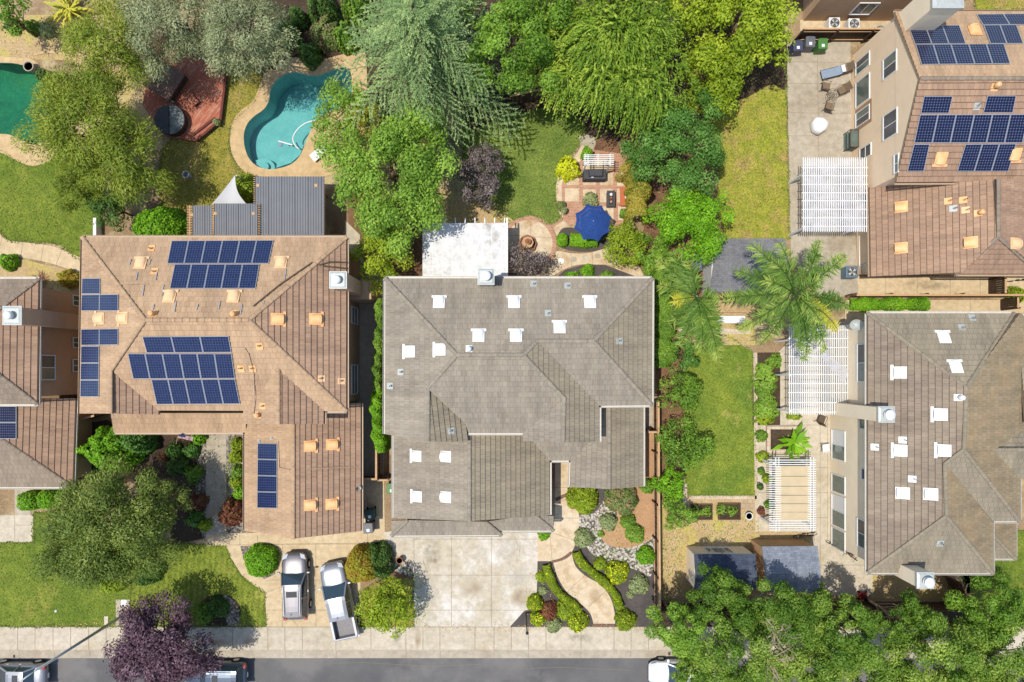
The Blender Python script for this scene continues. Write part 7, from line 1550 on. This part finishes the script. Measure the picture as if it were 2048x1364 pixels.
# ---------------------------------------------------------------- vehicles (built nose towards +x)
M['silver'] = m_paint('silver_paint', rgb(168, 171, 178, .6), .5, .36); M['bronze'] = m_paint('bronze_grey_paint', rgb(142, 139, 143, .6), .5, .42); M['slate'] = m_paint('slate_blue_paint', rgb(96, 108, 124, .6), .6, .28); M['wpaint'] = m_paint('white_car_paint', rgb(246, 248, 250, .8), 0, .3)
M['lens'] = m_plain('headlight_lens', rgb(220, 224, 230), .1, .8); M['tail'] = m_plain('tail_light_red', rgb(190, 20, 24), .25, .6)
def car(name, label, cat, px, py, z, rz, L, Wd, ht, paint, style='suv', sunroof=False):
    q = P(px, py, z); root = thing(name, label, cat, (q.x, q.y, z), rz); h = L / 2; w = Wd / 2
    if style == 'pickup': prof = [(-h, .86, .45, 1.0), (-h + .08, .95, .42, 1.08), (-1.25, .97, .32, 1.12), (.3, .97, .32, 1.12), (1.2, .97, .34, 1.12), (1.75, .96, .36, 1.13), (h - .5, .93, .4, 1.06), (h - .15, .84, .42, .95), (h, .68, .5, .82)]
    else: prof = [(-h, .74, .5, .86), (-h + .12, .88, .4, .98), (-h + .6, .96, .32, 1.02), (-.6, .98, .28, 1.0), (.4, .98, .28, .98), (h - 1.25, .97, .3, .98), (h - .6, .93, .36, .90), (h - .2, .82, .4, .80), (h, .6, .46, .68)]
    rings = []; n = 15
    for x, k, zl, zt in prof:
        r = [(-k, zl + .06), (-k * 1.0, (zl + zt) * .5), (-k * .985, zt - .16), (-k * .95, zt - .06), (-k * .86, zt - .005), (-k * .6, zt + .03), (-k * .3, zt + .045), (0, zt + .05)]
        r = r + [(-a, b) for a, b in r[:-1][::-1]]; rings.append([(x, a * w, b) for a, b in r])
    mb = MB(); v0 = 0
    for r in rings: mb.v += r
    m = len(rings[0])
    for i in range(len(rings) - 1):
        for j in range(m - 1):
            if style == 'pickup' and prof[i + 1][0] <= .31 and 4 <= j <= 9 and prof[i][0] < -.0 : continue
            mb.f.append((i * m + j, (i + 1) * m + j, (i + 1) * m + j + 1, i * m + j + 1)); mb.mi.append(0)
        mb.f.append((i * m + m - 1, (i + 1) * m + m - 1, (i + 1) * m, i * m)); mb.mi.append(1)
    mb.f.append(tuple(range(m))); mb.mi.append(0); mb.f.append(tuple(range(len(rings) * m - 1, (len(rings) - 1) * m - 1, -1))); mb.mi.append(0)
    body = mb.build('body', [M[paint], M['dark']], root, False, True)
    zb = .98 if style != 'pickup' else 1.1
    if style == 'pickup': lo, up, bd = [(-1.18, .86), (1.3, .92)], [(-1.08, .70), (.42, .73)], 0
    elif style == 'suv': lo, up = [(-h + .12, .86), (1.0, .92)], [(-h + .45, .68), (.28, .72)]
    else: lo, up = [(-h + .55, .84), (1.05, .9)], [(-h + 1.25, .64), (.22, .68)]
    q4 = lambda d, z_: [(d[0][0], -d[0][1] * w, z_), (d[1][0], -d[1][1] * w, z_), (d[1][0], d[1][1] * w, z_), (d[0][0], d[0][1] * w, z_)]
    b4, t4 = q4(lo, zb), q4(up, ht - .07); gl = MB().hexa(b4, t4); gl.build('windows', M['carglass'], root, False)
    rf = MB(); g = 6
    for i in range(g):
        for j in range(g):
            def rp(u, v):
                x = up[0][0] + (up[1][0] - up[0][0]) * u; y = (2 * v - 1) * w * (up[0][1] + (up[1][1] - up[0][1]) * u) * 1.02
                return (x - .04 + .08 * u, y, ht - .065 + .07 * (1 - (2 * v - 1) ** 4) * (1 - .5 * (2 * u - 1) ** 4))
            rf.face([rp(i / g, j / g), rp((i + 1) / g, j / g), rp((i + 1) / g, (j + 1) / g), rp(i / g, (j + 1) / g)])
    roofo = rf.build('roof', M[paint], root, False, True)
    for k in range(4):
        a, b = Vector(b4[k]), Vector(t4[k]); MB().bar(a, b, .09, .09).build('pillar', M[paint], root, False)
    for s in (-1, 1):
        ym = (.88 * w) * s; xm = (lo[0][0] + lo[1][0]) / 2 - .1
        MB().bar((xm, s * w * .9, zb), (xm + .05, s * w * .72, ht - .06), .08, .05).build('pillar', M[paint], root, False)
        if style == 'suv': MB().tube([(up[0][0] + .1, s * w * .6, ht + .035), (up[1][0] - .1, s * w * .62, ht + .035)], .018, 6).build('roof_rail', M['alu'], root, False)
    if sunroof: MB().box((up[1][0] - .62, 0, ht + .006), (.40, .74, .006)).build('sunroof', M['charcoal'], roofo, False)
    MB().tube([(up[0][0] + .25, .06, ht + .01), (up[0][0] + .1, .06, ht + .12)], .012, 5).build('antenna', M['dark'], root, False)
    for s in (-1, 1):
        mr = MB().box((1.0 if style != 'pickup' else 1.15, s * (w + .12), zb - .02), (.14, .22, .13)).build('mirror', M[paint], root, False, bevel=.03)
        MB().hexa([(h - .34, s * w * .55, .70 if style != 'pickup' else .84), (h - .06, s * w * .45, .66 if style != 'pickup' else .80), (h - .16, s * w * .78, .66 if style != 'pickup' else .80), (h - .45, s * w * .9, .72 if style != 'pickup' else .88)], [(h - .34, s * w * .55, .88 if style != 'pickup' else 1.06), (h - .04, s * w * .45, .77 if style != 'pickup' else .92), (h - .14, s * w * .79, .80 if style != 'pickup' else .95), (h - .45, s * w * .91, .90 if style != 'pickup' else 1.05)]).build('headlight', M['lens'], root, False)
        MB().box((-h + .09, s * w * .78, .78), (.2, .22 if style != 'pickup' else .14, .24)).build('tail_light', M['tail'], root, False)
        for x in (-h + .9, h - .92):
            ty = MB().tube([(x, s * (w - .22), .33), (x, s * (w + .01), .33)], .33, 24).build('wheel', M['rubber'], root, False); MB().lathe([(.2, 0), (.21, .02), (.06, .03)], (0, 0, 0), 16).build('rim', M['alu'], ty, False)
            rim = kids(ty)[0]; rim.rotation_euler = (R(-90) * s, 0, 0); rim.location = (x, s * (w + .0), .33)
        for x in (-.35, .55): MB().box((x, s * (w * .985 + .01), .82), (.16, .03, .03)).build('door_handle', M['alu'], root, False)
    MB().box((h - .02, 0, .42), (.1, Wd * .6, .2)).build('grille', M['dark'], root, False, bevel=.03); MB().box((-h - .02, 0, .55), (.03, .34, .16)).build('number_plate', M['white'], root, False)
    MB().bar((lo[1][0] - .03, -.1, zb + .05), (lo[1][0] - .06, .6, zb + .07), .02, .02).build('wiper', M['dark'], root, False)
    if style == 'pickup':
        x0, x1 = -h + .12, -1.24; mb = MB(); mb.box(((x0 + x1) / 2, 0, .62), (x1 - x0, w * 1.5, .03))
        for k in range(22): mb.box(((x0 + x1) / 2, -w * .72 + k * w * 1.44 / 21, .65), (x1 - x0 - .05, .022, .016), 0)
        mb.build('bed_liner', M['grey_l'], root, False)
        for s in (-1, 1): MB().box(((x0 + x1) / 2, s * w * .84, .45), (x1 - x0, w * .2, .70)).build('bed_side', M[paint], root, False, bevel=.02)
        MB().box((x0 - .03, 0, .5), (.12, w * 1.8, .62)).build('tailgate', M[paint], root, False, bevel=.03); MB().box((x1 + .03, 0, .6), (.08, w * 1.55, .52)).build('bed_front', M[paint], root, False); MB().box((-h - .08, 0, .4), (.18, w * 1.8, .16)).build('bumper', M['alu'], root, False, bevel=.03)
    return root
car('parked_suv', 'bronze-grey sport utility car with a sunroof parked on the warm driveway', 'car', 597, 1165, .03, R(92), 4.65, 1.84, 1.62, 'bronze', 'suv', True)
car('pickup_truck', 'silver four-door pickup with an open ribbed bed on the tan house driveway', 'pickup', 684, 1193, .035, R(102), 5.4, 1.86, 1.76, 'silver', 'pickup')
car('parked_car', 'silver hatchback with a sunroof parked under the street lamp', 'car', 48, 1343, -.115, R(180), 4.3, 1.78, 1.48, 'silver', 'sedan', True)
car('parked_suv', 'slate blue sport utility car parked beside the plum tree', 'car', 440, 1341, -.115, R(180), 4.4, 1.82, 1.66, 'slate', 'suv', True)
car('parked_car', 'white car at the kerb half hidden under the grove', 'car', 1358, 1338, -.115, R(180), 4.6, 1.8, 1.46, 'wpaint', 'sedan')
# ---------------------------------------------------------------- light and camera
w = bpy.data.worlds.new('World'); scene.world = w; w.use_nodes = True; nt = w.node_tree
bg = nt.nodes['Background']; sky = nt.nodes.new('ShaderNodeTexSky'); sky.sky_type = 'NISHITA'; sky.sun_disc = False
SD = Vector((-0.30, -0.085, 1.0)).normalized()
sky.sun_elevation = math.asin(SD.z); sky.sun_rotation = math.atan2(SD.x, SD.y); sky.air_density = 1.0; sky.dust_density = 1.0
nt.links.new(sky.outputs[0], bg.inputs[0]); bg.inputs[1].default_value = 0.15
sl_ = bpy.data.lights.new('sun', 'SUN'); sl_.energy = 3.5; sl_.angle = R(.53); sl_.color = (1.0, .95, .86)
so = bpy.data.objects.new('sun', sl_); COL.objects.link(so); so.rotation_euler = SD.to_track_quat('Z', 'Y').to_euler(); so.location = (0, 0, 60)
cam = bpy.data.cameras.new('camera'); co = bpy.data.objects.new('camera', cam); COL.objects.link(co); co.location = (0, 0, H); co.rotation_euler = (0, 0, 0)
cam.sensor_width = 36; cam.lens = 36 * F / 2048; cam.shift_y = (CY - 682) / 2048; cam.clip_start = 1; cam.clip_end = 3000
scene.camera = co
vs = scene.view_settings; vs.view_transform = 'Standard'; vs.look = 'None'; vs.gamma = 1; vs.use_curve_mapping = False; vs.exposure = 0.4
scene.cycles.max_bounces = 6; scene.cycles.transparent_max_bounces = 12; scene.cycles.caustics_reflective = False; scene.cycles.caustics_refractive = False
